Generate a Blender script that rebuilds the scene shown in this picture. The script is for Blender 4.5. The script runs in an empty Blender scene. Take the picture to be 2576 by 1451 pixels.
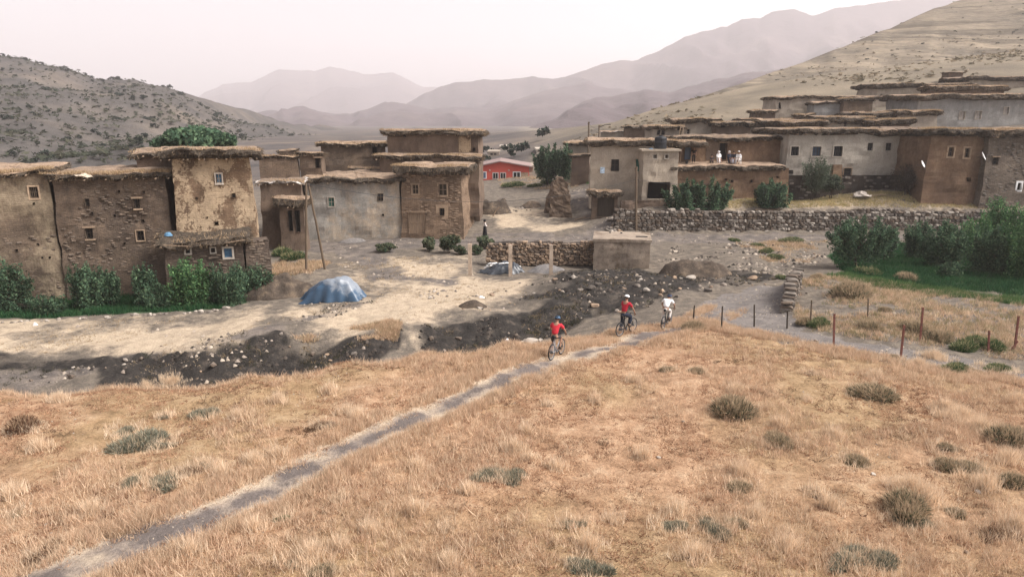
import bpy, bmesh, math, random
import numpy as np
from mathutils import Vector, Matrix

# ------------------------------------------------------------------ camera, sky, sun, exposure
SC = bpy.context.scene
COL = SC.collection
CZ = 12.0                       # the drone hovers here; the fields lie 9-12 m below it
FPX = 1770.0                    # focal length in pixels of a 2576 x 1451 picture
PITCH = math.atan(425.5 / FPX)
cam_d = bpy.data.cameras.new('camera')
cam_d.sensor_width = 36.0
cam_d.lens = 36.0 * FPX / 2576.0
cam_d.clip_start = 0.1
cam_d.clip_end = 30000.0
cam = bpy.data.objects.new('camera', cam_d)
COL.objects.link(cam)
cam.location = (0, 0, CZ)
cam.rotation_euler = (math.pi / 2 - PITCH, 0, 0)
SC.camera = cam

SUN_AZ = math.radians(103)       # to the right of straight ahead
SUN_EL = math.radians(48)
world = bpy.data.worlds.new('World')
SC.world = world
world.use_nodes = True
wn = world.node_tree
bg = wn.nodes['Background']
sky = wn.nodes.new('ShaderNodeTexSky')
sky.sky_type = 'NISHITA'
sky.sun_disc = False
sky.sun_elevation = SUN_EL
sky.sun_rotation = SUN_AZ
sky.altitude = 1500
sky.air_density = 1.0
sky.dust_density = 8.0
sky.ozone_density = 1.0
hs = wn.nodes.new('ShaderNodeHueSaturation')
hs.inputs['Saturation'].default_value = 0.22
mx = wn.nodes.new('ShaderNodeMix')
mx.data_type = 'RGBA'
mx.blend_type = 'MULTIPLY'
mx.inputs['Factor'].default_value = 1.0
mx.inputs['B'].default_value = (1.0, 0.955, 0.945, 1)
wn.links.new(sky.outputs[0], hs.inputs['Color'])
wn.links.new(hs.outputs[0], mx.inputs['A'])
wn.links.new(mx.outputs['Result'], bg.inputs['Color'])
bg.inputs['Strength'].default_value = 0.108

sun_d = bpy.data.lights.new('sun', 'SUN')
sun_d.energy = 3.0
sun_d.angle = math.radians(26)
sun_d.color = (1.0, 0.955, 0.90)
sun = bpy.data.objects.new('sun', sun_d)
COL.objects.link(sun)
sdir = Vector((math.sin(SUN_AZ) * math.cos(SUN_EL), math.cos(SUN_AZ) * math.cos(SUN_EL), math.sin(SUN_EL)))
sun.rotation_euler = sdir.to_track_quat('Z', 'Y').to_euler()
sun.location = (0, 0, 60)

SC.view_settings.view_transform = 'Standard'
SC.view_settings.look = 'None'
SC.view_settings.gamma = 1.0
SC.view_settings.exposure = 1.13
SC.view_settings.use_curve_mapping = False
try:
    SC.cycles.volume_bounces = 4
    SC.cycles.max_bounces = 6
    SC.cycles.diffuse_bounces = 3
    SC.cycles.transparent_max_bounces = 8
    SC.cycles.volume_step_rate = 1.0
    SC.cycles.use_denoising = True
except Exception:
    pass

# ------------------------------------------------------------------ picture measurements -> places
random.seed(7)
RNG = np.random.default_rng(11)
_cp, _sp = math.cos(PITCH), math.sin(PITCH)
def ray(u, v):
    dx = (u - 1288.0) / FPX
    dy = (725.5 - v) / FPX
    return np.array([dx, _cp + dy * _sp, -_sp + dy * _cp])
def P(u, v, Y):
    d = ray(u, v)
    p = d * (Y / d[1])
    return np.array([p[0], p[1], p[2] + CZ])
def zat(v, Y):
    return P(1288, v, Y)[2]

# ------------------------------------------------------------------ noise
def _hash(ix, iy, iz, seed):
    h = (ix * 374761393 + iy * 668265263 + iz * 1274126177 + seed * 974711) & 0xFFFFFFFF
    h = ((h ^ (h >> 13)) * 1274126177) & 0xFFFFFFFF
    h = h ^ (h >> 16)
    return (h & 0xFFFF) / 65535.0
def vnoise(p, seed=0):
    p = np.atleast_2d(np.asarray(p, float))
    if p.shape[1] == 2:
        p = np.hstack([p, np.zeros((len(p), 1))])
    i = np.floor(p).astype(np.int64)
    f = p - i
    f = f * f * (3 - 2 * f)
    r = np.zeros(len(p))
    for dx in (0, 1):
        for dy in (0, 1):
            for dz in (0, 1):
                w = (f[:, 0] if dx else 1 - f[:, 0]) * (f[:, 1] if dy else 1 - f[:, 1]) * (f[:, 2] if dz else 1 - f[:, 2])
                r += w * _hash(i[:, 0] + dx, i[:, 1] + dy, i[:, 2] + dz, seed)
    return r * 2 - 1
def fbm(p, seed=0, octv=4, gain=0.5):
    p = np.atleast_2d(np.asarray(p, float))
    r = np.zeros(len(p)); a = 1.0; s = 1.0
    for k in range(octv):
        r += a * vnoise(p * s + 17.3 * k, seed + k)
        a *= gain; s *= 2.03
    return r

# ------------------------------------------------------------------ object helpers
ORG = {}
def _tag(o, label=None, cat=None, group=None, kind=None):
    if label: o['label'] = label
    if cat: o['category'] = cat
    if group: o['group'] = group
    if kind: o['kind'] = kind
    return o
def thing(name, label, cat, loc, group=None, rotz=0.0):
    o = bpy.data.objects.new(name, None)
    o.empty_display_size = 0.2
    COL.objects.link(o)
    o.location = tuple(float(c) for c in loc)
    o.rotation_euler = (0, 0, rotz)
    ORG[o.name] = np.array([float(c) for c in loc])
    return _tag(o, label, cat, group)
def mesh_data(name, verts, faces, mats, smooth=False, mat_idx=None, cols=None):
    me = bpy.data.meshes.new(name)
    verts = np.asarray(verts, np.float32)
    if isinstance(faces, np.ndarray):
        n, k = faces.shape
        me.vertices.add(len(verts)); me.vertices.foreach_set('co', verts.ravel())
        me.loops.add(n * k); me.loops.foreach_set('vertex_index', faces.astype(np.int32).ravel())
        me.polygons.add(n)
        me.polygons.foreach_set('loop_start', np.arange(0, n * k, k, dtype=np.int32))
        me.polygons.foreach_set('loop_total', np.full(n, k, np.int32))
        me.update(calc_edges=True)
    else:
        me.from_pydata([tuple(map(float, v)) for v in verts], [], faces)
        me.update()
    for m in (mats if isinstance(mats, (list, tuple)) else [mats]):
        if m: me.materials.append(m)
    if mat_idx is not None:
        me.polygons.foreach_set('material_index', np.asarray(mat_idx, np.int32))
    if cols is not None:
        a = me.color_attributes.new('col', 'FLOAT_COLOR', 'POINT')
        c = np.ones((len(verts), 4), np.float32); c[:, :3] = cols
        a.data.foreach_set('color', c.ravel())
    if smooth:
        me.polygons.foreach_set('use_smooth', np.ones(len(me.polygons), bool))
    return me
def link(name, me, parent=None, loc=(0, 0, 0)):
    o = bpy.data.objects.new(name, me)
    COL.objects.link(o)
    o.location = tuple(float(c) for c in loc)
    if parent is not None:
        o.parent = parent
        ORG[o.name] = ORG[parent.name]
    else:
        ORG[o.name] = np.array([float(c) for c in loc])
    return o
def obj(name, verts, faces, mats, parent=None, loc=None, **kw):
    """verts in world coordinates; parts sit in their thing's frame"""
    verts = np.asarray(verts, float)
    if parent is not None:
        me = mesh_data(name, verts - ORG[parent.name], faces, mats, **kw)
        return link(name, me, parent)
    loc = verts.mean(0) if loc is None else np.asarray(loc, float)
    me = mesh_data(name, verts - loc, faces, mats, **kw)
    return link(name, me, None, loc)
def copy_tree(o, loc=None, rotz=None, scale=None, parent=None, **tags):
    c = o.copy(); COL.objects.link(c)
    if parent is not None: c.parent = parent
    if loc is not None: c.location = tuple(float(q) for q in loc)
    if rotz is not None: c.rotation_euler = (o.rotation_euler[0], o.rotation_euler[1], rotz)
    if scale is not None: c.scale = scale if isinstance(scale, (tuple, list)) else (scale,) * 3
    for k, v in tags.items(): c[k] = v
    for ch in list(o.children): copy_tree(ch, parent=c)
    return c

class MB:
    """collects shapes into one mesh"""
    def __init__(s): s.v = []; s.f = []; s.n = 0
    def add(s, v, f):
        v = np.asarray(v, float)
        s.v.append(v); s.f += [tuple(i + s.n for i in q) for q in f]; s.n += len(v)
    def quad(s, a, b, c, d): s.add([a, b, c, d], [(0, 1, 2, 3)])
    def box(s, lo, hi, M=None):
        (x0, y0, z0), (x1, y1, z1) = lo, hi
        v = np.array([(x0,y0,z0),(x1,y0,z0),(x1,y1,z0),(x0,y1,z0),(x0,y0,z1),(x1,y0,z1),(x1,y1,z1),(x0,y1,z1)], float)
        if M is not None: v = np.array([tuple(M @ Vector(p)) for p in v])
        s.add(v, [(0,3,2,1),(4,5,6,7),(0,1,5,4),(1,2,6,5),(2,3,7,6),(3,0,4,7)])
    def frame_box(s, O, d, n, s0, s1, z0, z1, t0, t1):
        """box in a facade frame: along d, height z, depth along n (into the house)"""
        v = []
        for z in (z0, z1):
            for (a, t) in ((s0, t0), (s1, t0), (s1, t1), (s0, t1)):
                v.append(O + d * a + n * t + np.array([0, 0, z]))
        s.add(v, [(0,3,2,1),(4,5,6,7),(0,1,5,4),(1,2,6,5),(2,3,7,6),(3,0,4,7)])
    def tube(s, pts, radii, seg=6, cap=True):
        pts = [np.asarray(p, float) for p in pts]
        if not hasattr(radii, '__len__'): radii = [radii] * len(pts)
        rings = []
        ref = np.array([0.31, 0.17, 0.93])
        for i, p in enumerate(pts):
            t = pts[min(i + 1, len(pts) - 1)] - pts[max(i - 1, 0)]
            t = t / (np.linalg.norm(t) + 1e-9)
            a = np.cross(t, ref)
            if np.linalg.norm(a) < 0.1: a = np.cross(t, np.array([1.0, 0, 0]))
            a /= np.linalg.norm(a); b = np.cross(t, a)
            rings.append([p + radii[i] * (a * math.cos(2 * math.pi * k / seg) + b * math.sin(2 * math.pi * k / seg)) for k in range(seg)])
        v = [q for r in rings for q in r]; f = []
        for i in range(len(pts) - 1):
            for k in range(seg):
                k2 = (k + 1) % seg
                f.append((i * seg + k, i * seg + k2, (i + 1) * seg + k2, (i + 1) * seg + k))
        if cap:
            f.append(tuple(range(seg))[::-1]); f.append(tuple((len(pts) - 1) * seg + k for k in range(seg)))
        s.add(v, f)
    def ball(s, c, r, seg=8, rings=6, M=None):
        v = []; f = []
        r = np.array(r if hasattr(r, '__len__') else (r, r, r), float)
        for i in range(rings + 1):
            th = math.pi * i / rings
            for k in range(seg):
                ph = 2 * math.pi * k / seg
                v.append(np.array([math.sin(th) * math.cos(ph), math.sin(th) * math.sin(ph), math.cos(th)]) * r + np.asarray(c, float))
        for i in range(rings):
            for k in range(seg):
                k2 = (k + 1) % seg
                f.append((i * seg + k, (i + 1) * seg + k, (i + 1) * seg + k2, i * seg + k2))
        s.add(v, f)
    def build(s, name, mats, parent=None, loc=None, **kw):
        return obj(name, np.vstack(s.v), s.f, mats, parent, loc, **kw)
    def data(s, name, mats, **kw):
        return mesh_data(name, np.vstack(s.v), s.f, mats, **kw)

# ------------------------------------------------------------------ materials
class NT:
    def __init__(s, name):
        s.m = bpy.data.materials.new(name); s.m.use_nodes = True
        s.t = s.m.node_tree; s.b = s.t.nodes['Principled BSDF']
        s.b.inputs['Specular IOR Level'].default_value = 0.15
    def n(s, kind, **kw):
        x = s.t.nodes.new(kind)
        for k, v in kw.items():
            if k in x.inputs: x.inputs[k].default_value = v
            else: setattr(x, k, v)
        return x
    def l(s, a, b): s.t.links.new(a, b)
    def pos(s, scale=(1, 1, 1)):
        g = s.n('ShaderNodeNewGeometry')
        mp = s.n('ShaderNodeMapping'); mp.inputs['Scale'].default_value = scale
        s.l(g.outputs['Position'], mp.inputs['Vector'])
        return mp.outputs[0]
    def noise(s, vec, scale, detail=4.0, rough=0.55, dist=0.0):
        x = s.n('ShaderNodeTexNoise'); s.l(vec, x.inputs['Vector'])
        x.inputs['Scale'].default_value = scale; x.inputs['Detail'].default_value = detail
        x.inputs['Roughness'].default_value = rough; x.inputs['Distortion'].default_value = dist
        return x.outputs['Fac']
    def ramp(s, fac, stops, interp='LINEAR'):
        r = s.n('ShaderNodeValToRGB'); r.color_ramp.interpolation = interp
        e = r.color_ramp.elements
        while len(e) < len(stops): e.new(0.5)
        for q, (p, c) in zip(e, stops):
            q.position = p; q.color = (c, c, c, 1) if not hasattr(c, '__len__') else (*c[:3], 1)
        s.l(fac, r.inputs['Fac']); return r.outputs['Color']
    def mix(s, fac, a, b, mode='MIX'):
        x = s.n('ShaderNodeMix'); x.data_type = 'RGBA'; x.blend_type = mode
        for sock, val in ((x.inputs['Factor'], fac), (x.inputs['A'], a), (x.inputs['B'], b)):
            if hasattr(val, 'is_linked') or hasattr(val, 'links'): s.l(val, sock)
            elif hasattr(val, '__len__'): sock.default_value = (*val[:3], 1)
            else: sock.default_value = val
        return x.outputs['Result']
    def math(s, op, a, b=0.0, clamp=False):
        x = s.n('ShaderNodeMath'); x.operation = op; x.use_clamp = clamp
        for sock, val in ((x.inputs[0], a), (x.inputs[1], b)):
            if hasattr(val, 'links'): s.l(val, sock)
            else: sock.default_value = val
        return x.outputs[0]
    def out(s, col, rough=0.9, bump=None, strength=0.4, dist=0.05):
        if hasattr(col, 'links'): s.l(col, s.b.inputs['Base Color'])
        else: s.b.inputs['Base Color'].default_value = (*col[:3], 1)
        s.b.inputs['Roughness'].default_value = rough
        if bump is not None:
            x = s.n('ShaderNodeBump'); x.inputs['Strength'].default_value = strength; x.inputs['Distance'].default_value = dist
            s.l(bump, x.inputs['Height']); s.l(x.outputs[0], s.b.inputs['Normal'])
        return s.m
def srgb(r, g, b):
    f = lambda c: (c / 255 / 12.92) if c / 255 <= 0.04045 else ((c / 255 + 0.055) / 1.055) ** 2.4
    return (f(r), f(g), f(b))
def plain(name, c, rough=0.8, var=0.25, scale=6.0, bump=0.25):
    t = NT(name); p = t.pos()
    f = t.noise(p, scale, 5)
    lo = tuple(q * (1 - var) for q in c); hi = tuple(min(1, q * (1 + var)) for q in c)
    return t.out(t.ramp(f, [(0.3, lo), (0.7, hi)]), rough, f, bump, 0.03)
def leafmat(name, trans=0.35):
    t = NT(name)
    a = t.n('ShaderNodeAttribute'); a.attribute_name = 'col'
    d = t.n('ShaderNodeBsdfDiffuse'); tr = t.n('ShaderNodeBsdfTranslucent')
    t.l(a.outputs['Color'], d.inputs['Color']); t.l(a.outputs['Color'], tr.inputs['Color'])
    m = t.n('ShaderNodeMixShader'); m.inputs[0].default_value = trans
    t.l(d.outputs[0], m.inputs[1]); t.l(tr.outputs[0], m.inputs[2])
    o = [q for q in t.t.nodes if q.type == 'OUTPUT_MATERIAL'][0]
    t.l(m.outputs[0], o.inputs['Surface']); t.t.nodes.remove(t.b)
    return t.m
def wallmat(name, base, dark, patch=None, thr=0.5, pscale=1.0, brick=0.0, streak=0.3, bump=0.6, soft=0.06, bsize=(0.42, 0.13)):
    """earth, plaster or rubble: uneven tone, optional plaster patches, optional stone courses, rain streaks"""
    t = NT(name); p = t.pos()
    big = t.noise(p, 0.55, 5, 0.6, 0.4); fine = t.noise(p, 9.0, 5, 0.65)
    c = t.ramp(big, [(0.32, dark), (0.66, base)])
    h = fine
    if brick > 0:
        g = t.n('ShaderNodeNewGeometry'); sx = t.n('ShaderNodeSeparateXYZ'); t.l(g.outputs['Position'], sx.inputs[0])
        wob = t.noise(p, 1.5, 3)
        cx = t.n('ShaderNodeCombineXYZ')
        t.l(t.math('ADD', sx.outputs[0], sx.outputs[1]), cx.inputs[0])
        t.l(t.math('ADD', sx.outputs[2], t.math('MULTIPLY', wob, 0.22)), cx.inputs[1])
        b = t.n('ShaderNodeTexBrick'); t.l(cx.outputs[0], b.inputs['Vector'])
        b.inputs['Scale'].default_value = 1.0; b.inputs['Brick Width'].default_value = bsize[0]; b.inputs['Row Height'].default_value = bsize[1]
        b.inputs['Mortar Size'].default_value = 0.018; b.inputs['Mortar Smooth'].default_value = 0.5; b.inputs['Bias'].default_value = 0.1
        b.inputs['Color1'].default_value = (1.14, 1.11, 1.07, 1); b.inputs['Color2'].default_value = (0.82, 0.8, 0.8, 1); b.inputs['Mortar'].default_value = (0.55, 0.53, 0.51, 1)
        c = t.mix(brick, c, t.mix(1.0, c, b.outputs['Color'], 'MULTIPLY'))
        h = t.math('SUBTRACT', fine, t.math('MULTIPLY', b.outputs['Fac'], 0.9 * brick))
    if patch is not None:
        pn = t.math('ADD', t.math('MULTIPLY', t.noise(t.pos((1, 1, 0.65)), pscale * 0.45, 6, 0.6, 0.4), 0.6), t.math('MULTIPLY', t.noise(p, pscale * 2.6, 6, 0.72, 0.2), 0.4))
        m = t.ramp(pn, [(thr - soft, 0.0), (thr + soft, 1.0)])
        pc = t.ramp(t.noise(p, 2.3, 6), [(0.3, tuple(q * 0.78 for q in patch)), (0.7, patch)])
        c = t.mix(m, c, pc)
        h = t.math('ADD', h, t.math('MULTIPLY', m, 0.5))
    st = t.noise(t.pos((1.3, 1.3, 0.3)), 1.0, 6, 0.7, 0.3)
    c = t.mix(streak, c, t.ramp(st, [(0.32, 0.5), (0.6, 1.12)]), 'MULTIPLY')
    c = t.mix(0.55, c, t.ramp(fine, [(0.3, 0.6), (0.7, 1.25)]), 'MULTIPLY')
    return t.out(c, 0.95, h, bump, 0.05)
# ------------------------------------------------------------------ the lie of the land
CTRL = []
def cp(u, v, Y): CTRL.append(P(u, v, Y))
def cz(x, y, zrel): CTRL.append(np.array([x, y, CZ + zrel]))
# foreground field
for u in (-900, -300, 300, 900, 1400, 1900, 2500, 3200):
    for v, Y in ((1451, 12.5), (1300, 15.0), (1200, 17.1), (1100, 19.7)): cp(u, v, Y)
for u in (300, 800, 1288, 1800, 2300, 2800): cp(u, 1000, 23.1)
for x in (-60, -20, 0, 20, 60):
    cz(x, 5, -8.6); cz(x, -30, -7.5)
for u, v, Y in ((1000, 950, 25.3), (1500, 950, 25.3), (2000, 950, 25.3), (1400, 905, 27.6), (1600, 870, 30.0), (1800, 870, 30.0), (1700, 828, 33.6)): cp(u, v, Y)
CREST = [(-500, 1000, 23.2), (-150, 992, 23.7), (0, 985, 24.1), (300, 968, 24.9), (640, 945, 25.8), (850, 910, 27.7), (1060, 890, 28.7), (1270, 868, 30.1), (1420, 850, 31.3), (1530, 828, 33.0), (1640, 815, 34.3)]
for q in CREST: cp(*q)
for u, v, Y in CREST[:9]:
    p = P(u, v, Y); dl = 2.4
    CTRL.append(np.array([p[0], p[1] + dl, CZ - 12.35 if u < 1350 else CZ - 11.6]))
TOP = [(260, 905, 33.4), (450, 880, 34.7), (600, 858, 35.7), (720, 838, 37.0), (900, 848, 36.3), (1060, 822, 37.8), (1250, 790, 40.1), (1400, 770, 41.6), (1480, 755, 42.6)]
FOOT = [(230, 965, 31.4), (430, 955, 32.9), (610, 940, 33.9), (740, 925, 35.0), (870, 903, 34.7), (1060, 885, 36.2), (1270, 860, 38.2), (1400, 830, 40.1), (1490, 800, 41.5)]
for q in TOP + FOOT: cp(*q)
# dip of the old road on the left, meadow, garden
for u, v, Y in ((0, 950, 32.2), (100, 965, 31.2), (-300, 950, 32.0), (0, 930, 33.2), (150, 925, 33.4), (0, 893, 34.7), (280, 905, 34.0), (300, 870, 35.8), (0, 850, 37.0), (0, 815, 40.0), (350, 798, 41.3), (560, 780, 42.5), (650, 772, 43.0), (0, 795, 42.6), (300, 775, 44.4), (550, 765, 45.2), (500, 830, 38.5)): cp(u, v, Y)
for x, y, z in ((-40, 44, -11.9), (-34, 46.5, -12.1), (-27, 48, -12.1), (-20, 49, -12.0), (-60, 40, -12), (-50, 60, -11.8), (-30, 62, -11.6), (-17, 55, -11.6), (-60, 90, -11)): cz(x, y, z)
# village floor and the building plot
for u, v, Y in ((830, 612, 64.5), (1220, 600, 66.6), (1500, 596, 66.9), (1700, 598, 66.6), (2100, 598, 66.5), (2600, 598, 66.5), (1180, 690, 51.5), (1380, 688, 51.8), (1490, 682, 53), (1640, 684, 52.3), (900, 660, 56), (1000, 740, 45.4), (1200, 740, 45.4), (838, 760, 43.7), (1300, 702, 50.3), (1100, 800, 39.9), (900, 800, 40.6), (1300, 772, 42.2), (760, 640, 58.5), (690, 610, 64), (1000, 650, 57.5), (780, 680, 52.0)): cp(u, v, Y)
# spoil bank in front of the tank
for u, v, Y in ((1340, 725, 46.0), (1420, 698, 47.5), (1560, 682, 49.0), (1640, 690, 48.3), (1700, 702, 47.4), (1500, 792, 40.3), (1600, 765, 41.8), (1660, 742, 43.2), (1760, 700, 48.5), (1850, 690, 49.5)): cp(u, v, Y)
# road bend, gravel, bank and garden on the right
for u, v, Y in ((1850, 745, 42.8), (1950, 722, 45.6), (1900, 790, 37.6), (1800, 768, 40.6), (1750, 795, 37.0), (1900, 835, 32.8), (2000, 850, 31.6), (2100, 878, 29.8), (2270, 908, 27.9), (2576, 960, 25.3), (2900, 985, 24.6), (2000, 830, 33.8), (2150, 850, 32.0), (2300, 880, 30.0), (2550, 920, 28.0), (1990, 800, 36.0), (2000, 705, 44.8), (2060, 765, 38.6), (2200, 790, 36.0), (2400, 830, 33.0), (2576, 850, 32.0), (2100, 700, 45.6), (2300, 735, 42.0), (2500, 765, 39.0), (2300, 684, 48.5), (2576, 684, 48.5), (2200, 645, 55.5), (2576, 645, 55.5), (2000, 640, 57), (1800, 640, 57.0), (2900, 700, 47)): cp(u, v, Y)
# behind the wall on the right
for u in range(1560, 2800, 60): cp(u, 587, 67.6); cp(u, 584, 68.9); CTRL.append(np.array([P(u, 530, 70.3)[0], 70.3, zat(531, 69.5) - 0.1]))
for u, v, Y in ((1700, 527, 71.3), (2000, 524, 71.6), (2400, 522, 71.4), (2700, 520, 71.4), (2000, 508, 76.5), (2500, 512, 74), (1560, 540, 71.6), (1540, 575, 68.4), (1470, 560, 72.0), (1520, 545, 74), (1480, 508, 77.5), (1700, 505, 77), (1440, 545, 76), (1300, 560, 73.4), (1300, 505, 88), (1230, 540, 77), (1440, 500, 86), (1250, 456, 113), (1440, 458, 101)): cp(u, v, Y)
for x, y, z in ((-8, 75, -10.6), (-16, 80, -10.6), (0, 96, -9.9), (-40, 110, -10), (0, 130, -9.2), (0, 180, -8.5), (-80, 180, -9), (20, 90, -6.0), (26, 84, -5.6), (40, 88, -4.5), (55, 86, -4.0), (22, 100, -3.6), (40, 104, -0.6), (60, 104, 0.6), (75, 90, -2), (60, 118, 2.6), (40, 125, 2.0), (80, 125, 6), (20, 130, -3), (15, 110, -7.5), (60, 150, 9), (30, 160, 2), (120, 150, 16), (120, 100, 6), (90, 70, -9), (90, 40, -9.5), (-90, 40, -11.5), (-90, 0, -8), (90, 0, -8), (0, 400, -8), (-300, 300, -9), (300, 300, -8), (-1000, 1000, -12), (1000, 1000, -12), (0, 1000, -12), (0, 5000, -30), (4000, 4000, -30), (-4000, 4000, -30), (-4000, -3000, -30), (4000, -3000, -30), (-600, 0, -10), (600, 0, -10), (0, -300, -8)): cz(x, y, z)
CTRL = np.array(CTRL)
_C = CTRL[:, :2] / 20.0
_n = len(_C)
_D = np.linalg.norm(_C[:, None] - _C[None], axis=2)
_A = np.zeros((_n + 3, _n + 3)); _A[:_n, :_n] = -_D + np.eye(_n) * 0.004
_A[:_n, _n] = 1; _A[:_n, _n + 1:] = _C; _A[_n, :_n] = 1; _A[_n + 1:, :_n] = _C.T
_W = np.linalg.solve(_A, np.concatenate([CTRL[:, 2], np.zeros(3)]))
def _rbf(x, y):
    q = np.stack([x, y], 1) / 20.0
    out = np.empty(len(q))
    for i in range(0, len(q), 20000):
        s = q[i:i + 20000]
        out[i:i + 20000] = -np.linalg.norm(s[:, None] - _C[None], axis=2) @ _W[:_n] + _W[_n] + s @ _W[_n + 1:]
    return out
def _axis(lo, hi, step, far, k=1.22):
    a = list(np.arange(lo, hi + 1e-6, step)); s = step
    while a[-1] < far: s *= k; a.append(a[-1] + s)
    b = []; s = step; q = lo
    while q > -far: s *= k; q -= s; b.append(q)
    return np.array(b[::-1] + a)
XS = _axis(-40, 46, 0.26, 6000)
YS = np.concatenate([_axis(8, 54, 0.2, 5)[0:0], np.array([-6000, -2500, -1000, -400, -150, -60, -25, -10, -3, 1, 4, 6, 7]), np.arange(8, 54, 0.2), np.arange(54, 84, 0.4), np.arange(84, 132, 1.0), 132 * 1.09 ** np.arange(0, 46)])
GX, GY = np.meshgrid(XS, YS)
GZ = _rbf(GX.ravel(), GY.ravel())
_near = np.clip(1.2 - GY.ravel() / 160, 0.25, 1)
GP = np.stack([GX.ravel(), GY.ravel()], 1)
GZ = GZ + (0.10 * fbm(GP * 0.45, 3, 4) + 0.045 * fbm(GP * 2.1, 9, 3)) * _near
GZ = GZ.reshape(GX.shape)

def hz(x, y):
    i = min(max(int(np.searchsorted(XS, x)) - 1, 0), len(XS) - 2)
    j = min(max(int(np.searchsorted(YS, y)) - 1, 0), len(YS) - 2)
    a = (x - XS[i]) / (XS[i + 1] - XS[i]); b = (y - YS[j]) / (YS[j + 1] - YS[j])
    return float((GZ[j, i] * (1 - a) + GZ[j, i + 1] * a) * (1 - b) + (GZ[j + 1, i] * (1 - a) + GZ[j + 1, i + 1] * a) * b)
def hzv(x, y):
    i = np.clip(np.searchsorted(XS, x) - 1, 0, len(XS) - 2); j = np.clip(np.searchsorted(YS, y) - 1, 0, len(YS) - 2)
    a = (x - XS[i]) / (XS[i + 1] - XS[i]); b = (y - YS[j]) / (YS[j + 1] - YS[j])
    return (GZ[j, i] * (1 - a) + GZ[j, i + 1] * a) * (1 - b) + (GZ[j + 1, i] * (1 - a) + GZ[j + 1, i + 1] * a) * b
def ground(u, v, y0=7.0, y1=400.0):
    """the spot of ground a picture measurement belongs to"""
    d = ray(u, v); Y = y0; prev = None
    while Y < y1:
        t = Y / d[1]; x = d[0] * t; z = d[2] * t + CZ
        if z < hz(x, Y):
            lo, hi = prev if prev else Y, Y
            for _ in range(12):
                m = (lo + hi) / 2; t = m / d[1]
                if d[2] * t + CZ < hz(d[0] * t, m): hi = m
                else: lo = m
            t = hi / d[1]
            return np.array([d[0] * t, hi, hz(d[0] * t, hi)])
        prev = Y; Y += 0.15 + Y * 0.004
    return P(u, v, y1)

# zones of the ground, as outlines on the ground
def outline(pts):
    """pts: (u, v) seen on the ground or (u, v, Y) at a known distance -> plan coordinates"""
    return np.array([(P(*q) if len(q) == 3 else ground(*q))[:2] for q in pts])
def sdist(poly, X, Y):
    """signed distance to an outline in plan, positive inside"""
    n = len(poly); best = np.full(X.shape, 1e9); ins = np.zeros(X.shape, bool)
    for i in range(n):
        ax, ay = poly[i]; bx, by = poly[(i + 1) % n]
        ex, ey = bx - ax, by - ay
        t = np.clip(((X - ax) * ex + (Y - ay) * ey) / (ex * ex + ey * ey + 1e-12), 0, 1)
        best = np.minimum(best, np.hypot(X - ax - t * ex, Y - ay - t * ey))
        cond = ((ay > Y) != (by > Y))
        with np.errstate(divide='ignore', invalid='ignore'):
            xi = ax + (Y - ay) * ex / (ey if ey != 0 else 1e-9)
        ins ^= cond & (X < xi)
    return np.where(ins, best, -best)
def ldist(line, X, Y):
    best = np.full(X.shape, 1e9)
    for (ax, ay), (bx, by) in zip(line[:-1], line[1:]):
        ex, ey = bx - ax, by - ay
        t = np.clip(((X - ax) * ex + (Y - ay) * ey) / (ex * ex + ey * ey + 1e-12), 0, 1)
        best = np.minimum(best, np.hypot(X - ax - t * ex, Y - ay - t * ey))
    return best
def sm(d, w): return np.clip(0.5 + d / (2 * w), 0, 1)

FIELD = outline([(u, v, Y + 0.5) for u, v, Y in CREST] + [(1740, 806, 35.6), (1900, 842, 32.2), (2000, 858, 31.0), (2100, 888, 29.2), (2270, 918, 27.3), (2400, 940, 26.3), (2576, 968, 25.0), (2900, 990, 24.3)]) 
FIELD = np.vstack([FIELD, [(70, 24), (70, -60), (-70, -60), (-70, 22)]])
TRAIL = outline([(-150, 1560), (60, 1480), (210, 1415), (430, 1325), (600, 1262), (750, 1188), (900, 1112), (1050, 1052), (1200, 985), (1300, 935), (1400, 905), (1500, 880), (1600, 856), (1700, 830), (1770, 806), (1830, 775)])
ROAD = outline([(1715, 822), (1752, 775), (1800, 745), (1880, 724), (1955, 712), (1990, 728), (1982, 760), (1985, 800), (2010, 835), (2120, 852), (2300, 878), (2480, 912), (2700, 960), (2700, 985), (2480, 945), (2300, 912), (2100, 880), (1960, 846), (1880, 828), (1800, 812)])
BANKD = outline([(u, v, Y + 0.1) for u, v, Y in TOP[:4]] + [(760, 850, 36.6), (800, 885, 35.6), (850, 875, 35.7), (960, 835, 37.2), (1015, 815, 38.4)] + [(1015, 880, 36.3)] + [(u, v, Y - 1.6) for u, v, Y in FOOT[4::-1]])
BANKE = outline([(1050, 818, 38.0)] + [(u, v, Y + 0.2) for u, v, Y in TOP[6:]] + [(1500, 800, 41.2)] + [(u, v, Y - 1.2) for u, v, Y in FOOT[:4:-1]])
SPOIL = outline([(1320, 728), (1400, 692), (1500, 672), (1640, 684), (1720, 690), (1780, 672), (1990, 690), (1950, 702), (1800, 720), (1700, 750), (1560, 785), (1490, 792), (1400, 752), (1300, 760)])
TRACKL = outline([(870, 755), (740, 800), (600, 835), (420, 880), (250, 910), (100, 930), (-50, 930), (-100, 965), (100, 968), (230, 940), (260, 908), (450, 885), (600, 862), (760, 820), (880, 785), (960, 755)])
LANE = outline([(690, 602), (830, 606), (1000, 600), (1220, 597), (1500, 590), (1700, 592), (2100, 590), (2600, 592), (2600, 606), (2100, 606), (1700, 612), (1400, 606), (1050, 618), (960, 640), (1010, 690), (1130, 700), (1160, 690), (1120, 720), (960, 700), (880, 660), (800, 630), (700, 625)])
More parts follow.
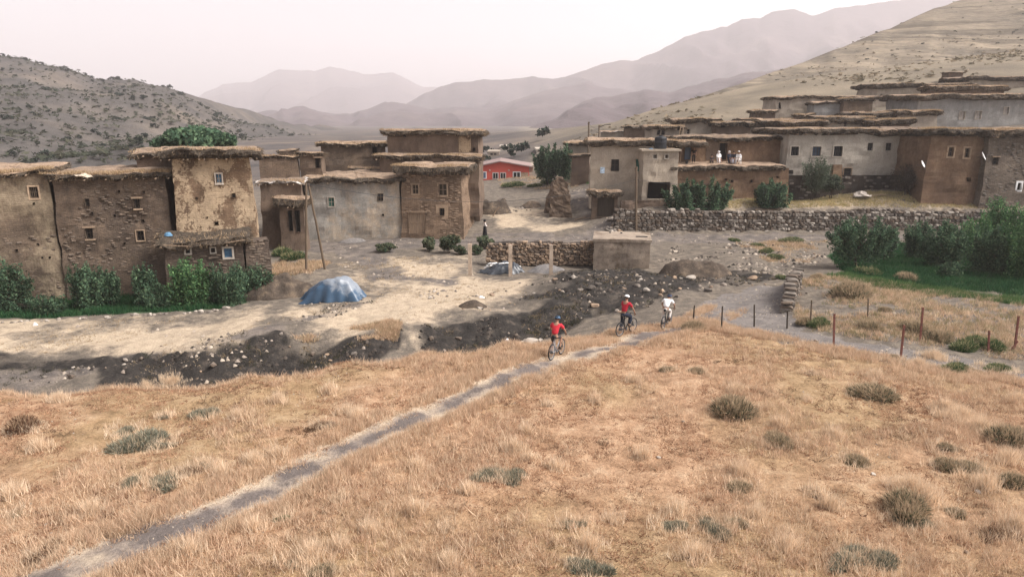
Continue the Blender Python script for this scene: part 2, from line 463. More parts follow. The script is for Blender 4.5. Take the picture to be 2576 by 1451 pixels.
CLOSE = outline([(1200, 590), (1460, 585), (1520, 555), (1460, 540), (1440, 500), (1440, 480), (1480, 470), (1485, 545), (1560, 560), (1540, 590)])
PALE = outline([(0, 812), (350, 800), (570, 783), (640, 775), (660, 790), (830, 765), (930, 745), (890, 700), (820, 640), (900, 650), (1180, 640), (1200, 700), (1340, 700), (1330, 740), (1300, 775), (1060, 815), (900, 840), (760, 830), (680, 800), (500, 1300), (300, 885), (0, 885)])
BANKW = outline([(-60, 893, 34.8), (60, 893, 34.7), (150, 896, 34.5), (200, 905, 34.2), (290, 902, 34.1), (330, 905, 33.9), (250, 925, 33.2), (140, 930, 33.2), (60, 925, 33.3), (-60, 930, 33.1)])
GULCH = outline([(1018, 822), (1050, 820), (1075, 880), (1062, 896), (1015, 880)])
PALEV = outline([(1220, 520), (1380, 530), (1480, 560), (1400, 585), (1270, 570), (1230, 545)])
GARDL = outline([(-200, 812, 41), (0, 806, 41.6), (350, 790, 42.4), (560, 775, 43.2), (640, 740, 46), (680, 690, 50.5), (560, 690, 51.5), (300, 690, 51.5), (-300, 690, 51.5)])
GARDR = outline([(2090, 650), (2130, 690), (2300, 718), (2576, 745), (2900, 770), (2900, 610), (2300, 610), (2120, 620)])
TERRR = outline([(1760, 512), (2050, 500), (2440, 500), (2600, 505), (2600, 522), (2300, 524), (1990, 524), (1850, 525)])
GREENC = outline([(1390, 470), (1420, 440), (1490, 430), (1490, 462), (1440, 462)])
x_, y_ = GX.ravel(), GY.ravel()
jit = 0.5 * fbm(GP * 0.35, 25, 2) + 0.35 * fbm(GP * 0.9, 21, 3) + 0.15 * fbm(GP * 3.0, 5, 2)
jf = jit * 0.8
m_field = sm(sdist(FIELD, x_, y_) + jf, 0.35)
m_trail = sm(0.74 - ldist(TRAIL, x_, y_) + 0.35 * jit + 0.02 * np.clip(24 - y_, 0, 12), 0.6) 
m_road = sm(sdist(ROAD, x_, y_) + jf, 0.5)
m_dark = np.clip(np.maximum.reduce([sm(sdist(BANKD, x_, y_) + jf, 0.35), sm(sdist(BANKE, x_, y_) + jf, 0.35), sm(sdist(BANKW, x_, y_) + jf * 0.5, 0.3), 0.8 * sm(sdist(SPOIL, x_, y_) + jf * 2, 0.6)]) - sm(sdist(GULCH, x_, y_) + jf, 0.25), 0, 1)
m_track = np.maximum.reduce([0.75 * sm(sdist(TRACKL, x_, y_) + jf * 1.5, 0.8), sm(sdist(LANE, x_, y_) + jf * 2, 1.0), sm(sdist(CLOSE, x_, y_) + jf * 2, 1.0)])
m_pale = np.maximum.reduce([sm(sdist(PALE, x_, y_) + jf * 2, 0.8), sm(sdist(GULCH, x_, y_) + jf, 0.3), sm(sdist(PALEV, x_, y_) + jf * 2, 0.9), 0.75 * sm(sdist(TERRR, x_, y_) + jf, 0.8)])
m_pale *= (1 - m_track * 0.8) * (1 - m_dark) * np.clip(0.85 + 0.9 * fbm(GP * 0.3, 29, 4), 0.25, 1)
m_green = np.maximum.reduce([sm(sdist(GARDL, x_, y_) + jf, 0.4), sm(sdist(GARDR, x_, y_) + jf, 0.5), sm(sdist(GREENC, x_, y_) + jf, 0.6)])
m_trail = m_trail * (m_field > 0.3)
m_dark = m_dark * np.clip(1.25 + 0.8 * fbm(GP * 0.5, 27, 4), 0.35, 1)
m_dark = np.maximum(m_dark, 0.95 * sm(sdist(BANKE, x_, y_) + jf * 0.6, 0.3) * (1 - sm(sdist(GULCH, x_, y_) + jf, 0.25)))
GZ = GZ + (m_dark * (0.16 * fbm(GP * 1.6, 13, 4) + 0.05 * fbm(GP * 5.0, 14, 2))).reshape(GX.shape) - 0.05 * m_trail.reshape(GX.shape)
far = np.clip((y_ - 92) / 26, 0, 1) * np.clip((np.abs(x_ - 8) - 4) / 10 + (y_ - 125) / 30, 0, 1)

def terrain_material():
    t = NT('earth'); p = t.pos()
    za = t.n('ShaderNodeAttribute'); za.attribute_name = 'zone'
    zb = t.n('ShaderNodeAttribute'); zb.attribute_name = 'zone2'
    s1 = t.n('ShaderNodeSeparateColor'); t.l(za.outputs['Color'], s1.inputs[0])
    s2 = t.n('ShaderNodeSeparateColor'); t.l(zb.outputs['Color'], s2.inputs[0])
    big = t.noise(p, 0.35, 6, 0.6, 0.3); mid = t.noise(p, 1.7, 6, 0.65); fine = t.noise(p, 11.0, 5, 0.7)
    def edge(mask, w=0.5, nz=mid, soft=0.14):   # ragged edges where soils meet
        return t.ramp(t.math('ADD', mask, t.math('MULTIPLY', t.math('SUBTRACT', nz, 0.5), w)), [(0.5 - soft, 0.0), (0.5 + soft, 1.0)])
    c = t.ramp(mid, [(0.25, (0.078, 0.067, 0.058)), (0.5, (0.155, 0.13, 0.106)), (0.76, (0.28, 0.23, 0.172))])
    pale = t.ramp(mid, [(0.22, (0.24, 0.19, 0.14)), (0.45, (0.42, 0.335, 0.245)), (0.75, (0.52, 0.42, 0.31))])
    c = t.mix(edge(s1.outputs['Green'], 0.9, mid, 0.34), c, pale)
    track = t.ramp(t.noise(p, 0.9, 6, 0.65), [(0.3, (0.085, 0.075, 0.07)), (0.52, (0.155, 0.132, 0.117)), (0.72, (0.28, 0.23, 0.185))])
    c = t.mix(edge(s2.outputs['Green'], 0.7), c, track)
    dark = t.ramp(mid, [(0.3, (0.018, 0.0165, 0.0155)), (0.56, (0.04, 0.035, 0.0315)), (0.76, (0.125, 0.10, 0.08))])
    c = t.mix(edge(s1.outputs['Blue'], 0.9, mid, 0.24), c, dark)
    gr = t.ramp(mid, [(0.3, (0.02, 0.045, 0.022)), (0.7, (0.05, 0.085, 0.04))])
    c = t.mix(edge(s2.outputs['Blue'], 0.5), c, gr)
    fld = t.ramp(mid, [(0.25, (0.20, 0.118, 0.068)), (0.5, (0.37, 0.23, 0.14)), (0.75, (0.50, 0.355, 0.235))])
    ylw = t.ramp(mid, [(0.25, (0.17, 0.11, 0.058)), (0.5, (0.32, 0.215, 0.12)), (0.75, (0.45, 0.325, 0.2))])
    fld = t.mix(t.ramp(t.noise(p, 0.11, 3), [(0.46, 0.0), (0.58, 1.0)]), fld, ylw)
    c = t.mix(edge(s1.outputs['Red'], 0.4), c, fld)
    road = t.ramp(mid, [(0.3, (0.13, 0.118, 0.112)), (0.7, (0.24, 0.21, 0.19))])
    c = t.mix(edge(zb.outputs['Alpha'], 0.5), c, road)
    tr = t.ramp(t.math('ADD', s2.outputs['Red'], t.math('MULTIPLY', t.math('SUBTRACT', t.noise(p, 0.8, 5), 0.5), 1.5)), [(0.62, (0.47, 0.38, 0.285)), (0.84, (0.30, 0.245, 0.20)), (1.06, (0.15, 0.126, 0.115))])
    c = t.mix(edge(s2.outputs['Red'], 0.8), c, tr)
    sx = t.n('ShaderNodeSeparateXYZ'); t.l(p, sx.inputs[0])   # beyond the village: mauve stony slopes on the left, straw hillside on the right
    side = t.ramp(t.math('ADD', t.math('MULTIPLY', sx.outputs[0], 0.012), t.math('ADD', t.math('MULTIPLY', big, 0.3), 0.2)), [(0.38, 0.0), (0.62, 1.0)])
    lf = t.ramp(t.noise(p, 0.06, 6, 0.65), [(0.3, (0.06, 0.056, 0.055)), (0.5, (0.105, 0.09, 0.083)), (0.72, (0.23, 0.18, 0.135))])
    rt = t.ramp(t.noise(t.pos((0.6, 0.6, 3.0)), 0.08, 7, 0.62, 0.5), [(0.3, (0.115, 0.098, 0.078)), (0.5, (0.195, 0.162, 0.12)), (0.72, (0.29, 0.238, 0.172))])
    c = t.mix(edge(za.outputs['Alpha'], 0.3), c, t.mix(side, lf, rt))
    c = t.mix(0.7, c, t.ramp(fine, [(0.28, 0.5), (0.7, 1.3)]), 'MULTIPLY')
    h = t.math('ADD', t.math('MULTIPLY', mid, 1.0), fine)
    return t.out(c, 0.95, h, 0.9, 0.08)
M_EARTH = terrain_material()
def build_ground():
    ny, nx = GX.shape
    idx = np.arange(nx * ny).reshape(ny, nx)
    Fq = np.stack([idx[:-1, :-1].ravel(), idx[:-1, 1:].ravel(), idx[1:, 1:].ravel(), idx[1:, :-1].ravel()], 1)
    V = np.stack([x_, y_, GZ.ravel()], 1)
    za = np.stack([m_field, m_pale, m_dark, far], 1); zb = np.stack([m_trail, m_track, m_green, m_road], 1)
    fm = lambda m: m[Fq].mean(1)
    owner = np.zeros(len(Fq), int)
    owner[fm(m_track) > 0.55] = 3
    owner[fm(m_road) > 0.5] = 2
    owner[(fm(m_trail) > 0.5) & (owner != 2)] = 1
    for k, nm in enumerate(('ground', 'footpath', 'dirt_road', 'village_lane')):
        f = Fq[owner == k]
        used, inv = np.unique(f, return_inverse=True)
        me = mesh_data(nm, V[used], inv.reshape(f.shape), M_EARTH, smooth=True)
        for an, z in (('zone', za), ('zone2', zb)):
            a = me.color_attributes.new(an, 'FLOAT_COLOR', 'POINT'); a.data.foreach_set('color', z[used].astype(np.float32).ravel())
        o = link(nm, me); o['kind'] = 'structure'
build_ground()

# ------------------------------------------------------------------ hills and mountains
def hillmat(name, a, b, c, sc, stretch=(1, 1, 1), bump=0.6, bd=1.0, lines=None):
    t = NT(name); p = t.pos(stretch)
    f = t.noise(p, sc, 7, 0.62, 0.5); g = t.noise(p, sc * 7, 5, 0.7)
    col = t.ramp(f, [(0.28, a), (0.5, b), (0.72, c)])
    if lines:
        ln = t.noise(t.pos(lines), 1.0, 5, 0.6, 1.2)
        col = t.mix(t.ramp(ln, [(0.52, 0.0), (0.62, 0.85)]), col, tuple(q * 0.42 for q in b))
        col = t.mix(t.ramp(t.noise(t.pos((0.05, 0.05, 0.12)), 1.0, 7, 0.7, 0.6), [(0.45, 0.0), (0.62, 0.7)]), col, (b[0] * 0.5, b[1] * 0.52, b[2] * 0.55))
    col = t.mix(0.6, col, t.ramp(g, [(0.3, 0.55), (0.7, 1.3)]), 'MULTIPLY')
    return t.out(col, 1.0, t.math('ADD', f, g), bump, bd)
def rugged(name, ridge, foot_dy, foot_z, back_dy, mat, nu, nv, amp, freq, gully=0.0, seed=1, power=1.0, ymin=0.0, taper=0.25):
    """a hill: ridge line given by where it meets the sky and how far off it stands; slopes fall to the valley"""
    R = np.array([P(*q) for q in ridge])
    seglen = np.concatenate([[0], np.cumsum(np.linalg.norm(np.diff(R, axis=0), axis=1))])
    s = np.linspace(0, seglen[-1], nu)
    R = np.stack([np.interp(s, seglen, R[:, k]) for k in range(3)], 1)
    R[:, 2] += amp * 0.4 * fbm(np.stack([s * freq * 3.0, s * 0], 1), seed + 40, 5)
    rows = []
    ts = np.concatenate([np.linspace(0, 1, nv), np.linspace(1, 1.6, max(4, nv // 5))[1:]])
    for t in ts:
        if t <= 1:
            Y = R[:, 1] - np.minimum(foot_dy, R[:, 1] - ymin) * (1 - t); X = R[:, 0] * (Y / R[:, 1]) * (0.35 + 0.65 * 1) 
            Z = foot_z + (R[:, 2] - foot_z) * (t ** power)
        else:
            q = (t - 1) / 0.6
            Y = R[:, 1] + back_dy * q; X = R[:, 0] * (1 + 0.1 * q); Z = R[:, 2] - (R[:, 2] - foot_z) * 0.9 * q ** 1.3 - (q > 0) * 0.0
        rows.append(np.stack([X, Y, Z], 1))
    V = np.vstack(rows)
    T = np.repeat(ts, nu)
    damp = np.where(T < 1, np.clip((1 - T) / taper, 0, 1), np.clip((T - 1) / 0.2, 0, 1))
    foot = np.clip(T / 0.1, 0.0, 1)
    nz = fbm(np.stack([V[:, 0] * freq, V[:, 1] * freq * 0.7], 1), seed, 5)
    gl = -np.abs(fbm(np.stack([V[:, 0] * freq * 1.7 + 0.3 * nz, V[:, 1] * freq * 0.35], 1), seed + 9, 3)) * gully
    V[:, 2] += (nz * amp + gl) * damp * foot
    idx = np.arange(len(V)).reshape(len(ts), nu)
    Fq = np.stack([idx[:-1, :-1].ravel(), idx[:-1, 1:].ravel(), idx[1:, 1:].ravel(), idx[1:, :-1].ravel()], 1)
    o = obj(name, V, Fq, mat, loc=(0, 0, 0), smooth=True)
    o['kind'] = 'structure'
    return V.reshape(len(ts), nu, 3)

MH_R = hillmat('dry_hillside', (0.15, 0.124, 0.096), (0.225, 0.184, 0.136), (0.31, 0.25, 0.18), 0.05, (0.6, 0.6, 3.0), 0.8, 0.8, lines=(0.014, 0.014, 0.22))
MH_L = hillmat('stony_hillside', (0.05, 0.048, 0.045), (0.085, 0.076, 0.07), (0.17, 0.138, 0.11), 0.012, (1, 1, 1.6), 0.8, 2.0)
MH_Y = hillmat('stubble', (0.3, 0.24, 0.13), (0.42, 0.34, 0.19), (0.5, 0.41, 0.24), 0.03, (1, 1, 1.6), 0.5, 1.0)
MM = hillmat('far_mountain', (0.05, 0.036, 0.042), (0.08, 0.058, 0.064), (0.13, 0.10, 0.092), 0.004, (1, 1, 1), 0.6, 8.0)
HR = rugged('hillside', [(1380, 352, 190), (1500, 332, 185), (1560, 322, 182), (1640, 300, 185), (1800, 235, 215), (1950, 182, 240), (2100, 128, 262), (2250, 66, 285), (2400, 6, 305), (2576, -50, 320), (2900, -130, 330), (3600, -240, 330), (4800, -300, 330)],
       150, CZ - 12, 260, MH_R, 260, 90, 1.1, 0.035, 0.9, 3, 1.15, ymin=112)
HL = rugged('wooded_hill', [(-2600, -60, 420), (-1200, 20, 440), (-500, 85, 460), (0, 140, 470), (100, 163, 470), (250, 195, 470), (350, 205, 470), (440, 235, 480), (540, 285, 500), (640, 312, 520), (760, 340, 540), (830, 358, 560), (1000, 362, 600)],
       375, CZ - 12, 300, MH_L, 220, 80, 5.0, 0.014, 5.0, 17, 1.1, ymin=98)
rugged('stubble_hill', [(1180, 396, 300), (1290, 376, 300), (1330, 362, 300), (1380, 357, 300), (1430, 362, 300), (1500, 380, 300), (1560, 395, 300)], 90, CZ - 10, 120, MH_Y, 60, 24, 0.8, 0.03, 0.3, 51)
rugged('ridge', [(1180, 400, 1300), (1260, 372, 1300), (1340, 330, 1300), (1440, 275, 1300), (1500, 248, 1300), (1580, 236, 1300), (1680, 226, 1300), (1850, 196, 1300), (2100, 150, 1300), (2500, 120, 1300)],
       600, CZ - 16, 300, MM, 200, 50, 11, 0.007, 18, 23)
rugged('mountain', [(100, 330, 2000), (480, 305, 2000), (600, 283, 2000), (680, 276, 2000), (760, 275, 2000), (880, 288, 2000), (970, 259, 2000), (1040, 268, 2000), (1130, 276, 2000), (1250, 268, 2000), (1340, 240, 2000), (1480, 205, 2000), (1530, 220, 2000), (1700, 250, 2000), (2100, 270, 2000)],
       750, CZ - 20, 400, MM, 260, 46, 16, 0.004, 30, 31)
rugged('mountain', [(900, 320, 2700), (1000, 275, 2700), (1070, 228, 2700), (1110, 214, 2700), (1160, 204, 2700), (1260, 204, 2700), (1290, 200, 2700), (1340, 190, 2700), (1390, 197, 2700), (1440, 180, 2700), (1540, 160, 2700), (1600, 156, 2700), (1660, 128, 2700), (1720, 100, 2700), (1770, 82, 2700), (1830, 70, 2700), (1870, 50, 2700), (1910, 48, 2700), (1940, 32, 2700), (2000, 30, 2700), (2045, 43, 2700), (2100, 22, 2700), (2200, 14, 2700), (2280, 2, 2700), (2500, -25, 2700), (3200, -60, 2700)],
       1100, CZ - 30, 900, MM, 300, 50, 20, 0.0032, 60, 37)
rugged('mountain', [(-400, 270, 4800), (200, 290, 4800), (480, 262, 4800), (520, 235, 4800), (560, 212, 4800), (630, 203, 4800), (700, 172, 4800), (750, 174, 4800), (790, 176, 4800), (830, 166, 4800), (870, 174, 4800), (930, 184, 4800), (990, 183, 4800), (1020, 198, 4800), (1070, 219, 4800), (1130, 228, 4800), (1260, 240, 4800), (1500, 280, 4800), (1700, 300, 4800)],
       1800, CZ - 40, 1200, MM, 400, 44, 34, 0.0018, 60, 43)

# the dusty evening air of the valley
def haze_box():
    b = MB(); b.box((-6500, -60, CZ - 120), (6500, 6600, CZ + 640))
    t = bpy.data.materials.new('dusty_air'); t.use_nodes = True
    nt = t.node_tree; nt.nodes.remove(nt.nodes['Principled BSDF'])
    vol = nt.nodes.new('ShaderNodeVolumePrincipled')
    vol.inputs['Color'].default_value = (1.0, 0.955, 0.965, 1)
    vol.inputs['Density'].default_value = 0.00031
    vol.inputs['Anisotropy'].default_value = 0.28
    nt.links.new(vol.outputs[0], nt.nodes['Material Output'].inputs['Volume'])
    o = b.build('haze', t, loc=(0, 0, CZ - 120)); o['kind'] = 'stuff'; o['label'] = 'pale dusty evening haze filling the valley'; o['category'] = 'haze'
haze_box()
# ------------------------------------------------------------------ materials of the village
MW = dict(
    l1=wallmat('worn_plaster_wall', (0.17, 0.125, 0.09), (0.095, 0.072, 0.055), (0.34, 0.27, 0.185), 0.52, 0.9, 0.45, soft=0.09),
    l2=wallmat('dark_rubble_wall', (0.155, 0.118, 0.09), (0.085, 0.067, 0.056), (0.23, 0.165, 0.118), 0.55, 0.7, 1.0, soft=0.12, bsize=(0.3, 0.095)),
    l3=wallmat('peeling_plaster_wall', (0.20, 0.132, 0.085), (0.11, 0.074, 0.05), (0.42, 0.315, 0.21), 0.49, 2.2, 0.35, soft=0.022),
    l4=wallmat('brown_rubble_wall', (0.16, 0.122, 0.095), (0.09, 0.07, 0.058), None, brick=1.0),
    m1=wallmat('grey_lime_plaster', (0.35, 0.325, 0.29), (0.23, 0.215, 0.195), (0.43, 0.345, 0.26), 0.55, 0.75, 0.0, 0.5, 0.3, soft=0.07),
    m2=wallmat('tan_stone_wall', (0.29, 0.205, 0.142), (0.19, 0.138, 0.10), None, brick=1.0, streak=0.2, bsize=(0.36, 0.13)),
    mud=wallmat('rammed_earth', (0.185, 0.132, 0.098), (0.11, 0.08, 0.062), (0.27, 0.195, 0.13), 0.66, 0.8, 0.0, 0.35, 0.5),
    mudb=wallmat('mud_brick', (0.20, 0.145, 0.105), (0.12, 0.09, 0.07), None, brick=0.7),
    r1=wallmat('beige_render', (0.44, 0.365, 0.285), (0.33, 0.275, 0.22), None, streak=0.3, bump=0.2),
    r2=wallmat('red_mud_wall', (0.205, 0.128, 0.082), (0.13, 0.083, 0.058), (0.30, 0.20, 0.125), 0.56, 0.9, 0.25, 0.4, 0.6, soft=0.1),
    r3=wallmat('grey_beige_plaster', (0.44, 0.39, 0.33), (0.32, 0.285, 0.245), (0.25, 0.225, 0.2), 0.62, 0.5, 0.0, 0.3, 0.3, soft=0.12),
    r4=wallmat('brown_earth_plaster', (0.20, 0.125, 0.08), (0.125, 0.082, 0.058), (0.28, 0.19, 0.125), 0.56, 0.9, 0.7, soft=0.1),
    r4s=wallmat('grey_stone_courses', (0.215, 0.175, 0.14), (0.13, 0.108, 0.09), None, brick=1.0),
    r8=wallmat('blue_grey_render', (0.31, 0.295, 0.275), (0.23, 0.22, 0.21), None, streak=0.35, bump=0.3),
    up=wallmat('pale_dusty_render', (0.40, 0.335, 0.27), (0.29, 0.245, 0.20), None, streak=0.3, bump=0.3),
    conc=wallmat('stained_concrete', (0.36, 0.29, 0.225), (0.25, 0.20, 0.16), (0.15, 0.108, 0.075), 0.57, 1.1, 0.0, 0.5, 0.3),
    red=wallmat('red_paint', (0.62, 0.12, 0.09), (0.54, 0.10, 0.075), None, streak=0.15, bump=0.1),
    dark=wallmat('dark_stone_wall', (0.075, 0.058, 0.047), (0.035, 0.03, 0.026), None, brick=0.5),  # very dark stone tone for the plinth and the dry wall cores
)
def roofmat():
    t = NT('earth_roof'); p = t.pos()
    a = t.noise(p, 1.2, 6, 0.65); f = t.noise(p, 10, 5, 0.7)
    c = t.ramp(a, [(0.3, (0.16, 0.122, 0.094)), (0.5, (0.27, 0.20, 0.15)), (0.72, (0.37, 0.275, 0.20))])
    c = t.mix(0.6, c, t.ramp(f, [(0.3, 0.6), (0.7, 1.25)]), 'MULTIPLY')
    oi = t.n('ShaderNodeObjectInfo'); c = t.mix(1.0, c, t.ramp(oi.outputs['Random'], [(0.0, (0.68, 0.69, 0.7)), (0.5, (1.0, 0.98, 0.95)), (1.0, (1.14, 1.1, 1.05))]), 'MULTIPLY')
    return t.out(c, 1.0, t.math('ADD', a, f), 0.8, 0.08)
def thatchmat():
    t = NT('brush_thatch'); p = t.pos((1, 1, 0.35))
    a = t.noise(t.pos(), 1.7, 6, 0.7); f = t.noise(p, 7, 6, 0.75)
    c = t.ramp(f, [(0.28, (0.02, 0.0175, 0.0155)), (0.5, (0.075, 0.061, 0.049)), (0.78, (0.19, 0.155, 0.12))])
    c = t.mix(0.8, c, t.ramp(a, [(0.3, 0.4), (0.68, 1.5)]), 'MULTIPLY')
    oi = t.n('ShaderNodeObjectInfo'); c = t.mix(1.0, c, t.ramp(oi.outputs['Random'], [(0.0, (0.68, 0.69, 0.7)), (0.5, (1.0, 0.98, 0.95)), (1.0, (1.14, 1.1, 1.05))]), 'MULTIPLY')
    return t.out(c, 1.0, f, 1.0, 0.2)
M_ROOF = roofmat(); M_THATCH = thatchmat(); M_BLADE = leafmat('dry_stalks', 0.3); M_LEAF = leafmat('foliage', 0.35)
def woodmat(name, c):
    t = NT(name); f = t.noise(t.pos((14, 14, 0.8)), 1.0, 5, 0.65)
    return t.out(t.ramp(f, [(0.3, tuple(q * 0.55 for q in c)), (0.7, c)]), 0.85, f, 0.5, 0.02)
M_WOOD = woodmat('weathered_wood', (0.17, 0.125, 0.088)); M_WOODL = woodmat('pale_wood', (0.36, 0.26, 0.18)); M_WOODD = woodmat('dark_wood', (0.07, 0.055, 0.042))
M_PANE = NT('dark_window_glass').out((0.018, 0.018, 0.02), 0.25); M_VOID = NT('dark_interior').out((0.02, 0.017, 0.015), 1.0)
M_BLUE = plain('faded_blue_paint', (0.10, 0.21, 0.33), 0.6, 0.3, 5); M_BLUEG = NT('bluish_glass').out((0.09, 0.13, 0.19), 0.25)
M_GREEN = plain('green_paint', (0.05, 0.16, 0.12), 0.6, 0.3, 5); M_LIME = plain('whitewash', (0.44, 0.385, 0.325), 0.9, 0.2, 4)
M_TAN = plain('tan_plaster_trim', (0.36, 0.26, 0.18), 0.9, 0.25, 4); M_IRON = plain('window_iron', (0.05, 0.048, 0.05), 0.6, 0.2, 8)
M_WHITE = plain('white_plastic', (0.75, 0.74, 0.73), 0.5, 0.08, 5, 0.05); M_RUST = plain('rusty_steel', (0.17, 0.07, 0.055), 0.8, 0.35, 12)
M_CONC = MW['conc']; M_TIN = plain('pale_tin', (0.5, 0.46, 0.43), 0.5, 0.25, 2); M_BLACK = plain('black_plastic', (0.022, 0.024, 0.028), 0.5, 0.3, 4)
STRAW = np.array([(0.50, 0.37, 0.235), (0.42, 0.30, 0.18), (0.34, 0.24, 0.15), (0.25, 0.18, 0.12), (0.14, 0.105, 0.08)])

def blades(P0, D, W, cols):
    """thin triangles: root P0, vector D, width W -> verts, faces, colours"""
    n = len(P0)
    a = RNG.normal(size=(n, 3)); a[:, 2] *= 0.2
    s = np.cross(D, a); s /= (np.linalg.norm(s, axis=1, keepdims=True) + 1e-9)
    s *= W[:, None] * 0.5
    V = np.empty((n * 3, 3)); V[0::3] = P0 - s; V[1::3] = P0 + s; V[2::3] = P0 + D
    return V, np.arange(n * 3).reshape(n, 3), np.repeat(cols, 3, 0)

class House:
    """frame of a facade: A -> B along the front, depth behind it"""
    def __init__(h, name, label, u0, u1, vt, vb, Y0, Y1, depth, mat, cat='house', group=None, sink=0.5, batter=0.12, zb=None):
        vm = (vt + vb) / 2
        h.A = P(u0, vm, Y0); h.B = P(u1, vm, Y1)
        h.zt = 0.5 * (zat(vt, Y0) + zat(vt, Y1))
        h.zb = (min(zat(vb, Y0), zat(vb, Y1)) if zb is None else CZ + zb) - sink
        h.A[2] = h.B[2] = 0
        h.L = np.linalg.norm(h.B - h.A); h.d = (h.B - h.A) / h.L
        h.n = np.array([-h.d[1], h.d[0], 0.0]); h.depth = depth; h.batter = batter; h.mat = mat
        c = (h.A + h.B) / 2 + h.n * depth / 2
        h.T = thing(name, label, cat, (c[0], c[1], h.zb), group)
        h.holes = []
    def st(h, u, v):
        """picture measurement -> along-facade, height"""
        d = ray(u, v)
        t = (h.A @ h.n) / (d @ h.n)
        p = d * t
        return float((p - h.A) @ h.d), float(p[2] + CZ)
    def rect(h, u0, u1, v0, v1):
        um, vm = (u0 + u1) / 2, (v0 + v1) / 2
        return h.st(u0, vm)[0], h.st(u1, vm)[0], h.st(um, v1)[1], h.st(um, v0)[1]
    def pt(h, s, z, t=0.0):
        k = h.batter * (z - h.zb) / max(h.zt - h.zb, 0.1)
        return h.A + h.d * s + h.n * (t + k) + np.array([0, 0, z])
    def walls(h, cell=0.4, rough=0.075):
        H = h.zt - h.zb
        V = []; Fc = []
        am = min(0.1, 0.02 * h.depth + 0.03)
        def wob(q):
            q = np.atleast_2d(q).astype(float); r = q.copy()
            r[:, 0] += am * fbm(q * np.array([0.5, 0.5, 0.9]), 41, 3); r[:, 1] += am * fbm(q * np.array([0.5, 0.5, 0.9]), 47, 3); return r
        def sheet(O, d, n, L, holes, dep):
            ss = sorted(set(np.round(np.concatenate([np.linspace(0, L, max(2, int(L / cell) + 1))] + [[a, b] for a, b, _, _ in holes]), 3)))
            zs = sorted(set(np.round(np.concatenate([np.linspace(h.zb, h.zt, max(2, int(H / cell) + 1))] + [[c, e] for _, _, c, e in holes]), 3)))
            ss = [q for i, q in enumerate(ss) if i == 0 or q - ss[i - 1] > 0.002]; zs = [q for i, q in enumerate(zs) if i == 0 or q - zs[i - 1] > 0.002]
            S, Z = np.meshgrid(ss, zs)
            k = (Z - h.zb) / H * h.batter
            s2 = S + k * (1 - 2 * S / L)
            pts = O[None, None] + d * s2[..., None] + n * k[..., None]
            pts[..., 2] = Z
            edge = np.clip(np.minimum(S, L - S) / 0.5, 0, 1)
            q = pts.reshape(-1, 3)
            nz = (fbm(q * 0.7, 31, 3) + 0.4 * fbm(q * 3.1, 32, 2)).reshape(S.shape) * rough * edge
            pts = pts + n * nz[..., None]
            pts = wob(pts.reshape(-1, 3)).reshape(pts.shape)
            b = len(V); V.extend(pts.reshape(-1, 3)); nx = len(ss)
            for j in range(len(zs) - 1):
                for i in range(nx - 1):
                    cs, cz_ = (ss[i] + ss[i + 1]) / 2, (zs[j] + zs[j + 1]) / 2
                    if any(a < cs < e and c < cz_ < f for a, e, c, f in holes): continue
                    Fc.append((b + j * nx + i, b + j * nx + i + 1, b + (j + 1) * nx + i + 1, b + (j + 1) * nx + i))
            for a, e, c, f in holes:      # reveals
                def g(s, z, t):
                    k = (z - h.zb) / H * h.batter
                    p = O + d * (s + k * (1 - 2 * s / L)) + n * (k + t); p = p.copy(); p[2] = z; return wob(p)[0]
                for (p, r) in (((a, c), (e, c)), ((e, c), (e, f)), ((e, f), (a, f)), ((a, f), (a, c))):
                    b2 = len(V)
                    V.extend([g(p[0], p[1], -0.06), g(r[0], r[1], -0.06), g(r[0], r[1], 0.32), g(p[0], p[1], 0.32)])
                    Fc.append((b2, b2 + 3, b2 + 2, b2 + 1))
        C = h.B + h.n * h.depth; D = h.A + h.n * h.depth
        sheet(h.A, h.d, h.n, h.L, h.holes, h.depth)
        sheet(h.B, h.n, -h.d, h.depth, [], h.L)
        sheet(C, -h.d, -h.n, h.L, [], h.depth)
        sheet(D, -h.n, h.d, h.depth, [], h.L)
        b = len(V); V.extend([h.pt(h.batter, h.zt - 0.02), h.pt(h.L - h.batter, h.zt - 0.02), h.pt(h.L - h.batter, h.zt - 0.02, h.depth - 2 * h.batter), h.pt(h.batter, h.zt - 0.02, h.depth - 2 * h.batter)])
        Fc.append((b, b + 1, b + 2, b + 3))
        obj('wall', np.array(V), Fc, h.mat, h.T)
        return h
    # ---- openings
    def window(h, u0, u1, v0, v1, frame=None, pane=None, surround=None, mull=1, sill=False, lintel=False, bars=False, name='window', grow=0.1, label=None):
        a, e, c, f = h.rect(u0, u1, v0, v1)
        a = max(a, 0.12); e = min(e, h.L - 0.12)
        if e - a < 0.12: return
        h.holes.append((a, e, c, f))
        fm = frame or M_IRON; w = min(0.06, (e - a) * 0.12)
        m = MB(); O = h.A; n = h.n
        k = h.batter * ((c + f) / 2 - h.zb) / (h.zt - h.zb)
        O = O + n * k
        shift = k * (1 - 2 * ((a + e) / 2) / h.L); a += shift; e += shift
        for q in ((a, a + w, c, f), (e - w, e, c, f), (a + w, e - w, c, c + w), (a + w, e - w, f - w, f)):
            m.frame_box(O, h.d, n, *q, 0.12, 0.19)
        for i in range(mull):
            x = a + (e - a) * (i + 1) / (mull + 1); m.frame_box(O, h.d, n, x - w * 0.4, x + w * 0.4, c + w, f - w, 0.13, 0.18)
        zmid = (c + f) / 2
        m.frame_box(O, h.d, n, a + w, e - w, zmid - w * 0.35, zmid + w * 0.35, 0.128, 0.182)
        if bars:
            for i in range(5):
                x = a + (e - a) * (i + 0.5) / 5; m.frame_box(O, h.d, n, x - 0.012, x + 0.012, c, f, 0.05, 0.075)
        win = m.build(name, fm, h.T)
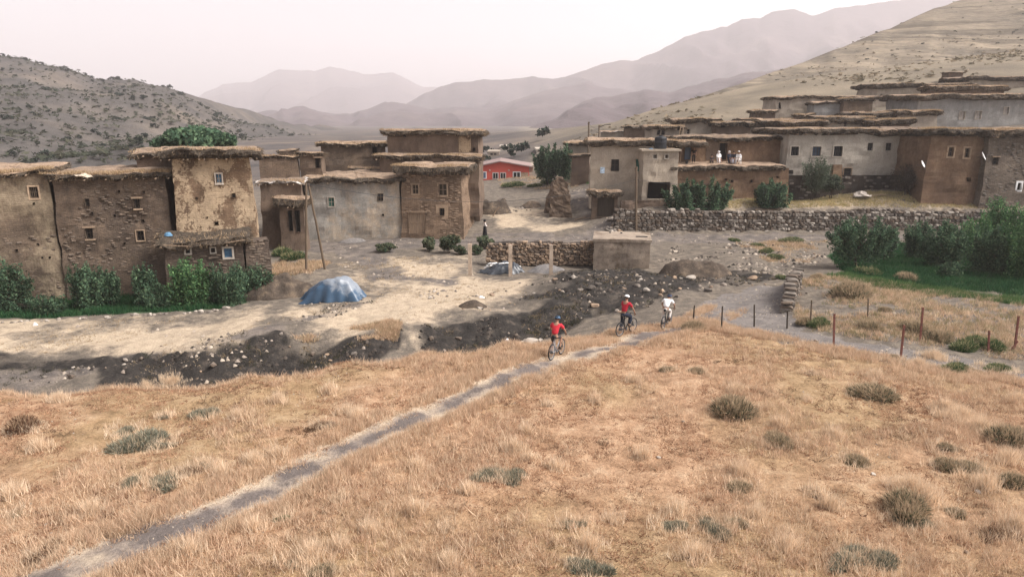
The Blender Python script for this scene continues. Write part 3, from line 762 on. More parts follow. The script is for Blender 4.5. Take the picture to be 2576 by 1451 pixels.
        if label: win['label'] = label
        g = MB(); g.frame_box(O, h.d, n, a - 0.02, e + 0.02, c - 0.02, f + 0.02, 0.2, 0.23); g.build('pane', pane or M_PANE, win)
        if surround:
            s = MB(); r = grow
            for q in ((a - r, a + 0.003, c - r, f + r), (e - 0.003, e + r, c - r, f + r), (a + 0.003, e - 0.003, c - r, c + 0.003), (a + 0.003, e - 0.003, f - 0.003, f + r)):
                s.frame_box(O, h.d, n, *q, -0.075, 0.07)
            s.build('surround', surround, win)
        if sill:
            s = MB(); s.frame_box(O, h.d, n, a - 0.08, e + 0.08, c - 0.1, c - 0.005, -0.13, 0.1); s.build('sill', surround or M_TAN, win)
        if lintel:
            s = MB(); s.frame_box(O, h.d, n, a - 0.15, e + 0.15, f + 0.005, f + 0.12, -0.1, 0.1); s.build('lintel', M_WOODL, win)
        return win
    def hole(h, u, v, r=4):
        a, e, c, f = h.rect(u - r, u + r, v - r, v + r)
        if a < 0.1 or e > h.L - 0.1: return
        h.holes.append((a, e, c, f))
        k = h.batter * ((c + f) / 2 - h.zb) / (h.zt - h.zb)
        m = MB(); m.frame_box(h.A + h.n * k, h.d, h.n, a - 0.05, e + 0.05, c - 0.05, f + 0.05, 0.29, 0.33); m.build('vent_hole', M_VOID, h.T)
    def door(h, u0, u1, v0, v1, mat=None, planks=4, lintel=True, open_=False, frame=True, label=None):
        a, e, c, f = h.rect(u0, u1, v0, v1)
        a = max(a, 0.1); e = min(e, h.L - 0.1)
        h.holes.append((a, e, c, f))
        O = h.A + h.n * h.batter * ((c + f) / 2 - h.zb) / (h.zt - h.zb)
        m = MB(); m.frame_box(O, h.d, h.n, a - 0.03, e + 0.03, c - 0.03, f + 0.03, 0.30, 0.33)
        if frame:
            for q in ((a, a + 0.07, c, f), (e - 0.07, e, c, f), (a + 0.07, e - 0.07, f - 0.08, f)): m.frame_box(O, h.d, h.n, *q, -0.02, 0.29)
        dr = m.build('door', M_VOID if open_ else (M_WOOD if mat is None else mat), h.T)
        if label: dr['label'] = label
        if not open_:
            w = (e - a - 0.14) / planks
            for i in range(planks):
                q = MB(); x = a + 0.07 + i * w
                q.frame_box(O, h.d, h.n, x + 0.008, x + w - 0.008, c + 0.02, f - 0.09, 0.10 + 0.012 * (i % 2), 0.16); q.build('plank', mat or M_WOODL, dr)
            q = MB(); q.frame_box(O, h.d, h.n, a + 0.08, e - 0.08, c + (f - c) * 0.5, c + (f - c) * 0.5 + 0.09, 0.06, 0.1); q.build('rail', mat or M_WOOD, dr)
        if lintel:
            q = MB(); q.frame_box(O, h.d, h.n, a - 0.16, e + 0.2, f + 0.004, f + 0.14, -0.12, 0.1); q.build('lintel', M_WOODL, dr)
    def stones(h, n, s0=0.0, s1=1.0, z0=0.0, z1=1.0, size=(0.34, 0.13), mats=None, seed=0):
        """proud stones picked out of the courses"""
        rr = random.Random(seed)
        rows = max(1, int((h.zt - h.zb) * (z1 - z0) / (size[1] * 1.35))); per = max(1, int(round(n / rows)))
        for j in range(rows):
            z = h.zb + (h.zt - h.zb) * (z0 + (z1 - z0) * (j + 0.5) / rows)
            for i in range(per):
                s = h.L * (s0 + (s1 - s0) * (i + rr.uniform(0.05, 0.95)) / per)
                if any(a - 0.3 < s < e + 0.3 and c - 0.15 < z < f + 0.15 for a, e, c, f in h.holes) or not 0.25 < s < h.L - 0.25: continue
                k = h.batter * (z - h.zb) / (h.zt - h.zb)
                p = h.A + h.d * (s + k * (1 - 2 * s / h.L)) + h.n * (k + 0.075); p[2] = z + rr.uniform(-0.02, 0.02)
                me = STONE[(rr.randrange(6), (mats or 'tan'))]
                o = link('stone', me, h.T, p - ORG[h.T.name])
                o.rotation_euler = (0, rr.uniform(-0.05, 0.05), math.atan2(h.d[1], h.d[0]))
                f_ = rr.uniform(0.75, 1.35); o.scale = (size[0] * f_, 0.22, size[1] * rr.uniform(0.8, 1.15))
    # ---- roof
    def roof(h, thick=0.5, over=0.4, seed=0, grass=1.0, lift=0.0, front=None, back=None, beams=10, tin=False, fringe=1.0, sag=0.0, tilt=0.0, s0=None, s1=None, ztop=None, brush_top=False):
        s0 = -over if s0 is None else s0; s1 = h.L + over if s1 is None else s1
        t0 = -(over if front is None else front); t1 = h.depth + (over if back is None else back)
        thick = thick * (0.68 + 0.42 * abs(math.sin(seed * 2.7)))
        zt = (h.zt if ztop is None else ztop) + thick * 0.75 + lift
        step = 0.28
        ring = []
        ns, nt = max(3, int((s1 - s0) / step)), max(3, int((t1 - t0) / step))
        for i in range(ns): ring.append((s0 + (s1 - s0) * i / ns, t0, 0, -1))
        for i in range(nt): ring.append((s1, t0 + (t1 - t0) * i / nt, 1, 0))
        for i in range(ns): ring.append((s1 - (s1 - s0) * i / ns, t1, 0, 1))
        for i in range(nt): ring.append((s0, t1 - (t1 - t0) * i / nt, -1, 0))
        ring = np.array(ring); N = len(ring)
        W0 = h.A + h.d * ring[:, :1] + h.n * ring[:, 1:2]
        out = h.d * ring[:, 2:3] + h.n * ring[:, 3:4]
        cs, ct = (s0 + s1) / 2, (t0 + t1) / 2; hs_, ht_ = (s1 - s0) / 2, (t1 - t0) / 2
        big = fbm(W0 * 0.55, 61 + seed, 3)[:, None]
        ez = 0.17 * fbm(W0 * 0.4, 71 + seed, 3) + 0.10 * fbm(W0 * 1.9, 72 + seed, 3)
        def row(inset, z, a_out, sd):
            k = np.stack([(ring[:, 0] - cs) * (1 - inset / hs_) + cs, (ring[:, 1] - ct) * (1 - inset / ht_) + ct], 1)
            p = h.A + h.d * k[:, :1] + h.n * k[:, 1:2]
            nz = 0.8 * big + 1.5 * fbm(W0 * 1.7 + z, 80 + seed + sd, 3)[:, None]
            p = p + out * a_out * nz
            p[:, 2] = zt + z + (0.13 * fbm(W0 * 2.6, 85 + seed + sd, 2) if z < -thick * 0.5 else 0) + ez * (0.9 if z < -0.02 else 0.55) - sag * np.clip(1 - ((k[:, 0] - cs) / hs_) ** 2, 0, 1) + tilt * (k[:, 1] - ct) 
            return p
        mn = min(hs_, ht_)
        rows = [row(0.5 if 0.5 < mn else mn * 0.5, -thick, 0.0, 0), row(0.12, -thick * 0.92, 0.12, 1), row(0.0, -thick * 0.62, 0.17, 2), row(0.02, -thick * 0.3, 0.15, 3), row(0.10, -0.06, 0.12, 4), row(0.28, 0.0, 0.06, 5)]
        ins = 0.7
        while ins < mn * 0.93:
            r_ = row(ins, 0.02, 0.0, 6); r_[:, 2] += 0.05 * fbm(r_ * 0.9, 99 + seed, 3); rows.append(r_); ins += 0.7
        V = np.vstack(rows); Fc = []
        for j in range(len(rows) - 1):
            for i in range(N):
                i2 = (i + 1) % N
                Fc.append((j * N + i, j * N + i2, (j + 1) * N + i2, (j + 1) * N + i))
        Fc.append(tuple((len(rows) - 1) * N + i for i in range(N)))
        Fc.append(tuple(range(N))[::-1])
        mi = [0 if k < 4 * N else 1 for k in range(len(Fc))]; mi[-1] = 0
        if brush_top: mi = [0] * len(mi)
        rf = obj('roof', V, Fc, [M_TIN if tin else M_THATCH, M_ROOF], h.T, mat_idx=mi)
        # stalks and brush sticking out of the eaves, dry grass on top
        if fringe > 0:
            nb = int(N * 14 * fringe)
            j = RNG.integers(0, N, nb); r = RNG.random(nb)
            jj = (j + 1) % N
            q = RNG.random((nb, 1))
            lev = RNG.random((nb, 1))
            base = (rows[2][j] * (1 - q) + rows[2][jj] * q) * (1 - lev) + (rows[4][j] * (1 - q) + rows[4][jj] * q) * lev
            D = out[j] * RNG.uniform(0.03, 0.30, (nb, 1)) + RNG.normal(0, 0.13, (nb, 3)) * np.array([1, 1, 0.5])
            D[:, 2] += RNG.uniform(-0.34, 0.05, nb)
            c1 = STRAW[RNG.integers(2, 5, nb)] * RNG.uniform(0.5, 1.0, (nb, 1)) * np.array([0.92, 0.95, 1.0])
            V1, F1, C1 = blades(base - out[j] * 0.08, D, RNG.uniform(0.025, 0.07, nb), c1)
            ng = int(N * 22 * grass)
            i0 = RNG.integers(0, ns, ng) if ng else np.zeros(0, int)
            dens = vnoise(W0[i0] * 0.8, 5 + seed) if ng else np.zeros(0)
            keep = dens > RNG.uniform(-0.9, 0.9, ng)
            i0 = i0[keep]; ng = len(i0)
            dep = np.abs(RNG.normal(0, 0.9, ng)) + 0.05; dep = np.minimum(dep, h.depth * 0.9)
            b2 = W0[i0] + h.d * RNG.uniform(-0.2, 0.2, (ng, 1)) + h.n * dep[:, None]
            b2[:, 2] = zt + ez[i0] * 0.5 + tilt * (t0 + dep - ct) - 0.05 - sag * np.clip(1 - ((ring[i0, 0] - cs) / hs_) ** 2, 0, 1)
            D2 = RNG.normal(0, 0.07, (ng, 3)); D2[:, 2] = RNG.uniform(0.07, 0.26, ng)
            c2 = STRAW[RNG.integers(0, 3, ng)] * RNG.uniform(0.8, 1.1, (ng, 1))
            V2, F2, C2 = blades(b2, D2, RNG.uniform(0.03, 0.06, ng), c2)
            fo = obj('thatch_fringe', np.vstack([V1, V2]), np.vstack([F1, F2 + len(V1)]), M_BLADE, rf, cols=np.vstack([C1, C2])); fo['kind'] = 'stuff'
        rr = random.Random(seed)
        for i in range(beams):
            s = s0 + (s1 - s0) * (i + rr.uniform(0.2, 0.8)) / beams
            z = zt - thick * 0.98 - 0.03 - sag * max(0, 1 - ((s - cs) / hs_) ** 2)
            m = MB(); a = h.A + h.d * s + h.n * (t0 - rr.uniform(-0.1, 0.42)); b = h.A + h.d * (s + rr.uniform(-0.1, 0.1)) + h.n * min(1.0, h.depth * 0.5)
            a = a + np.array([0, 0, z]); b = b + np.array([0, 0, z + 0.02])
            m.tube([a, b], rr.uniform(0.03, 0.06), 6); m.build('roof_beam', M_WOODL if rr.random() < 0.4 else M_WOOD, rf)
        h.zroof = zt
        return rf

def stone_mesh(seed, mat):
    """a rough block with chamfered edges, unit size"""
    r = random.Random(seed); bm = bmesh.new(); bmesh.ops.create_cube(bm, size=1.0)
    bmesh.ops.bevel(bm, geom=bm.edges[:], offset=0.16, segments=1, affect='EDGES')
    for v in bm.verts: v.co += Vector((r.uniform(-0.09, 0.09), r.uniform(-0.09, 0.09), r.uniform(-0.09, 0.09)))
    me = bpy.data.meshes.new('stone'); bm.to_mesh(me); bm.free(); me.materials.append(mat); return me
M_ST = dict(tan=[plain('tan_stone', (0.30, 0.215, 0.15), 0.95, 0.3, 3), plain('brown_stone', (0.215, 0.155, 0.112), 0.95, 0.3, 3)],
            grey=[plain('grey_stone', (0.175, 0.15, 0.128), 0.95, 0.35, 3), plain('dark_stone', (0.105, 0.09, 0.078), 0.95, 0.35, 3)],
            pale=[plain('pale_stone', (0.36, 0.315, 0.27), 0.95, 0.25, 3), plain('dusty_stone', (0.26, 0.22, 0.185), 0.95, 0.25, 3)],
            dim=[plain('dim_stone', (0.125, 0.098, 0.078), 0.95, 0.3, 3), plain('dim_brown_stone', (0.165, 0.125, 0.095), 0.95, 0.3, 3)])
STONE = {(i, k): stone_mesh(i + 10, M_ST[k][i % 2]) for i in range(6) for k in M_ST}

# ------------------------------------------------------------------ left row of tall houses
h = House('mud_house', 'tall mud house with worn pale plaster and one white framed window', -60, 151, 438, 800, 44.6, 46.6, 9, MW['l1'], zb=-12.0)
h.window(76, 99, 470, 499, M_WOOD, M_PANE, M_TAN, 1, sill=True, bars=True, grow=0.09)
for u, v, r in ((88, 512, 3), (143, 535, 5), (95, 615, 3), (40, 630, 3), (105, 648, 3), (125, 648, 3)): h.hole(u, v, r)
h.walls(); h.roof(0.35, 0.25, 1, grass=2.2, beams=6)
h.stones(90, 0.2, 1.0, 0.05, 0.55, (0.26, 0.11), 'dim', 4)
h = House('mud_house', 'tall dark rubble house with four small windows and cloth on its eaves', 150, 441, 446, 800, 46.4, 48.6, 8.5, MW['l2'], zb=-12.0)
h.window(211, 223, 500, 520, M_WOODD, M_PANE, None, 0)
h.window(339, 355, 500, 525, M_WOODD, M_PANE, None, 1, sill=True, lintel=True)
h.window(214, 234, 574, 601, M_WOODD, M_PANE, None, 1, sill=True, lintel=True)
h.window(344, 364, 580, 606, M_WOODD, M_PANE, M_TAN, 1, grow=0.05)
for u, v, r in ((301, 482, 3), (425, 482, 3), (366, 483, 3), (231, 537, 3), (289, 543, 3), (362, 556, 3.5), (312, 613, 3)): h.hole(u, v, r)
h.walls(); rf = h.roof(0.42, 0.3, 2, grass=2.4, beams=12)
h.stones(280, 0.0, 1.0, 0.25, 0.95, (0.26, 0.10), 'dim', 5)
HL2 = h
h = House('mud_tower', 'tall house with peeling cream plaster over mud, blue shuttered window under brush roof', 440, 656, 394, 780, 47.9, 49.9, 6.5, MW['l3'], zb=-11.8, batter=0.35)
h.window(544, 560, 438, 462, M_LIME, M_BLUE, M_LIME, 1, sill=True, grow=0.06, label='window with half open blue shutter')
h.window(586, 596, 487, 498, M_WOOD, M_PANE, None, 0)
for u, v, r in ((545, 563, 5), (489, 500, 2.5), (520, 548, 2.5)): h.hole(u, v, r)
h.walls(); h.roof(0.55, 0.5, 3, grass=0.8, beams=12)
h = House('roof_room', 'low mud room set back on a roof, left of peeling plaster tower', 342, 436, 388, 430, 52.6, 53.4, 5, MW['mud'], sink=1.5)
h.walls(); h.roof(0.4, 0.3, 4, grass=0.4, beams=5)
h = House('lean_to', 'low stone lean-to with sagging earth roof and three small whitewashed openings', 417, 622, 607, 800, 45.2, 46.7, 2.6, MW['l4'], zb=-12.0, cat='shed')
h.window(465, 476, 625, 638, M_WOODD, M_PANE, M_LIME, 0, grow=0.10)
h.window(531, 542, 624, 636, M_WOODD, M_PANE, M_LIME, 0, grow=0.07)
h.window(566, 586, 625, 648, M_BLUE, M_BLUE, M_LIME, 1, grow=0.12, label='faded blue shutter in whitewashed surround')
h.walls(); rf = h.roof(0.5, 0.35, 5, grass=0.5, beams=9, sag=0.22, tilt=0.07, fringe=1.5, brush_top=True)
m = MB(); m.tube([h.pt(-0.4, h.zroof - 0.42, -0.45), h.pt(h.L * 0.35, h.zroof - 0.62, -0.5), h.pt(h.L * 0.7, h.zroof - 0.56, -0.48), h.pt(h.L + 0.2, h.zroof - 0.36, -0.42)], 0.035, 6); m.build('eaves_pole', M_WOODL, rf)
h.stones(60, 0, 1, 0.5, 1, (0.34, 0.13), 'dim', 6)
h = House('stone_wall', 'coursed stone yard wall against the lean-to, grass at its foot', 619, 687, 605, 760, 46.9, 47.6, 1.6, MW['l4'], zb=-11.9, cat='wall')
h.walls(rough=0.12); h.stones(80, 0, 1, 0.2, 1, (0.34, 0.13), 'dim', 8)
# yards behind
h = House('mud_wall', 'long rubble wall between the peeling plaster tower and the grey house', 650, 752, 398, 460, 66.0, 67.0, 1.0, MW['mudb'], sink=3, cat='wall'); h.walls(); h.roof(0.25, 0.12, 6, grass=0.8, beams=0, fringe=0.5)
h = House('mud_turret', 'small square mud block rising above the rubble wall', 697, 744, 380, 398, 69.0, 69.2, 1.8, MW['mud'], sink=3, cat='hut'); h.walls(); h.roof(0.18, 0.06, 7, grass=0.3, beams=0, fringe=0.4)
h = House('mud_room', 'dim mud room with a doorway between rubble wall and rooftop house', 750, 812, 390, 440, 68.0, 68.4, 4, MW['mudb'], sink=3, cat='hut'); h.door(793, 806, 398, 423, open_=True, lintel=True); h.walls(); h.roof(0.22, 0.15, 8, grass=0.6, beams=4)
h = House('low_mud_house', 'low brown mud house with pale tin edged roof in the alley', 656, 764, 462, 600, 61.5, 62.3, 5, MW['mud'], zb=-11.4); h.hole(690, 500, 3); h.walls(); h.roof(0.22, 0.25, 9, grass=0.8, beams=7, tin=True, fringe=0.5)
h = House('mud_porch', 'small mud porch with two dark doorways under a brush heap', 702, 768, 515, 590, 60.2, 60.4, 1.6, MW['mud'], zb=-11.3, cat='porch')
h.door(725, 736, 530, 582, open_=True, lintel=False); h.door(743, 755, 530, 584, open_=True, lintel=False); h.walls(); h.roof(0.75, 0.3, 10, grass=0.6, beams=4, fringe=1.6)
# ------------------------------------------------------------------ middle houses
h = House('plaster_house', 'wide grey lime plastered house with a green window and flat earth roof', 768, 1010, 456, 602, 65.9, 67.0, 8.5, MW['m1'], zb=-11.1)
h.window(824, 840, 497, 521, M_LIME, M_GREEN, M_LIME, 1, grow=0.05, label='white framed window with green panes')
h.window(951, 967, 487, 507, M_WOOD, M_PANE, None, 1)
h.hole(965, 541, 3)
h.walls(); h.roof(0.5, 0.35, 11, grass=0.25, beams=12); HM1 = h
h = House('stone_house', 'tan coursed stone house with plank double door, two shuttered windows and shaggy roof', 1006, 1166, 432, 592, 66.7, 66.2, 8.0, MW['m2'], zb=-10.9, batter=0.25)
h.window(1033, 1049, 465, 489, M_WOODL, M_WOODD, M_TAN, 1, grow=0.09, lintel=True)
h.window(1104, 1125, 463, 493, M_WOODL, M_WOODD, M_TAN, 1, grow=0.10, lintel=True, sill=True)
h.window(1106, 1119, 524, 543, M_WOODD, M_PANE, M_TAN, 1, grow=0.32)
h.door(1027, 1070, 535, 588, M_WOODL, 6, label='weathered plank double door')
h.walls(); h.roof(0.75, 0.5, 12, grass=1.6, beams=12, fringe=1.6)
h.stones(290, 0, 1, 0.04, 0.98, (0.36, 0.125), 'tan', 7); HM2 = h
h = House('upper_house', 'tall mud house rising behind the stone house, brush roof against the mountains', 975, 1207, 337, 560, 74.5, 74.0, 5.0, MW['mud'], zb=-10.6)
h.door(1014, 1019, 340, 345, open_=True, lintel=False); h.window(1192, 1199, 372, 381, M_WOODD, M_PANE, None, 0)
h.walls(); h.roof(0.6, 0.45, 13, grass=0.9, beams=10, fringe=1.4)
for (u0, u1, mt) in ((1052, 1152, MW['mud']), (1154, 1184, MW['l3'])):
    a, e, c, f = h.rect(u0, u1, 339, 384); m = MB(); m.frame_box(h.A, h.d, h.n, a, e, c, f, -0.03, 0.25); m.build('wall_panel', mt, h.T)
h = House('roof_gallery', 'lower brush covered gallery in front of the tall mud house', 952, 1206, 398, 470, 71.6, 71.4, 2.7, MW['mud'], sink=3, cat='gallery'); h.walls(); h.roof(0.6, 0.35, 14, grass=1.4, beams=10, fringe=1.5)
h = House('back_mud_house', 'brown mud house with dark doorway behind the grey plastered house', 806, 972, 366, 440, 78.5, 80.0, 7, MW['mudb'], sink=3)
h.door(938, 949, 368, 400, open_=True, lintel=False); h.walls(); h.roof(0.4, 0.3, 15, grass=1.0, beams=8)
h = House('roof_parapet', 'broken mud parapet with dry grass behind the grey house roof', 884, 1000, 428, 450, 74.6, 74.9, 1.3, MW['mud'], sink=1.5, cat='wall'); h.walls(); h.roof(0.35, 0.2, 16, grass=1.4, beams=0)
# ------------------------------------------------------------------ centre, far
h = House('low_house', 'small mud house behind the green trees at the mouth of the lane', 1424, 1486, 364, 440, 98, 97, 6, MW['up'], sink=2); h.walls(); h.roof(0.4, 0.4, 17, grass=0.4, beams=4)
h = House('yard_wall', 'mud yard wall beside the small bright green plot', 1436, 1484, 392, 440, 94.5, 94, 0.8, MW['mud'], sink=2, cat='wall'); h.walls(); h.roof(0.3, 0.15, 18, grass=0.4, beams=0)

def red_house():
    Y = 116.0
    A = P(1202, 430, Y); B = P(1331, 430, Y)
    zb = zat(452, Y) - 0.4; ze = zat(420, Y); zr = zat(408, Y)
    c = (A + B) / 2; T = thing('red_house', 'bright red gabled bungalow with dark windows beyond the village', 'house', (c[0], Y + 4, zb))
    x0, x1 = A[0], B[0]; xm = P(1258, 408, Y)[0]
    def prism(n, y0, y1, mt, ov=0.0, dz=0.0, th=None):
        m = MB(); v = []
        for y in (y0, y1):
            v += [(x0, y, zb), (x1, y, zb), (x1, y, ze), (xm, y, zr), (x0, y, ze)]
        m.add(v, [(0, 1, 2, 3, 4), (9, 8, 7, 6, 5), (0, 5, 6, 1), (1, 6, 7, 2), (4, 9, 5, 0), (2, 7, 8, 3), (3, 8, 9, 4)]); return m.build(n, mt, T)
    prism('wall', Y, Y + 9, MW['red'])
    m = MB(); y0, y1 = Y - 0.5, Y + 9.4
    for (xa, za, xb, zb_) in ((x0 - 0.5, ze - 0.06, xm, zr + 0.06), (xm, zr + 0.06, x1 + 0.5, ze - 0.06)):
        m.add([(xa, y0, za), (xb, y0, zb_), (xb, y1, zb_), (xa, y1, za), (xa, y0, za + 0.16), (xb, y0, zb_ + 0.16), (xb, y1, zb_ + 0.16), (xa, y1, za + 0.16)], [(0, 3, 2, 1), (4, 5, 6, 7), (0, 1, 5, 4), (1, 2, 6, 5), (2, 3, 7, 6), (3, 0, 4, 7)])
    m.build('roof', plain('brown_roof_sheet', (0.26, 0.19, 0.175), 0.7, 0.2, 1), T)
    for (u0, u1, v0, v1, sur, nm) in ((1208, 1222, 434, 448, M_WHITE, M_BLUEG), (1241, 1252, 436, 449, M_TIN, M_PANE), (1260, 1271, 436, 449, M_TIN, M_PANE), (1292, 1308, 434, 447, M_WHITE, M_PANE)):
        a, b = P(u0, v1, Y), P(u1, v0, Y)
        q = MB(); q.box((a[0] - 0.14, Y - 0.06, a[2] - 0.12), (b[0] + 0.14, Y - 0.004, b[2] + 0.14)); w = q.build('window', sur, T)
        q = MB(); q.box((a[0], Y - 0.09, a[2]), (b[0], Y - 0.062, b[2])); q.build('pane', nm, w)
        q = MB(); q.box(((a[0] + b[0]) / 2 - 0.04, Y - 0.11, a[2]), ((a[0] + b[0]) / 2 + 0.04, Y - 0.092, b[2])); q.build('mullion', sur, w)
    q = MB(); a = P(1309, 450, Y); b = P(1330, 434, Y); q.box((a[0], Y - 0.05, a[2]), (b[0] - 0.05, Y - 0.004, b[2])); q.build('cream_panel', M_TAN, T)
    for u, v in ((1232, 429), (1280, 429)):
        q = MB(); p = P(u, v, Y); q.ball((p[0], Y - 0.06, p[2]), 0.13); q.build('wall_lamp', M_LIME, T)
red_house()
# ------------------------------------------------------------------ right side
h = House('rendered_house', 'beige rendered two storey house with brush eaves at the corner of the lane', 1484, 1622, 364, 500, 76.0, 75.4, 8, MW['r1'], zb=-8.9, batter=0.06)
h.window(1537, 1557, 401, 431, M_WOODD, M_PANE, None, 1, label='dark shuttered window'); h.window(1601, 1619, 401, 431, M_GREEN, M_GREEN, None, 1, label='dull green shutter')
h.walls(); h.roof(0.62, 0.5, 19, grass=0.5, beams=10, fringe=1.2, s1=h.L + 6.2); HR1 = h
h = House('garage_block', 'beige rendered garage block with open dark bay and flat parapet', 1616, 1706, 381, 505, 73.0, 73.0, 4.0, MW['r1'], zb=-8.9, batter=0.03, cat='garage')
h.window(1643, 1653, 389, 399, M_LIME, M_PANE, M_LIME, 0, grow=0.06); h.window(1673, 1682, 389, 399, M_LIME, M_PANE, M_LIME, 0, grow=0.06)
a, e, c, f = h.rect(1628, 1686, 458, 501); h.holes.append((a, e, c, f))
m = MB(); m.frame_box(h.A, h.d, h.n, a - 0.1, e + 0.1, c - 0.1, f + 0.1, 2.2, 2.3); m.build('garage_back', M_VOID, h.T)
h.walls()
m = MB(); m.frame_box(h.A, h.d, h.n, -0.2, h.L + 0.15, h.zt, h.zt + 0.2, -0.22, h.depth); m.build('parapet', MW['r1'], h.T); HRG = h
h = House('mud_house', 'red brown mud house whose flat roof is a terrace where people gather', 1690, 1986, 424, 526, 73.4, 74.2, 4.6, MW['r2'], zb=-9.0)
for u, v, r in ((1828, 452, 2.5), (1843, 456, 3), (1893, 456, 3.5), (1960, 446, 2.5)): h.hole(u, v, r)
h.walls(rough=0.12); h.roof(0.6, 0.35, 20, grass=0.0, beams=8, fringe=0.9, s1=h.L - 0.6); HT = h
h = House('terrace_room', 'upper mud rooms opening on the terrace, one dark doorway under thick brush roof', 1706, 1984, 350, 405, 77.8, 78.4, 5.0, MW['r2'], sink=0.6)
h.door(1811, 1829, 360, 402, open_=True, lintel=True, label='dark open doorway'); h.door(1723, 1738, 368, 402, M_BLUEG, 3, lintel=False)
h.walls(); h.roof(0.6, 0.5, 21, grass=0.3, beams=10, fringe=1.3)
a, e, c, f = h.rect(1776, 1809, 352, 403); m = MB(); m.frame_box(h.A, h.d, h.n, a, e, c, f, -0.05, 0.2); m.build('brick_panel', MW['mudb'], h.T)
h = House('plaster_house', 'long pale plastered house with a row of barred windows above a dark stone base', 1981, 2330, 334, 440, 76.2, 76.6, 9, MW['r3'], zb=-6.5, batter=0.05)
for u0, u1, v0, v1, pm, lb in ((1989, 2009, 369, 392, M_PANE, None), (2043, 2065, 369, 393, M_BLUEG, 'window with pale blue panes'), (2097, 2119, 368, 394, M_PANE, None)):
    h.window(u0, u1, v0, v1, M_IRON, pm, M_LIME, 2, bars=True, grow=0.09, label=lb)
for q in ((2184, 2197, 360, 379), (2230, 2244, 360, 379), (2308, 2321, 362, 381)): h.window(*q, M_IRON, M_PANE, None, 1, bars=True)
h.window(1984, 1996, 428, 438, M_WOODD, M_PANE, None, 0); h.window(2122, 2142, 423, 444, M_WOODD, M_PANE, M_TAN, 0, grow=0.05)
h.walls(); h.roof(0.7, 0.5, 22, grass=0.5, beams=10, fringe=1.4); HR3 = h
h = House('stone_plinth', 'dark stone plinth under the long pale plastered house', 1978, 2336, 442, 515, 75.4, 75.7, 0.9, MW['dark'], zb=-8.9, cat='wall'); h.walls(rough=0.2); h.stones(120, 0, 1, 0.1, 0.98, (0.45, 0.22), 'grey', 22)
h = House('brown_house', 'brown earth plastered house with two tan framed windows and shaggy pale roof edge', 2329, 2476, 338, 515, 71.4, 71.8, 8, MW['r4'], zb=-8.8)
h.window(2386, 2399, 371, 394, M_WOOD, M_PANE, M_TAN, 1, grow=0.16, lintel=True); h.window(2428, 2441, 373, 397, M_WOOD, M_PANE, M_TAN, 1, grow=0.16, lintel=True)
h.hole(2436, 452, 5); h.walls(); h.roof(0.7, 0.5, 23, grass=2.0, beams=8, fringe=1.4); HR4 = h
h = House('stone_house', 'grey coursed stone house with a white rimmed slit window at the village edge', 2477, 2680, 340, 515, 71.0, 71.6, 8, MW['r4s'], zb=-8.8)
h.window(2498, 2511, 396, 414, M_WOODD, M_PANE, None, 0, lintel=True); h.window(2559, 2568, 460, 478, M_WOODD, M_PANE, M_WHITE, 0, grow=0.17, label='slit window in thick white rim')
h.walls(); h.roof(0.7, 0.5, 24, grass=1.6, beams=8, fringe=1.4); h.stones(170, 0, 0.75, 0.05, 0.97, (0.36, 0.13), 'grey', 24)
# upper rows, climbing the hillside
for u0, u1, vt, Y, sd, lb, win in ((1713, 1806, 308, 90, 25, 'low mud house with one pale window behind the terrace roofs', (1728, 1735, 325, 338)), (1802, 1890, 315, 88.5, 45, 'squat mud house between two taller ones behind the terrace', None), (1886, 1992, 309, 91, 46, 'mud house with dark slit opening behind the terrace corner', (1920, 1927, 320, 332))):
    h = House('hill_house', lb, u0, u1, vt, 360, Y, Y + 0.3, 5.5, MW['up'] if sd != 45 else MW['mud'], sink=2.5)
    if win: h.window(*win, M_LIME, M_PANE, None, 0)
    h.walls(); h.roof(0.5, 0.4, sd, grass=0.6, beams=4)
h = House('hill_house', 'little mud house with two square dark openings and a ladder on it', 1638, 1712, 323, 360, 89, 89, 5, MW['up'], sink=2.5); h.window(1652, 1661, 328, 340, M_WOODD, M_PANE, None, 0); h.window(1664, 1673, 328, 340, M_WOODD, M_PANE, None, 0); h.walls(); h.roof(0.4, 0.5, 26, grass=0.5, beams=5); HLAD = h
h = House('hill_house', 'dull brown low house at the foot of the dry hillside', 1566, 1640, 322, 350, 108, 106, 6, MW['mud'], sink=2); h.walls(); h.roof(0.3, 0.25, 27, grass=0.3, beams=0, fringe=0.5)
h = House('hill_shed', 'long low shed with flat pale roof beside the two wooden poles', 1508, 1572, 332, 350, 112, 111, 5, MW['up'], sink=2, cat='shed'); h.walls(); h.roof(0.2, 0.25, 28, grass=0.0, beams=0, tin=True, fringe=0.2)
for u0, u1, vt, Y, sd, lb in ((1962, 2072, 312, 85.5, 29, 'brush roofed mud house above the first barred windows'), (2068, 2190, 305, 86.5, 47, 'taller brush roofed house in the middle above the long pale house'), (2186, 2292, 311, 85.8, 48, 'small brush roofed house next to the brown house roof')):
    h = House('hill_house', lb, u0, u1, vt, 350, Y, Y + 0.3, 5, MW['mud'] if sd != 47 else MW['up'], sink=2); h.hole((u0 + u1) / 2, vt + 10, 3); h.walls(); h.roof(0.7, 0.45, sd, grass=1.2, beams=5, fringe=1.5)
for u0, u1, vt, Y, sd, lb in ((2152, 2262, 292, 92.5, 30, 'ragged brush roofed house below the squat mud hut'), (2256, 2360, 287, 92, 49, 'brush roofed house with pale end wall below the blue grey house')):
    h = House('hill_house', lb, u0, u1, vt, 330, Y, Y, 5, MW['up'], sink=2); h.walls(); h.roof(0.7, 0.35, sd, grass=1.4, beams=4, fringe=1.5)
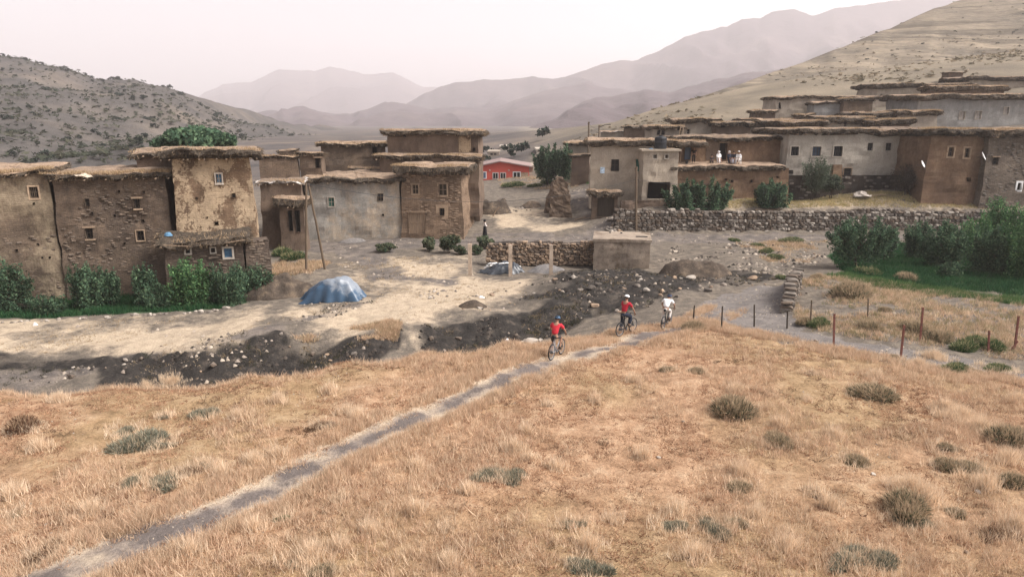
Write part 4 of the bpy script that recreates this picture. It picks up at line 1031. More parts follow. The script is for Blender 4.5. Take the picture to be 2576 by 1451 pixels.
h = House('mud_hut', 'small mud block with straw top on the roofs behind the barred windows', 2010, 2052, 290, 312, 95, 95, 2.5, MW['mudb'], sink=2.5, cat='hut'); h.walls(); h.roof(0.3, 0.1, 50, grass=1.2, beams=0)
h = House('mud_hut', 'low mud store beside the pale rendered house corner', 1900, 1952, 282, 308, 99, 99, 3, MW['mud'], sink=3, cat='hut'); h.walls(); h.roof(0.35, 0.2, 53, grass=0.6, beams=3)
h = House('hill_house', 'pale rendered house with a narrow window under the bare hillside', 1950, 2204, 247, 310, 106, 106, 6, MW['up'], sink=2); h.window(1957, 1964, 258, 274, M_WOODD, M_PANE, M_LIME, 0, grow=0.05); h.walls(); h.roof(0.4, 0.25, 31, grass=0.2, beams=0)
h = House('hill_shed', 'grey shed with domed earth roof in front of the pale rendered house', 2047, 2120, 260, 300, 102.5, 102.5, 3, MW['r8'], sink=2, cat='shed'); h.walls(); h.roof(0.35, 0.15, 32, grass=0.0, beams=0, fringe=0.3)
h = House('mud_hut', 'squat brown mud hut with straw spilling over its top', 2121, 2196, 254, 300, 101.5, 101.5, 3, MW['mudb'], sink=2, cat='hut'); h.walls(); h.roof(0.45, 0.1, 33, grass=1.5, beams=0, fringe=1.6)
h = House('hill_house', 'cream house with four tiny windows under a long dark brush roof', 2204, 2440, 219, 290, 113, 113, 7, MW['up'], sink=2)
for u, d_ in ((2216, 4), (2238, 4), (2251, 4), (2265, 6)): h.window(u - d_ / 2, u + d_ / 2, 237, 250, M_LIME, M_PANE, None, 0)
h.walls(); h.roof(0.7, 0.6, 34, grass=0.2, beams=0, fringe=1.3)
h = House('hill_house', 'topmost mud house on the slope with a thick dark roof', 2434, 2660, 200, 260, 118, 118, 7, MW['up'], sink=2); h.walls(); h.roof(0.8, 0.6, 35, grass=0.2, beams=0, fringe=1.3)
h = House('mud_turret', 'square mud block standing alone above the topmost roofs', 2386, 2424, 182, 215, 126, 126, 2.5, MW['mud'], sink=3, cat='hut'); h.walls(); h.roof(0.2, 0.05, 36, grass=0.0, beams=0, fringe=0.3)
h = House('blue_grey_house', 'big blue grey rendered house with three white framed windows', 2306, 2680, 247, 335, 96, 96.5, 8, MW['r8'], sink=2, batter=0.04)
for q in ((2414, 2427, 281, 300), (2454, 2468, 280, 300), (2526, 2538, 270, 287)): h.window(*q, M_LIME, M_TIN, M_LIME, 1, grow=0.06)
h.walls(); h.roof(0.75, 0.7, 37, grass=0.5, beams=0, fringe=1.4)
h = House('roof_store', 'brush heaped store on top of the blue grey house', 2343, 2530, 226, 236, 101, 101, 3, MW['mud'], sink=0.9, cat='store'); h.walls(); h.roof(0.7, 0.3, 38, grass=0.8, beams=0, fringe=1.6)
for nm, lb, u0, u1, vt, vb, Y, mt in (('far_house', 'small white block house far down the valley', 1258, 1285, 370, 378, 420, M_LIME), ('far_house', 'long pale far house beyond the valley trees', 1228, 1255, 384, 392, 380, MW['up']), ('far_house', 'stepped beige far house right behind the red bungalow', 1296, 1340, 421, 434, 190, MW['up']), ('far_house', 'flat pale far house under the yellow stubble hill', 1350, 1368, 378, 383, 400, M_LIME)):
    Y = ground((u0 + u1) / 2, vb + 2, y1=900)[1]
    h = House(nm, lb, u0, u1, vt, vb, Y, Y, 8, mt, sink=3, batter=0); w_ = (u1 - u0) / 4
    for k in (0.8, 2.2): h.window(u0 + w_ * k, u0 + w_ * (k + 0.9), vt + (vb - vt) * 0.3, vt + (vb - vt) * 0.75, M_IRON, M_PANE, None, 0)
    h.walls(cell=2.0); m = MB(); m.frame_box(h.A, h.d, h.n, -0.2, h.L + 0.2, h.zt, h.zt + 0.3, -0.2, 8.2); m.build('parapet', mt, h.T)
# ------------------------------------------------------------------ dry stone walls
def dry_wall(name, label, pts, course=0.24, width=0.42, mats=('grey', 'pale', 'grey'), nparts=290, seed=1, cat='wall', thick=0.7, depth=0.42, keep_u=None, core=None):
    """pts: (x, y, zbase, ztop) along the foot; the face looks to the right-hand side of the walk"""
    rr = random.Random(seed)
    pts = [np.array(p, float) for p in pts]
    c = sum(p[:3] for p in pts) / len(pts)
    T = thing(name, label, cat, (c[0], c[1], min(p[2] for p in pts)))
    seg = [0]
    for a, b in zip(pts[:-1], pts[1:]): seg.append(seg[-1] + np.linalg.norm((b - a)[:2]))
    A = np.array(pts)
    def at(s): return np.array([np.interp(s, seg, A[:, k]) for k in range(4)])
    def dirn(s):
        a, b = at(max(s - 0.3, 0)), at(min(s + 0.3, seg[-1])); d = (b - a)[:2]; d /= np.linalg.norm(d) + 1e-9; return np.array([d[0], d[1], 0])
    # core
    n = max(4, int(seg[-1] / 0.5)); V = []; F = []
    for i in range(n + 1):
        s = seg[-1] * i / n; p = at(s); d = dirn(s); q = np.array([-d[1], d[0], 0])
        base = np.array([p[0], p[1], 0])
        w = 0.12 * rr.uniform(-1, 1)
        V += [base + q * 0.16 + [0, 0, p[2] - 0.4], base + q * 0.20 + [0, 0, p[3] - 0.1 + w], base + q * (0.2 + thick) + [0, 0, p[3] - 0.06 + w], base + q * (0.2 + thick) + [0, 0, p[2] - 0.4]]
    for i in range(n):
        for k in range(4):
            F.append((i * 4 + k, i * 4 + (k + 1) % 4, (i + 1) * 4 + (k + 1) % 4, (i + 1) * 4 + k))
    F += [(0, 3, 2, 1), tuple(n * 4 + k for k in range(4))]
    obj('wall_core', np.array(V), F, core or MW['dark'], T)
    slots = []
    z0, z1 = min(p[2] for p in pts) - 0.1, max(p[3] for p in pts) + 0.15
    z = z0
    while z < z1:
        ch = course * rr.uniform(0.75, 1.3); s = rr.uniform(-0.2, 0.2)
        while s < seg[-1]:
            w = width * rr.uniform(0.5, 1.6)
            p = at(min(max(s + w / 2, 0), seg[-1]))
            if p[2] - 0.15 < z + ch / 2 < p[3] + rr.uniform(-0.12, 0.16): slots.append((s + w / 2, z + ch / 2, w * 0.96, ch * 0.95))
            s += w
        z += ch
    vis = slots if keep_u is None else [q for q in slots if keep_u(at(q[0]))]
    vis = sorted(vis, key=lambda q: -q[2] * q[3]); part = set(id(q) for q in vis[:nparts])
    rest = {m: MB() for m in M_ST}
    for q in slots:
        s, zc, w, ch = q; p = at(s); d = dirn(s); nrm = np.array([-d[1], d[0], 0])
        off = rr.uniform(0.0, 0.15); pos = np.array([p[0], p[1], zc]) + nrm * (0.08 + off)
        k = mats[rr.randrange(len(mats))]; me = STONE[(rr.randrange(6), k)]
        rot = (rr.uniform(-0.12, 0.12), rr.uniform(-0.12, 0.12), math.atan2(d[1], d[0]) + rr.uniform(-0.15, 0.15)); sc = (w, depth, ch)
        if id(q) in part:
            o = link('stone', me, T, pos - ORG[T.name]); o.rotation_euler = rot; o.scale = sc
        else:
            M = Matrix.LocRotScale(Vector(pos), Matrix.Rotation(rot[2], 3, 'Z').to_quaternion(), Vector(sc))
            rest[k].add([tuple(M @ v.co) for v in me.vertices], [tuple(f.vertices) for f in me.polygons])
    for k, b in rest.items():
        if b.n:
            o = b.build('stone_infill', M_ST[k][0], T); o['kind'] = 'stuff'
    return T
WL = []
for u, vb, vt in ((1545, 580, 524), (1600, 579, 531), (1700, 579, 530), (1800, 580, 532), (1900, 581, 532), (2000, 583, 533), (2100, 584, 533), (2160, 584, 527), (2220, 585, 526), (2300, 586, 534), (2400, 587, 531), (2480, 588, 534), (2640, 590, 532)):
    p = P(u, vb, 68.7); WL.append((p[0], p[1], min(p[2], hz(p[0], 68.5)) - 0.15, zat(vt, 68.8)))
dry_wall('retaining_wall', 'long dry stone retaining wall of rough grey stones below the upper houses', WL, 0.23, 0.38, ('grey', 'dim', 'grey', 'dim', 'pale'), 295, 3, keep_u=lambda p: p[0] < 24 or p[0] > 30)
p0, p1 = P(1226, 664, 55.4), P(1494, 664, 55.4)
dry_wall('low_stone_wall', 'low coursed brown stone wall beside the square concrete tank', [(p0[0], 55.4, p0[2], zat(616, 55.4)), (p0[0] + 2.2, 55.4, p0[2], zat(611, 55.4)), ((p0[0] + p1[0]) / 2, 55.4, p0[2], zat(611, 55.4)), (p1[0], 55.4, p1[2], zat(612, 55.4))], 0.16, 0.32, ('dim', 'tan', 'tan'), 280, 5)
R0 = [ground(1990, 712), ground(1972, 752), ground(1962, 788)]
dry_wall('road_revetment', 'short rubble revetment holding the grassy bank at the road bend', [(q[0] + 0.2, q[1], q[2] - 0.2, q[2] + hh) for q, hh in zip(R0, (0.9, 1.25, 0.5))], 0.15, 0.24, ('grey', 'dim', 'grey'), 150, 9, core=M_ST['grey'][0], thick=0.12, depth=0.6)

# ------------------------------------------------------------------ concrete tank, columns
h = House('concrete_tank', 'square concrete water tank with flat slab top and rain stained sides', 1494, 1634, 609, 682, 53.8, 53.2, 3.7, MW['conc'], zb=-11.4, batter=0.0, cat='tank', sink=0.4)
h.walls(rough=0.03)
m = MB(); m.frame_box(h.A, h.d, h.n, -0.12, h.L + 0.12, h.zt, h.zt + 0.22, -0.12, 3.82); sl = m.build('slab', MW['conc'], h.T)
for s, t, w, d_ in ((2.0, 2.8, 0.16, 0.16), (3.2, 1.2, 0.9, 0.12), (1.1, 3.0, 0.15, 0.1)):
    m = MB(); m.frame_box(h.A, h.d, h.n, s, s + w, h.zt + 0.22, h.zt + 0.30, t, t + d_); m.build('fitting', M_IRON, h.T)
for i, (u, vt, vb, Y) in enumerate(((1183, 613, 692, 51.2), (1284, 616, 692, 51.2), (1386, 616, 690, 51.3))):
    b = P(u, vb, Y); zt = zat(vt, Y); zb = hz(b[0], Y) - 0.3
    T = thing('concrete_column', ('bare concrete column standing clear of the low wall end', 'bare concrete column rising in front of the sheeted black heap', 'bare concrete column beside the blue grey gravel heap')[i], 'column', (b[0], Y, zb), 'unfinished columns of the building plot')
    m = MB(); w = 0.135
    n = 8
    V = []; F = []
    for k in range(n + 1):
        z = zb + (zt - zb) * k / n
        for (sx, sy) in ((-1, -1), (1, -1), (1, 1), (-1, 1)): V.append((b[0] + sx * w + random.uniform(-0.012, 0.012), Y + sy * w + random.uniform(-0.012, 0.012), z))
        if k:
            for q in range(4): F.append(((k - 1) * 4 + q, (k - 1) * 4 + (q + 1) % 4, k * 4 + (q + 1) % 4, k * 4 + q))
    F.append(tuple(n * 4 + q for q in range(4)))
    obj('shaft', V, F, plain('column_concrete_%d' % i, (0.42, 0.33, 0.255), 0.9, 0.2, 3), T)
    for sx, sy in ((-0.08, -0.08), (0.08, 0.08), (0.08, -0.08)):
        r = MB(); r.tube([(b[0] + sx, Y + sy, zt - 0.05), (b[0] + sx + 0.01, Y + sy, zt + random.uniform(0.06, 0.16))], 0.012, 5); r.build('rebar', M_RUST, T)
# ------------------------------------------------------------------ mounds, tarps
def mound(name, label, u, v, w, dep, hgt, mat, seed, cat='mound', rough=0.14, Y=None, flat=1.6):
    c = ground(u, v) if Y is None else np.array([P(u, v, Y)[0], Y, hz(P(u, v, Y)[0], Y)])
    N, R = 44, 14; V = []; F = []
    for j in range(R + 1):
        r = j / R
        for i in range(N):
            a = 2 * math.pi * i / N
            x, y = c[0] + r * w / 2 * math.cos(a), c[1] + r * dep / 2 * math.sin(a)
            V.append((x, y, hz(x, y) + hgt * max(0, 1 - r ** flat) - 0.04 - (0.15 if j == R else 0)))
    V = np.array(V)
    rr_ = np.repeat(np.arange(R + 1) / R, N)
    V[:, 2] += (fbm(V * np.array([0.9, 0.9, 0]), seed, 4) * rough * 1.6 + fbm(V * np.array([4, 4, 0]), seed + 3, 2) * rough * 0.35) * hgt * np.clip((1 - rr_) * 4, 0, 1)
    for j in range(R):
        for i in range(N):
            i2 = (i + 1) % N; F.append((j * N + i, (j + 1) * N + i, (j + 1) * N + i2, j * N + i2))
    o = obj(name, V, F, mat, loc=(c[0], c[1], c[2]), smooth=True); _tag(o, label, cat); return c
def earthmat(name, a, b, c):
    t = NT(name); p = t.pos(); f = t.noise(p, 1.6, 6, 0.65); g = t.noise(p, 10, 5, 0.7)
    col = t.mix(0.7, t.ramp(f, [(0.28, a), (0.5, b), (0.75, c)]), t.ramp(g, [(0.3, 0.5), (0.7, 1.3)]), 'MULTIPLY')
    return t.out(col, 1.0, t.math('ADD', f, g), 0.9, 0.08)
M_MOUND = earthmat('brown_spoil', (0.045, 0.036, 0.03), (0.085, 0.066, 0.052), (0.2, 0.15, 0.105)); M_GRAV = earthmat('blue_grey_gravel', (0.13, 0.125, 0.125), (0.2, 0.185, 0.178), (0.28, 0.25, 0.225))
mound('earth_mound', 'brown earth mound beside the blue tarpaulin heap', 700, 742, 5.6, 3.6, 1.35, M_MOUND, 3, Y=46.6)
mound('earth_mound', 'dark brown earth mound on the spoil bank right of the concrete tank', 1748, 690, 5.6, 3.6, 1.25, M_MOUND, 5, Y=50.0)
mound('gravel_heap', 'blue grey gravel heap among the concrete columns', 1372, 688, 3.2, 2.0, 0.62, M_GRAV, 7, cat='heap', rough=0.06, Y=53.0)
mound('stone_mound', 'dark overgrown stone mound below the gap to the red bungalow', 1240, 530, 4.2, 3.4, 1.25, M_MOUND, 9, Y=78.5, flat=3.0, rough=0.3)
mound('sand_heap', 'small pale earth heap with dark top on the building plot', 1190, 782, 1.9, 1.2, 0.4, M_MOUND, 11, cat='heap', Y=42.0)
mound('rubble_heap', 'low earth heap beside the ruined wall in the clearing', 1335, 520, 2.6, 2.2, 0.9, earthmat('clearing_spoil', (0.08, 0.062, 0.05), (0.16, 0.12, 0.09), (0.28, 0.21, 0.15)), 13, cat='heap', Y=82.0)
mound('ash_heap', 'low grey heap against the grey plastered wall', 885, 602, 2.8, 1.2, 0.45, M_GRAV, 15, cat='heap', Y=65.0)
def tarpmat(name, c, pale, amt):
    t = NT(name); p = t.pos(); f = t.noise(p, 1.1, 5, 0.6, 0.6); g = t.noise(t.pos((1.2, 1.2, 5)), 2.6, 4)
    col = t.mix(t.ramp(f, [(amt - 0.08, 0.0), (amt + 0.10, 1.0)]), c, pale)
    m = t.out(col, 0.38, g, 0.25, 0.05); t.b.inputs['Specular IOR Level'].default_value = 0.5; return m
def tarp_heap(name, label, u, v, Y, w, dep, hgt, mat, seed, skew=0.0, cat='tarpaulin'):
    x0 = P(u, v, Y)[0]; c = np.array([x0, Y, hz(x0, Y)])
    T = thing(name, label, cat, c)
    N, R = 96, 22; V = []; F = []
    for j in range(R + 1):
        r = j / R
        for i in range(N):
            a = 2 * math.pi * i / N
            k = (abs(math.cos(a)) ** 3.2 + abs(math.sin(a)) ** 3.2) ** (-1 / 3.2)
            x, y = r * k * w / 2 * math.cos(a), r * k * dep / 2 * math.sin(a)
            top = 1 - r ** 5.5
            hgt_x = float(np.interp(x / w, [-0.5, -0.3, -0.08, 0.08, 0.28, 0.42, 0.5], [0.45, 0.66, 0.93, 1.0, 1.0, 0.8, 0.7]))
            fold = (0.085 * math.sin(a * 7 + seed + 4 * r) + 0.06 * math.sin(a * 15 + 2 * seed + 3 * r)) * r ** 2
            z = hgt * top * hgt_x
            f2 = 1 + fold * (0.9 if r < 0.97 else 1.3)
            X, Yy = c[0] + x * f2, c[1] + y * f2
            V.append((X, Yy, hz(X, Yy) + z + 0.02))
    V = np.array(V); V[:, 2] += (0.22 * fbm(V * 1.0, seed, 3) - 0.10 * np.abs(fbm(V * 2.3, seed + 5, 2))) * np.repeat(np.clip((1 - np.arange(R + 1) / R) * 5, 0, 1), N)
    for j in range(R):
        for i in range(N):
            i2 = (i + 1) % N; F.append((j * N + i, (j + 1) * N + i, (j + 1) * N + i2, j * N + i2))
    obj('sheet', V, F, mat, T, smooth=True)
    return c, T
MT = tarpmat('blue_tarpaulin', (0.07, 0.15, 0.26), (0.30, 0.34, 0.40), 0.55)
def tarp_two_tone():   # right-hand half is paler; sky reflection on the top is mixed into the colour
    t = NT('blue_sheet_painted_sheen'); co = t.n('ShaderNodeTexCoord'); sx = t.n('ShaderNodeSeparateXYZ'); t.l(co.outputs['Object'], sx.inputs[0])
    f = t.noise(co.outputs['Object'], 1.3, 5, 0.6, 0.8)
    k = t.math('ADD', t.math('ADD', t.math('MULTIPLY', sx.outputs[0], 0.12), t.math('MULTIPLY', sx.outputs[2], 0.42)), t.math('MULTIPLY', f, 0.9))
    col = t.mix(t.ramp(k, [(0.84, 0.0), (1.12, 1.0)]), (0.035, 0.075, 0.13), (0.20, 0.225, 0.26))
    m = t.out(col, 0.42, t.noise(t.pos((1.2, 1.2, 6)), 2.2, 4), 0.3, 0.06); t.b.inputs['Specular IOR Level'].default_value = 0.5; return m
ct, TT = tarp_heap('tarpaulin_heap', 'blue tarpaulin draped over a car sized heap weighted with stones', 838, 740, 44.6, 3.9, 2.3, 1.38, tarp_two_tone(), 2, 0.6)
cd, TD = tarp_heap('sheeted_heap', 'low black sheeted heap with torn white plastic between the columns', 1262, 684, 52.6, 3.3, 1.9, 0.72, tarpmat('black_sheet', (0.03, 0.036, 0.045), (0.09, 0.10, 0.115), 0.6), 5, 0.0)
for k in range(9):   # torn white plastic lying on it
    a = random.uniform(0, 6.28); r = random.uniform(0.35, 0.95); px, py = cd[0] + r * 1.6 * math.cos(a), cd[1] - abs(r * 0.9 * math.sin(a))
    n = 5; V = []
    for j in range(2):
        for i in range(n): V.append((px + (i - 2) * 0.15 + random.uniform(-0.05, 0.05), py + j * 0.14 + random.uniform(-0.05, 0.05), hz(px, py) + 0.72 * max(0, 1 - r ** 3) + 0.10 + random.uniform(-0.03, 0.06)))
    obj('torn_plastic', V, [(i, i + 1, n + i + 1, n + i) for i in range(n - 1)], M_WHITE, TD)
# white edge of the sheet
m = MB(); m.tube([(cd[0] - 1.35, cd[1] - 0.15, cd[2] + 0.42), (cd[0] - 0.7, cd[1] - 0.1, cd[2] + 0.66), (cd[0] + 0.2, cd[1], cd[2] + 0.76)], 0.045, 5); m.build('white_hem', M_WHITE, TD)
# ------------------------------------------------------------------ ruined wall, gate
def ruin(name, label, prof, Y, th, mat, seed, cat='ruin'):
    """prof: (v, u_left, u_right) from the top down"""
    V = []; F = []; rows = []
    N = 10
    lev = np.linspace(prof[0][0], prof[-1][0], 44)
    pv = [q[0] for q in prof]
    for k, v in enumerate(lev):
        ul, ur = np.interp(v, pv, [q[1] for q in prof]), np.interp(v, pv, [q[2] for q in prof])
        a, b = P(ul, v, Y), P(ur, v, Y); t = th * (0.55 + 0.45 * k / 43)
        ring = [(a[0] + (b[0] - a[0]) * i / N, Y, a[2]) for i in range(N + 1)] + [(a[0] + (b[0] - a[0]) * i / N, Y + t, a[2]) for i in range(N, -1, -1)]
        rows.append(np.array(ring))
    M_ = len(rows[0]); V = np.vstack(rows)
    V += np.stack([fbm(V * 2.2 + 7 * k, seed + k, 3) for k in range(3)], 1) * np.array([0.11, 0.13, 0.1])
    for k in range(len(rows) - 1):
        for i in range(M_):
            i2 = (i + 1) % M_; F.append((k * M_ + i, (k + 1) * M_ + i, (k + 1) * M_ + i2, k * M_ + i2))
    F.append(tuple(range(M_)))
    c = V.mean(0); T = thing(name, label, cat, (c[0], c[1], V[:, 2].min())); obj('wall', V, F, mat, T); return T
M_RUIN = earthmat('crumbling_earth', (0.10, 0.078, 0.06), (0.19, 0.145, 0.108), (0.33, 0.25, 0.18))
ruin('ruined_wall', 'crumbling mud wall stub standing alone in the clearing', [(446, 1404, 1415), (449, 1399, 1420), (457, 1398, 1423), (460, 1391, 1429), (486, 1390, 1431), (489, 1386, 1435), (520, 1385, 1437), (551, 1382, 1440)], 75.5, 0.7, MW['mudb'], 3)
ruin('ruined_wall', 'lower crumbling wing leaning behind the lone mud wall stub', [(458, 1389, 1408), (464, 1386, 1408), (490, 1381, 1404), (497, 1374, 1402), (520, 1371, 1402), (548, 1368, 1402)], 77.2, 0.8, MW['mud'], 8)
h = House('gate_hut', 'low mud gate with dark plank door under ragged brush', 1487, 1556, 490, 548, 72.6, 72.4, 1.6, MW['mudb'], zb=-10.3, cat='gate'); h.door(1503, 1545, 497, 546, M_WOODD, 5, lintel=False, label='dark plank gate door'); h.walls(); h.roof(0.6, 0.35, 41, grass=0.8, beams=6, fringe=1.6)
h = House('byre_wall', 'broken dark wall remains under the garage bay', 1560, 1692, 505, 548, 71.9, 71.9, 0.6, MW['mud'], zb=-9.6, cat='wall'); h.walls(rough=0.25)
h = House('brown_shed', 'small brown mud shed end beside the low door of the pale house', 2094, 2121, 415, 450, 75.3, 75.3, 0.7, MW['r2'], zb=-6.2, cat='shed'); h.walls()
# ------------------------------------------------------------------ poles and wires
def pole(name, label, u0, v0, u1, v1, Y, r0=0.1, r1=0.08, mat=None, Yt=None, cap=None):
    a = P(u1, v1, Y); a[2] = hz(a[0], Y) - 0.3; b = P(u0, v0, Yt or Y)
    T = thing(name, label, 'pole', a)
    m = MB(); n = 7
    m.tube([a + (b - a) * i / n + np.array([random.uniform(-0.015, 0.015), random.uniform(-0.015, 0.015), 0]) * (0 < i < n) for i in range(n + 1)], [r0 + (r1 - r0) * i / n for i in range(n + 1)], 8)
    m.build('shaft', mat or M_WOOD, T)
    m = MB(); m.tube([b + np.array([-0.16, 0, -0.2]), b + np.array([0.16, 0, -0.2])], 0.025, 6); m.tube([b + np.array([0.12, 0, -0.2]), b + np.array([0.12, 0, -0.02])], 0.03, 6); m.build('insulator_bracket', M_IRON, T)
    return b
pa = pole('utility_pole', 'upright wooden pole of the braced pair above the blue tarpaulin', 770, 461, 770, 682, 51.8, 0.1, 0.08)
pb = pole('utility_pole', 'leaning wooden brace pole meeting the upright above the blue tarpaulin', 776, 462, 819, 676, 52.6, 0.1, 0.075, Yt=51.95)
pc = pole('utility_pole', 'wooden pole rising through the end of the dry stone wall', 1601, 420, 1600, 580, 68.6, 0.13, 0.1)
pd = pole('utility_pole', 'thin wooden pole behind the corner of the beige rendered house', 1481, 307, 1481, 400, 96, 0.13, 0.1)
pe = pole('lamp_pole', 'thin pole with a lamp arm behind the beige rendered house roof', 1507, 316, 1507, 400, 104, 0.12, 0.09)
m = MB(); m.tube([pe + np.array([0, 0, -0.3]), pe + np.array([0.9, 0, 0.12]), pe + np.array([1.7, 0, 0.1])], 0.05, 5)
o = m.build('lamp_arm', M_IRON, bpy.data.objects['lamp_pole'])
def wire(label, a, b, sag, r=0.016):
    pts = []
    for i in range(25):
        t = i / 24; p = a * (1 - t) + b * t; p = p.copy(); p[2] -= sag * 4 * t * (1 - t); pts.append(p)
    m = MB(); m.tube(pts, r, 4); o = m.build('overhead_wire', M_BLACK, loc=pts[0]); _tag(o, label, 'wire')
wire('slack black wire strung past the grey and stone houses to the wall pole', pa + np.array([0.12, 0, -0.05]), pc + np.array([0, 0, -1.2]), 1.7)
wire('black wire running from the wall pole across the garage block', pc + np.array([0, 0, -1.2]), P(1790, 462, 73.0), 0.25)
wire('thin wire between the two poles on the roofs', pd + np.array([0, 0, -0.2]), pe + np.array([0, 0, -0.3]), 0.3)
# ------------------------------------------------------------------ fence posts
POST = [(1747, 768, 1744, 810), (1818, 770, 1815, 829), (1898, 766, 1898, 822), (1981, 782, 1981, 826), (2042, 755, 2039, 816), (2100, 789, 2099, 872), (2184, 750, 2184, 797), (2276, 818, 2267, 902), (2323, 773, 2316, 858), (2490, 832, 2489, 884), (2564, 795, 2554, 880)]
for i, (u0, v0, u1, v1) in enumerate(POST):
    g = ground(u1, v1); b = P(u0, v0, g[1])
    fam = 0 if i in (0, 1, 2, 3) else (1 if i in (4, 6) else 2)
    T = thing('fence_post', ('dark wooden fence post where the footpath meets the dirt road', 'grey wooden fence post in the pale grass of the right bank', 'rust red steel fence post along the gravel channel')[fam], 'fence post', (g[0], g[1], g[2]), ('posts at the road bend', 'posts on the grassy bank', 'red posts along the gravel')[fam])
    mt = (M_WOODD, M_WOOD, M_RUST)[fam]
    w = 0.035; m = MB(); a0 = np.array([g[0], g[1], g[2] - 0.25])
    if fam == 2:      # angle iron: two flanges
        d = (b - a0)
        for (dx, dy, ex, ey) in ((-w, 0, w, 0.012), (-w, 0.012, -w + 0.012, 2 * w)):
            V = [a0 + [dx, dy, 0], a0 + [ex, dy, 0], a0 + [ex, ey, 0], a0 + [dx, ey, 0]]; V += [q + d for q in V]
            m.add(V, [(0, 3, 2, 1), (4, 5, 6, 7), (0, 1, 5, 4), (1, 2, 6, 5), (2, 3, 7, 6), (3, 0, 4, 7)])
    else:
        n = 5; m.tube([a0 + (b - a0) * k / n + np.array([random.uniform(-1, 1), random.uniform(-1, 1), 0]) * 0.008 for k in range(n + 1)], [0.045 - 0.002 * k for k in range(n + 1)], 7)
    m.build('shaft', mt, T)
    for k in (0.55, 0.9):
        q = MB(); c = a0 + (b - a0) * k; q.tube([c + np.array([-0.055, -0.02, 0]), c + np.array([0, -0.06, 0.005]), c + np.array([0.055, -0.02, 0])], 0.008, 4); q.build('wire_tie', M_IRON, T)
m = MB(); g = ground(2556, 880); m.tube([g + [0.02, 0, 0.42], g + [-0.32, -0.05, -0.05]], 0.035, 6); m.build('brace', M_RUST, bpy.data.objects['fence_post.010'])
# ------------------------------------------------------------------ satellite dishes, tank on the roof, small things
def dish(label, u, v, Y, r, yaw):
    c = P(u, v, Y); T = thing('satellite_dish', label, 'dish', c)
    N, R = 24, 6; V = []; F = []
    M = Matrix.Rotation(yaw, 3, 'Z') @ Matrix.Rotation(math.radians(62), 3, 'X')
    for j in range(R + 1):
        for i in range(N):
            a = 2 * math.pi * i / N; q = r * j / R
            V.append(tuple(np.array(M @ Vector((q * math.cos(a), q * math.sin(a) * 1.08, 0.3 * (q / r) ** 2 * r))) + c))
    for j in range(R):
        for i in range(N): F.append((j * N + i, (j + 1) * N + i, (j + 1) * N + (i + 1) % N, j * N + (i + 1) % N))
    obj('reflector', V, F, M_WHITE, T, smooth=True)
    m = MB(); tip = np.array(M @ Vector((0, 0, r * 0.9))) + c; m.tube([np.array(M @ Vector((0, -r, 0.3 * r))) + c, tip], 0.02, 5); m.ball(tip, 0.06); m.build('feed_arm', M_IRON, T)
    m = MB(); m.tube([c, c + np.array([0, 0.25, -0.1]), c + np.array([0, 0.9, -0.12])], 0.03, 6); m.build('bracket', M_IRON, T)
dish('white satellite dish on the corner between brown and stone houses', 2472, 394, 70.6, 0.42, math.radians(52))
dish('white satellite dish low on the corner of the brown house above dead brush', 2320, 414, 70.8, 0.36, math.radians(48))
def water_tank():
    a = P(1661, 376, 74.0); zb = HRG.zt + 0.2; T = thing('water_tank', 'black plastic water tank wrapped in sheeting on the garage roof', 'tank', (a[0], 74.0, zb))
    V = []; F = []; N = 20; prof = [(0.58, 0), (0.62, 0.1), (0.6, 0.5), (0.63, 0.55), (0.6, 0.95), (0.62, 1.05), (0.5, 1.2), (0.2, 1.3), (0.0, 1.31)]
    for r, z in prof:
        for i in range(N): k = 1 + 0.03 * math.sin(5 * i + z * 7); V.append((a[0] + r * k * math.cos(2 * math.pi * i / N), 74.0 + r * k * math.sin(2 * math.pi * i / N), zb + z))
    for j in range(len(prof) - 1):
        for i in range(N): F.append((j * N + i, j * N + (i + 1) % N, (j + 1) * N + (i + 1) % N, (j + 1) * N + i))
    obj('shell', V, F, M_BLACK, T); m = MB(); m.tube([(a[0], 74, zb + 1.28), (a[0], 74, zb + 1.38)], 0.2, 12); m.build('lid', M_BLACK, T)
    m = MB(); m.tube([(a[0] + 0.6, 73.9, zb + 0.12), (a[0] + 1.3, 73.4, zb + 0.1)], 0.04, 6); m.build('outlet_pipe', M_WOODL, T)
water_tank()
def crumple(name, label, cat, u, v, Y, w, hgt, mat, seed):
    c = ground(u, v) if Y is None else P(u, v, Y)
    if Y is not None: c[2] = max(c[2], hz(c[0], c[1]))
    N, R = 14, 6; V = []; F = []
    for j in range(R + 1):
        r = j / R
        for i in range(N):
            a = 2 * math.pi * i / N; V.append((c[0] + w / 2 * r * math.cos(a), c[1] + w / 2.6 * r * math.sin(a), c[2] + hgt * (1 - r ** 2) - 0.03))
    V = np.array(V); V += np.stack([fbm(V * 5 + k * 9, seed + k, 3) for k in range(3)], 1) * np.array([0.16, 0.16, 0.22]) * w * 0.5
    for j in range(R):
        for i in range(N): F.append((j * N + i, (j + 1) * N + i, (j + 1) * N + (i + 1) % N, j * N + (i + 1) % N))
    o = obj(name, V, F, mat, loc=c); _tag(o, label, cat); return c
crumple('plastic_bag', 'crumpled white plastic bag at the edge of the orange field', 'bag', 1276, 866, 30.6, 0.36, 0.32, M_WHITE, 3)
crumple('white_sheet', 'pale crumpled sheet on the ground below the long pale house', 'sheet', 2168, 492, 73.2, 1.9, 0.4, plain('dirty_sheet', (0.5, 0.44, 0.38), 0.8, 0.2, 3), 7)
crumple('paper_bag', 'pale scrap lying on the bare pitch near the tarpaulin', 'bag', 1213, 748, None, 0.55, 0.12, M_WHITE, 9)
crumple('plastic_bag', 'small white bag among the garden edge stones', 'bag', 88, 817, None, 0.34, 0.2, M_WHITE, 12)
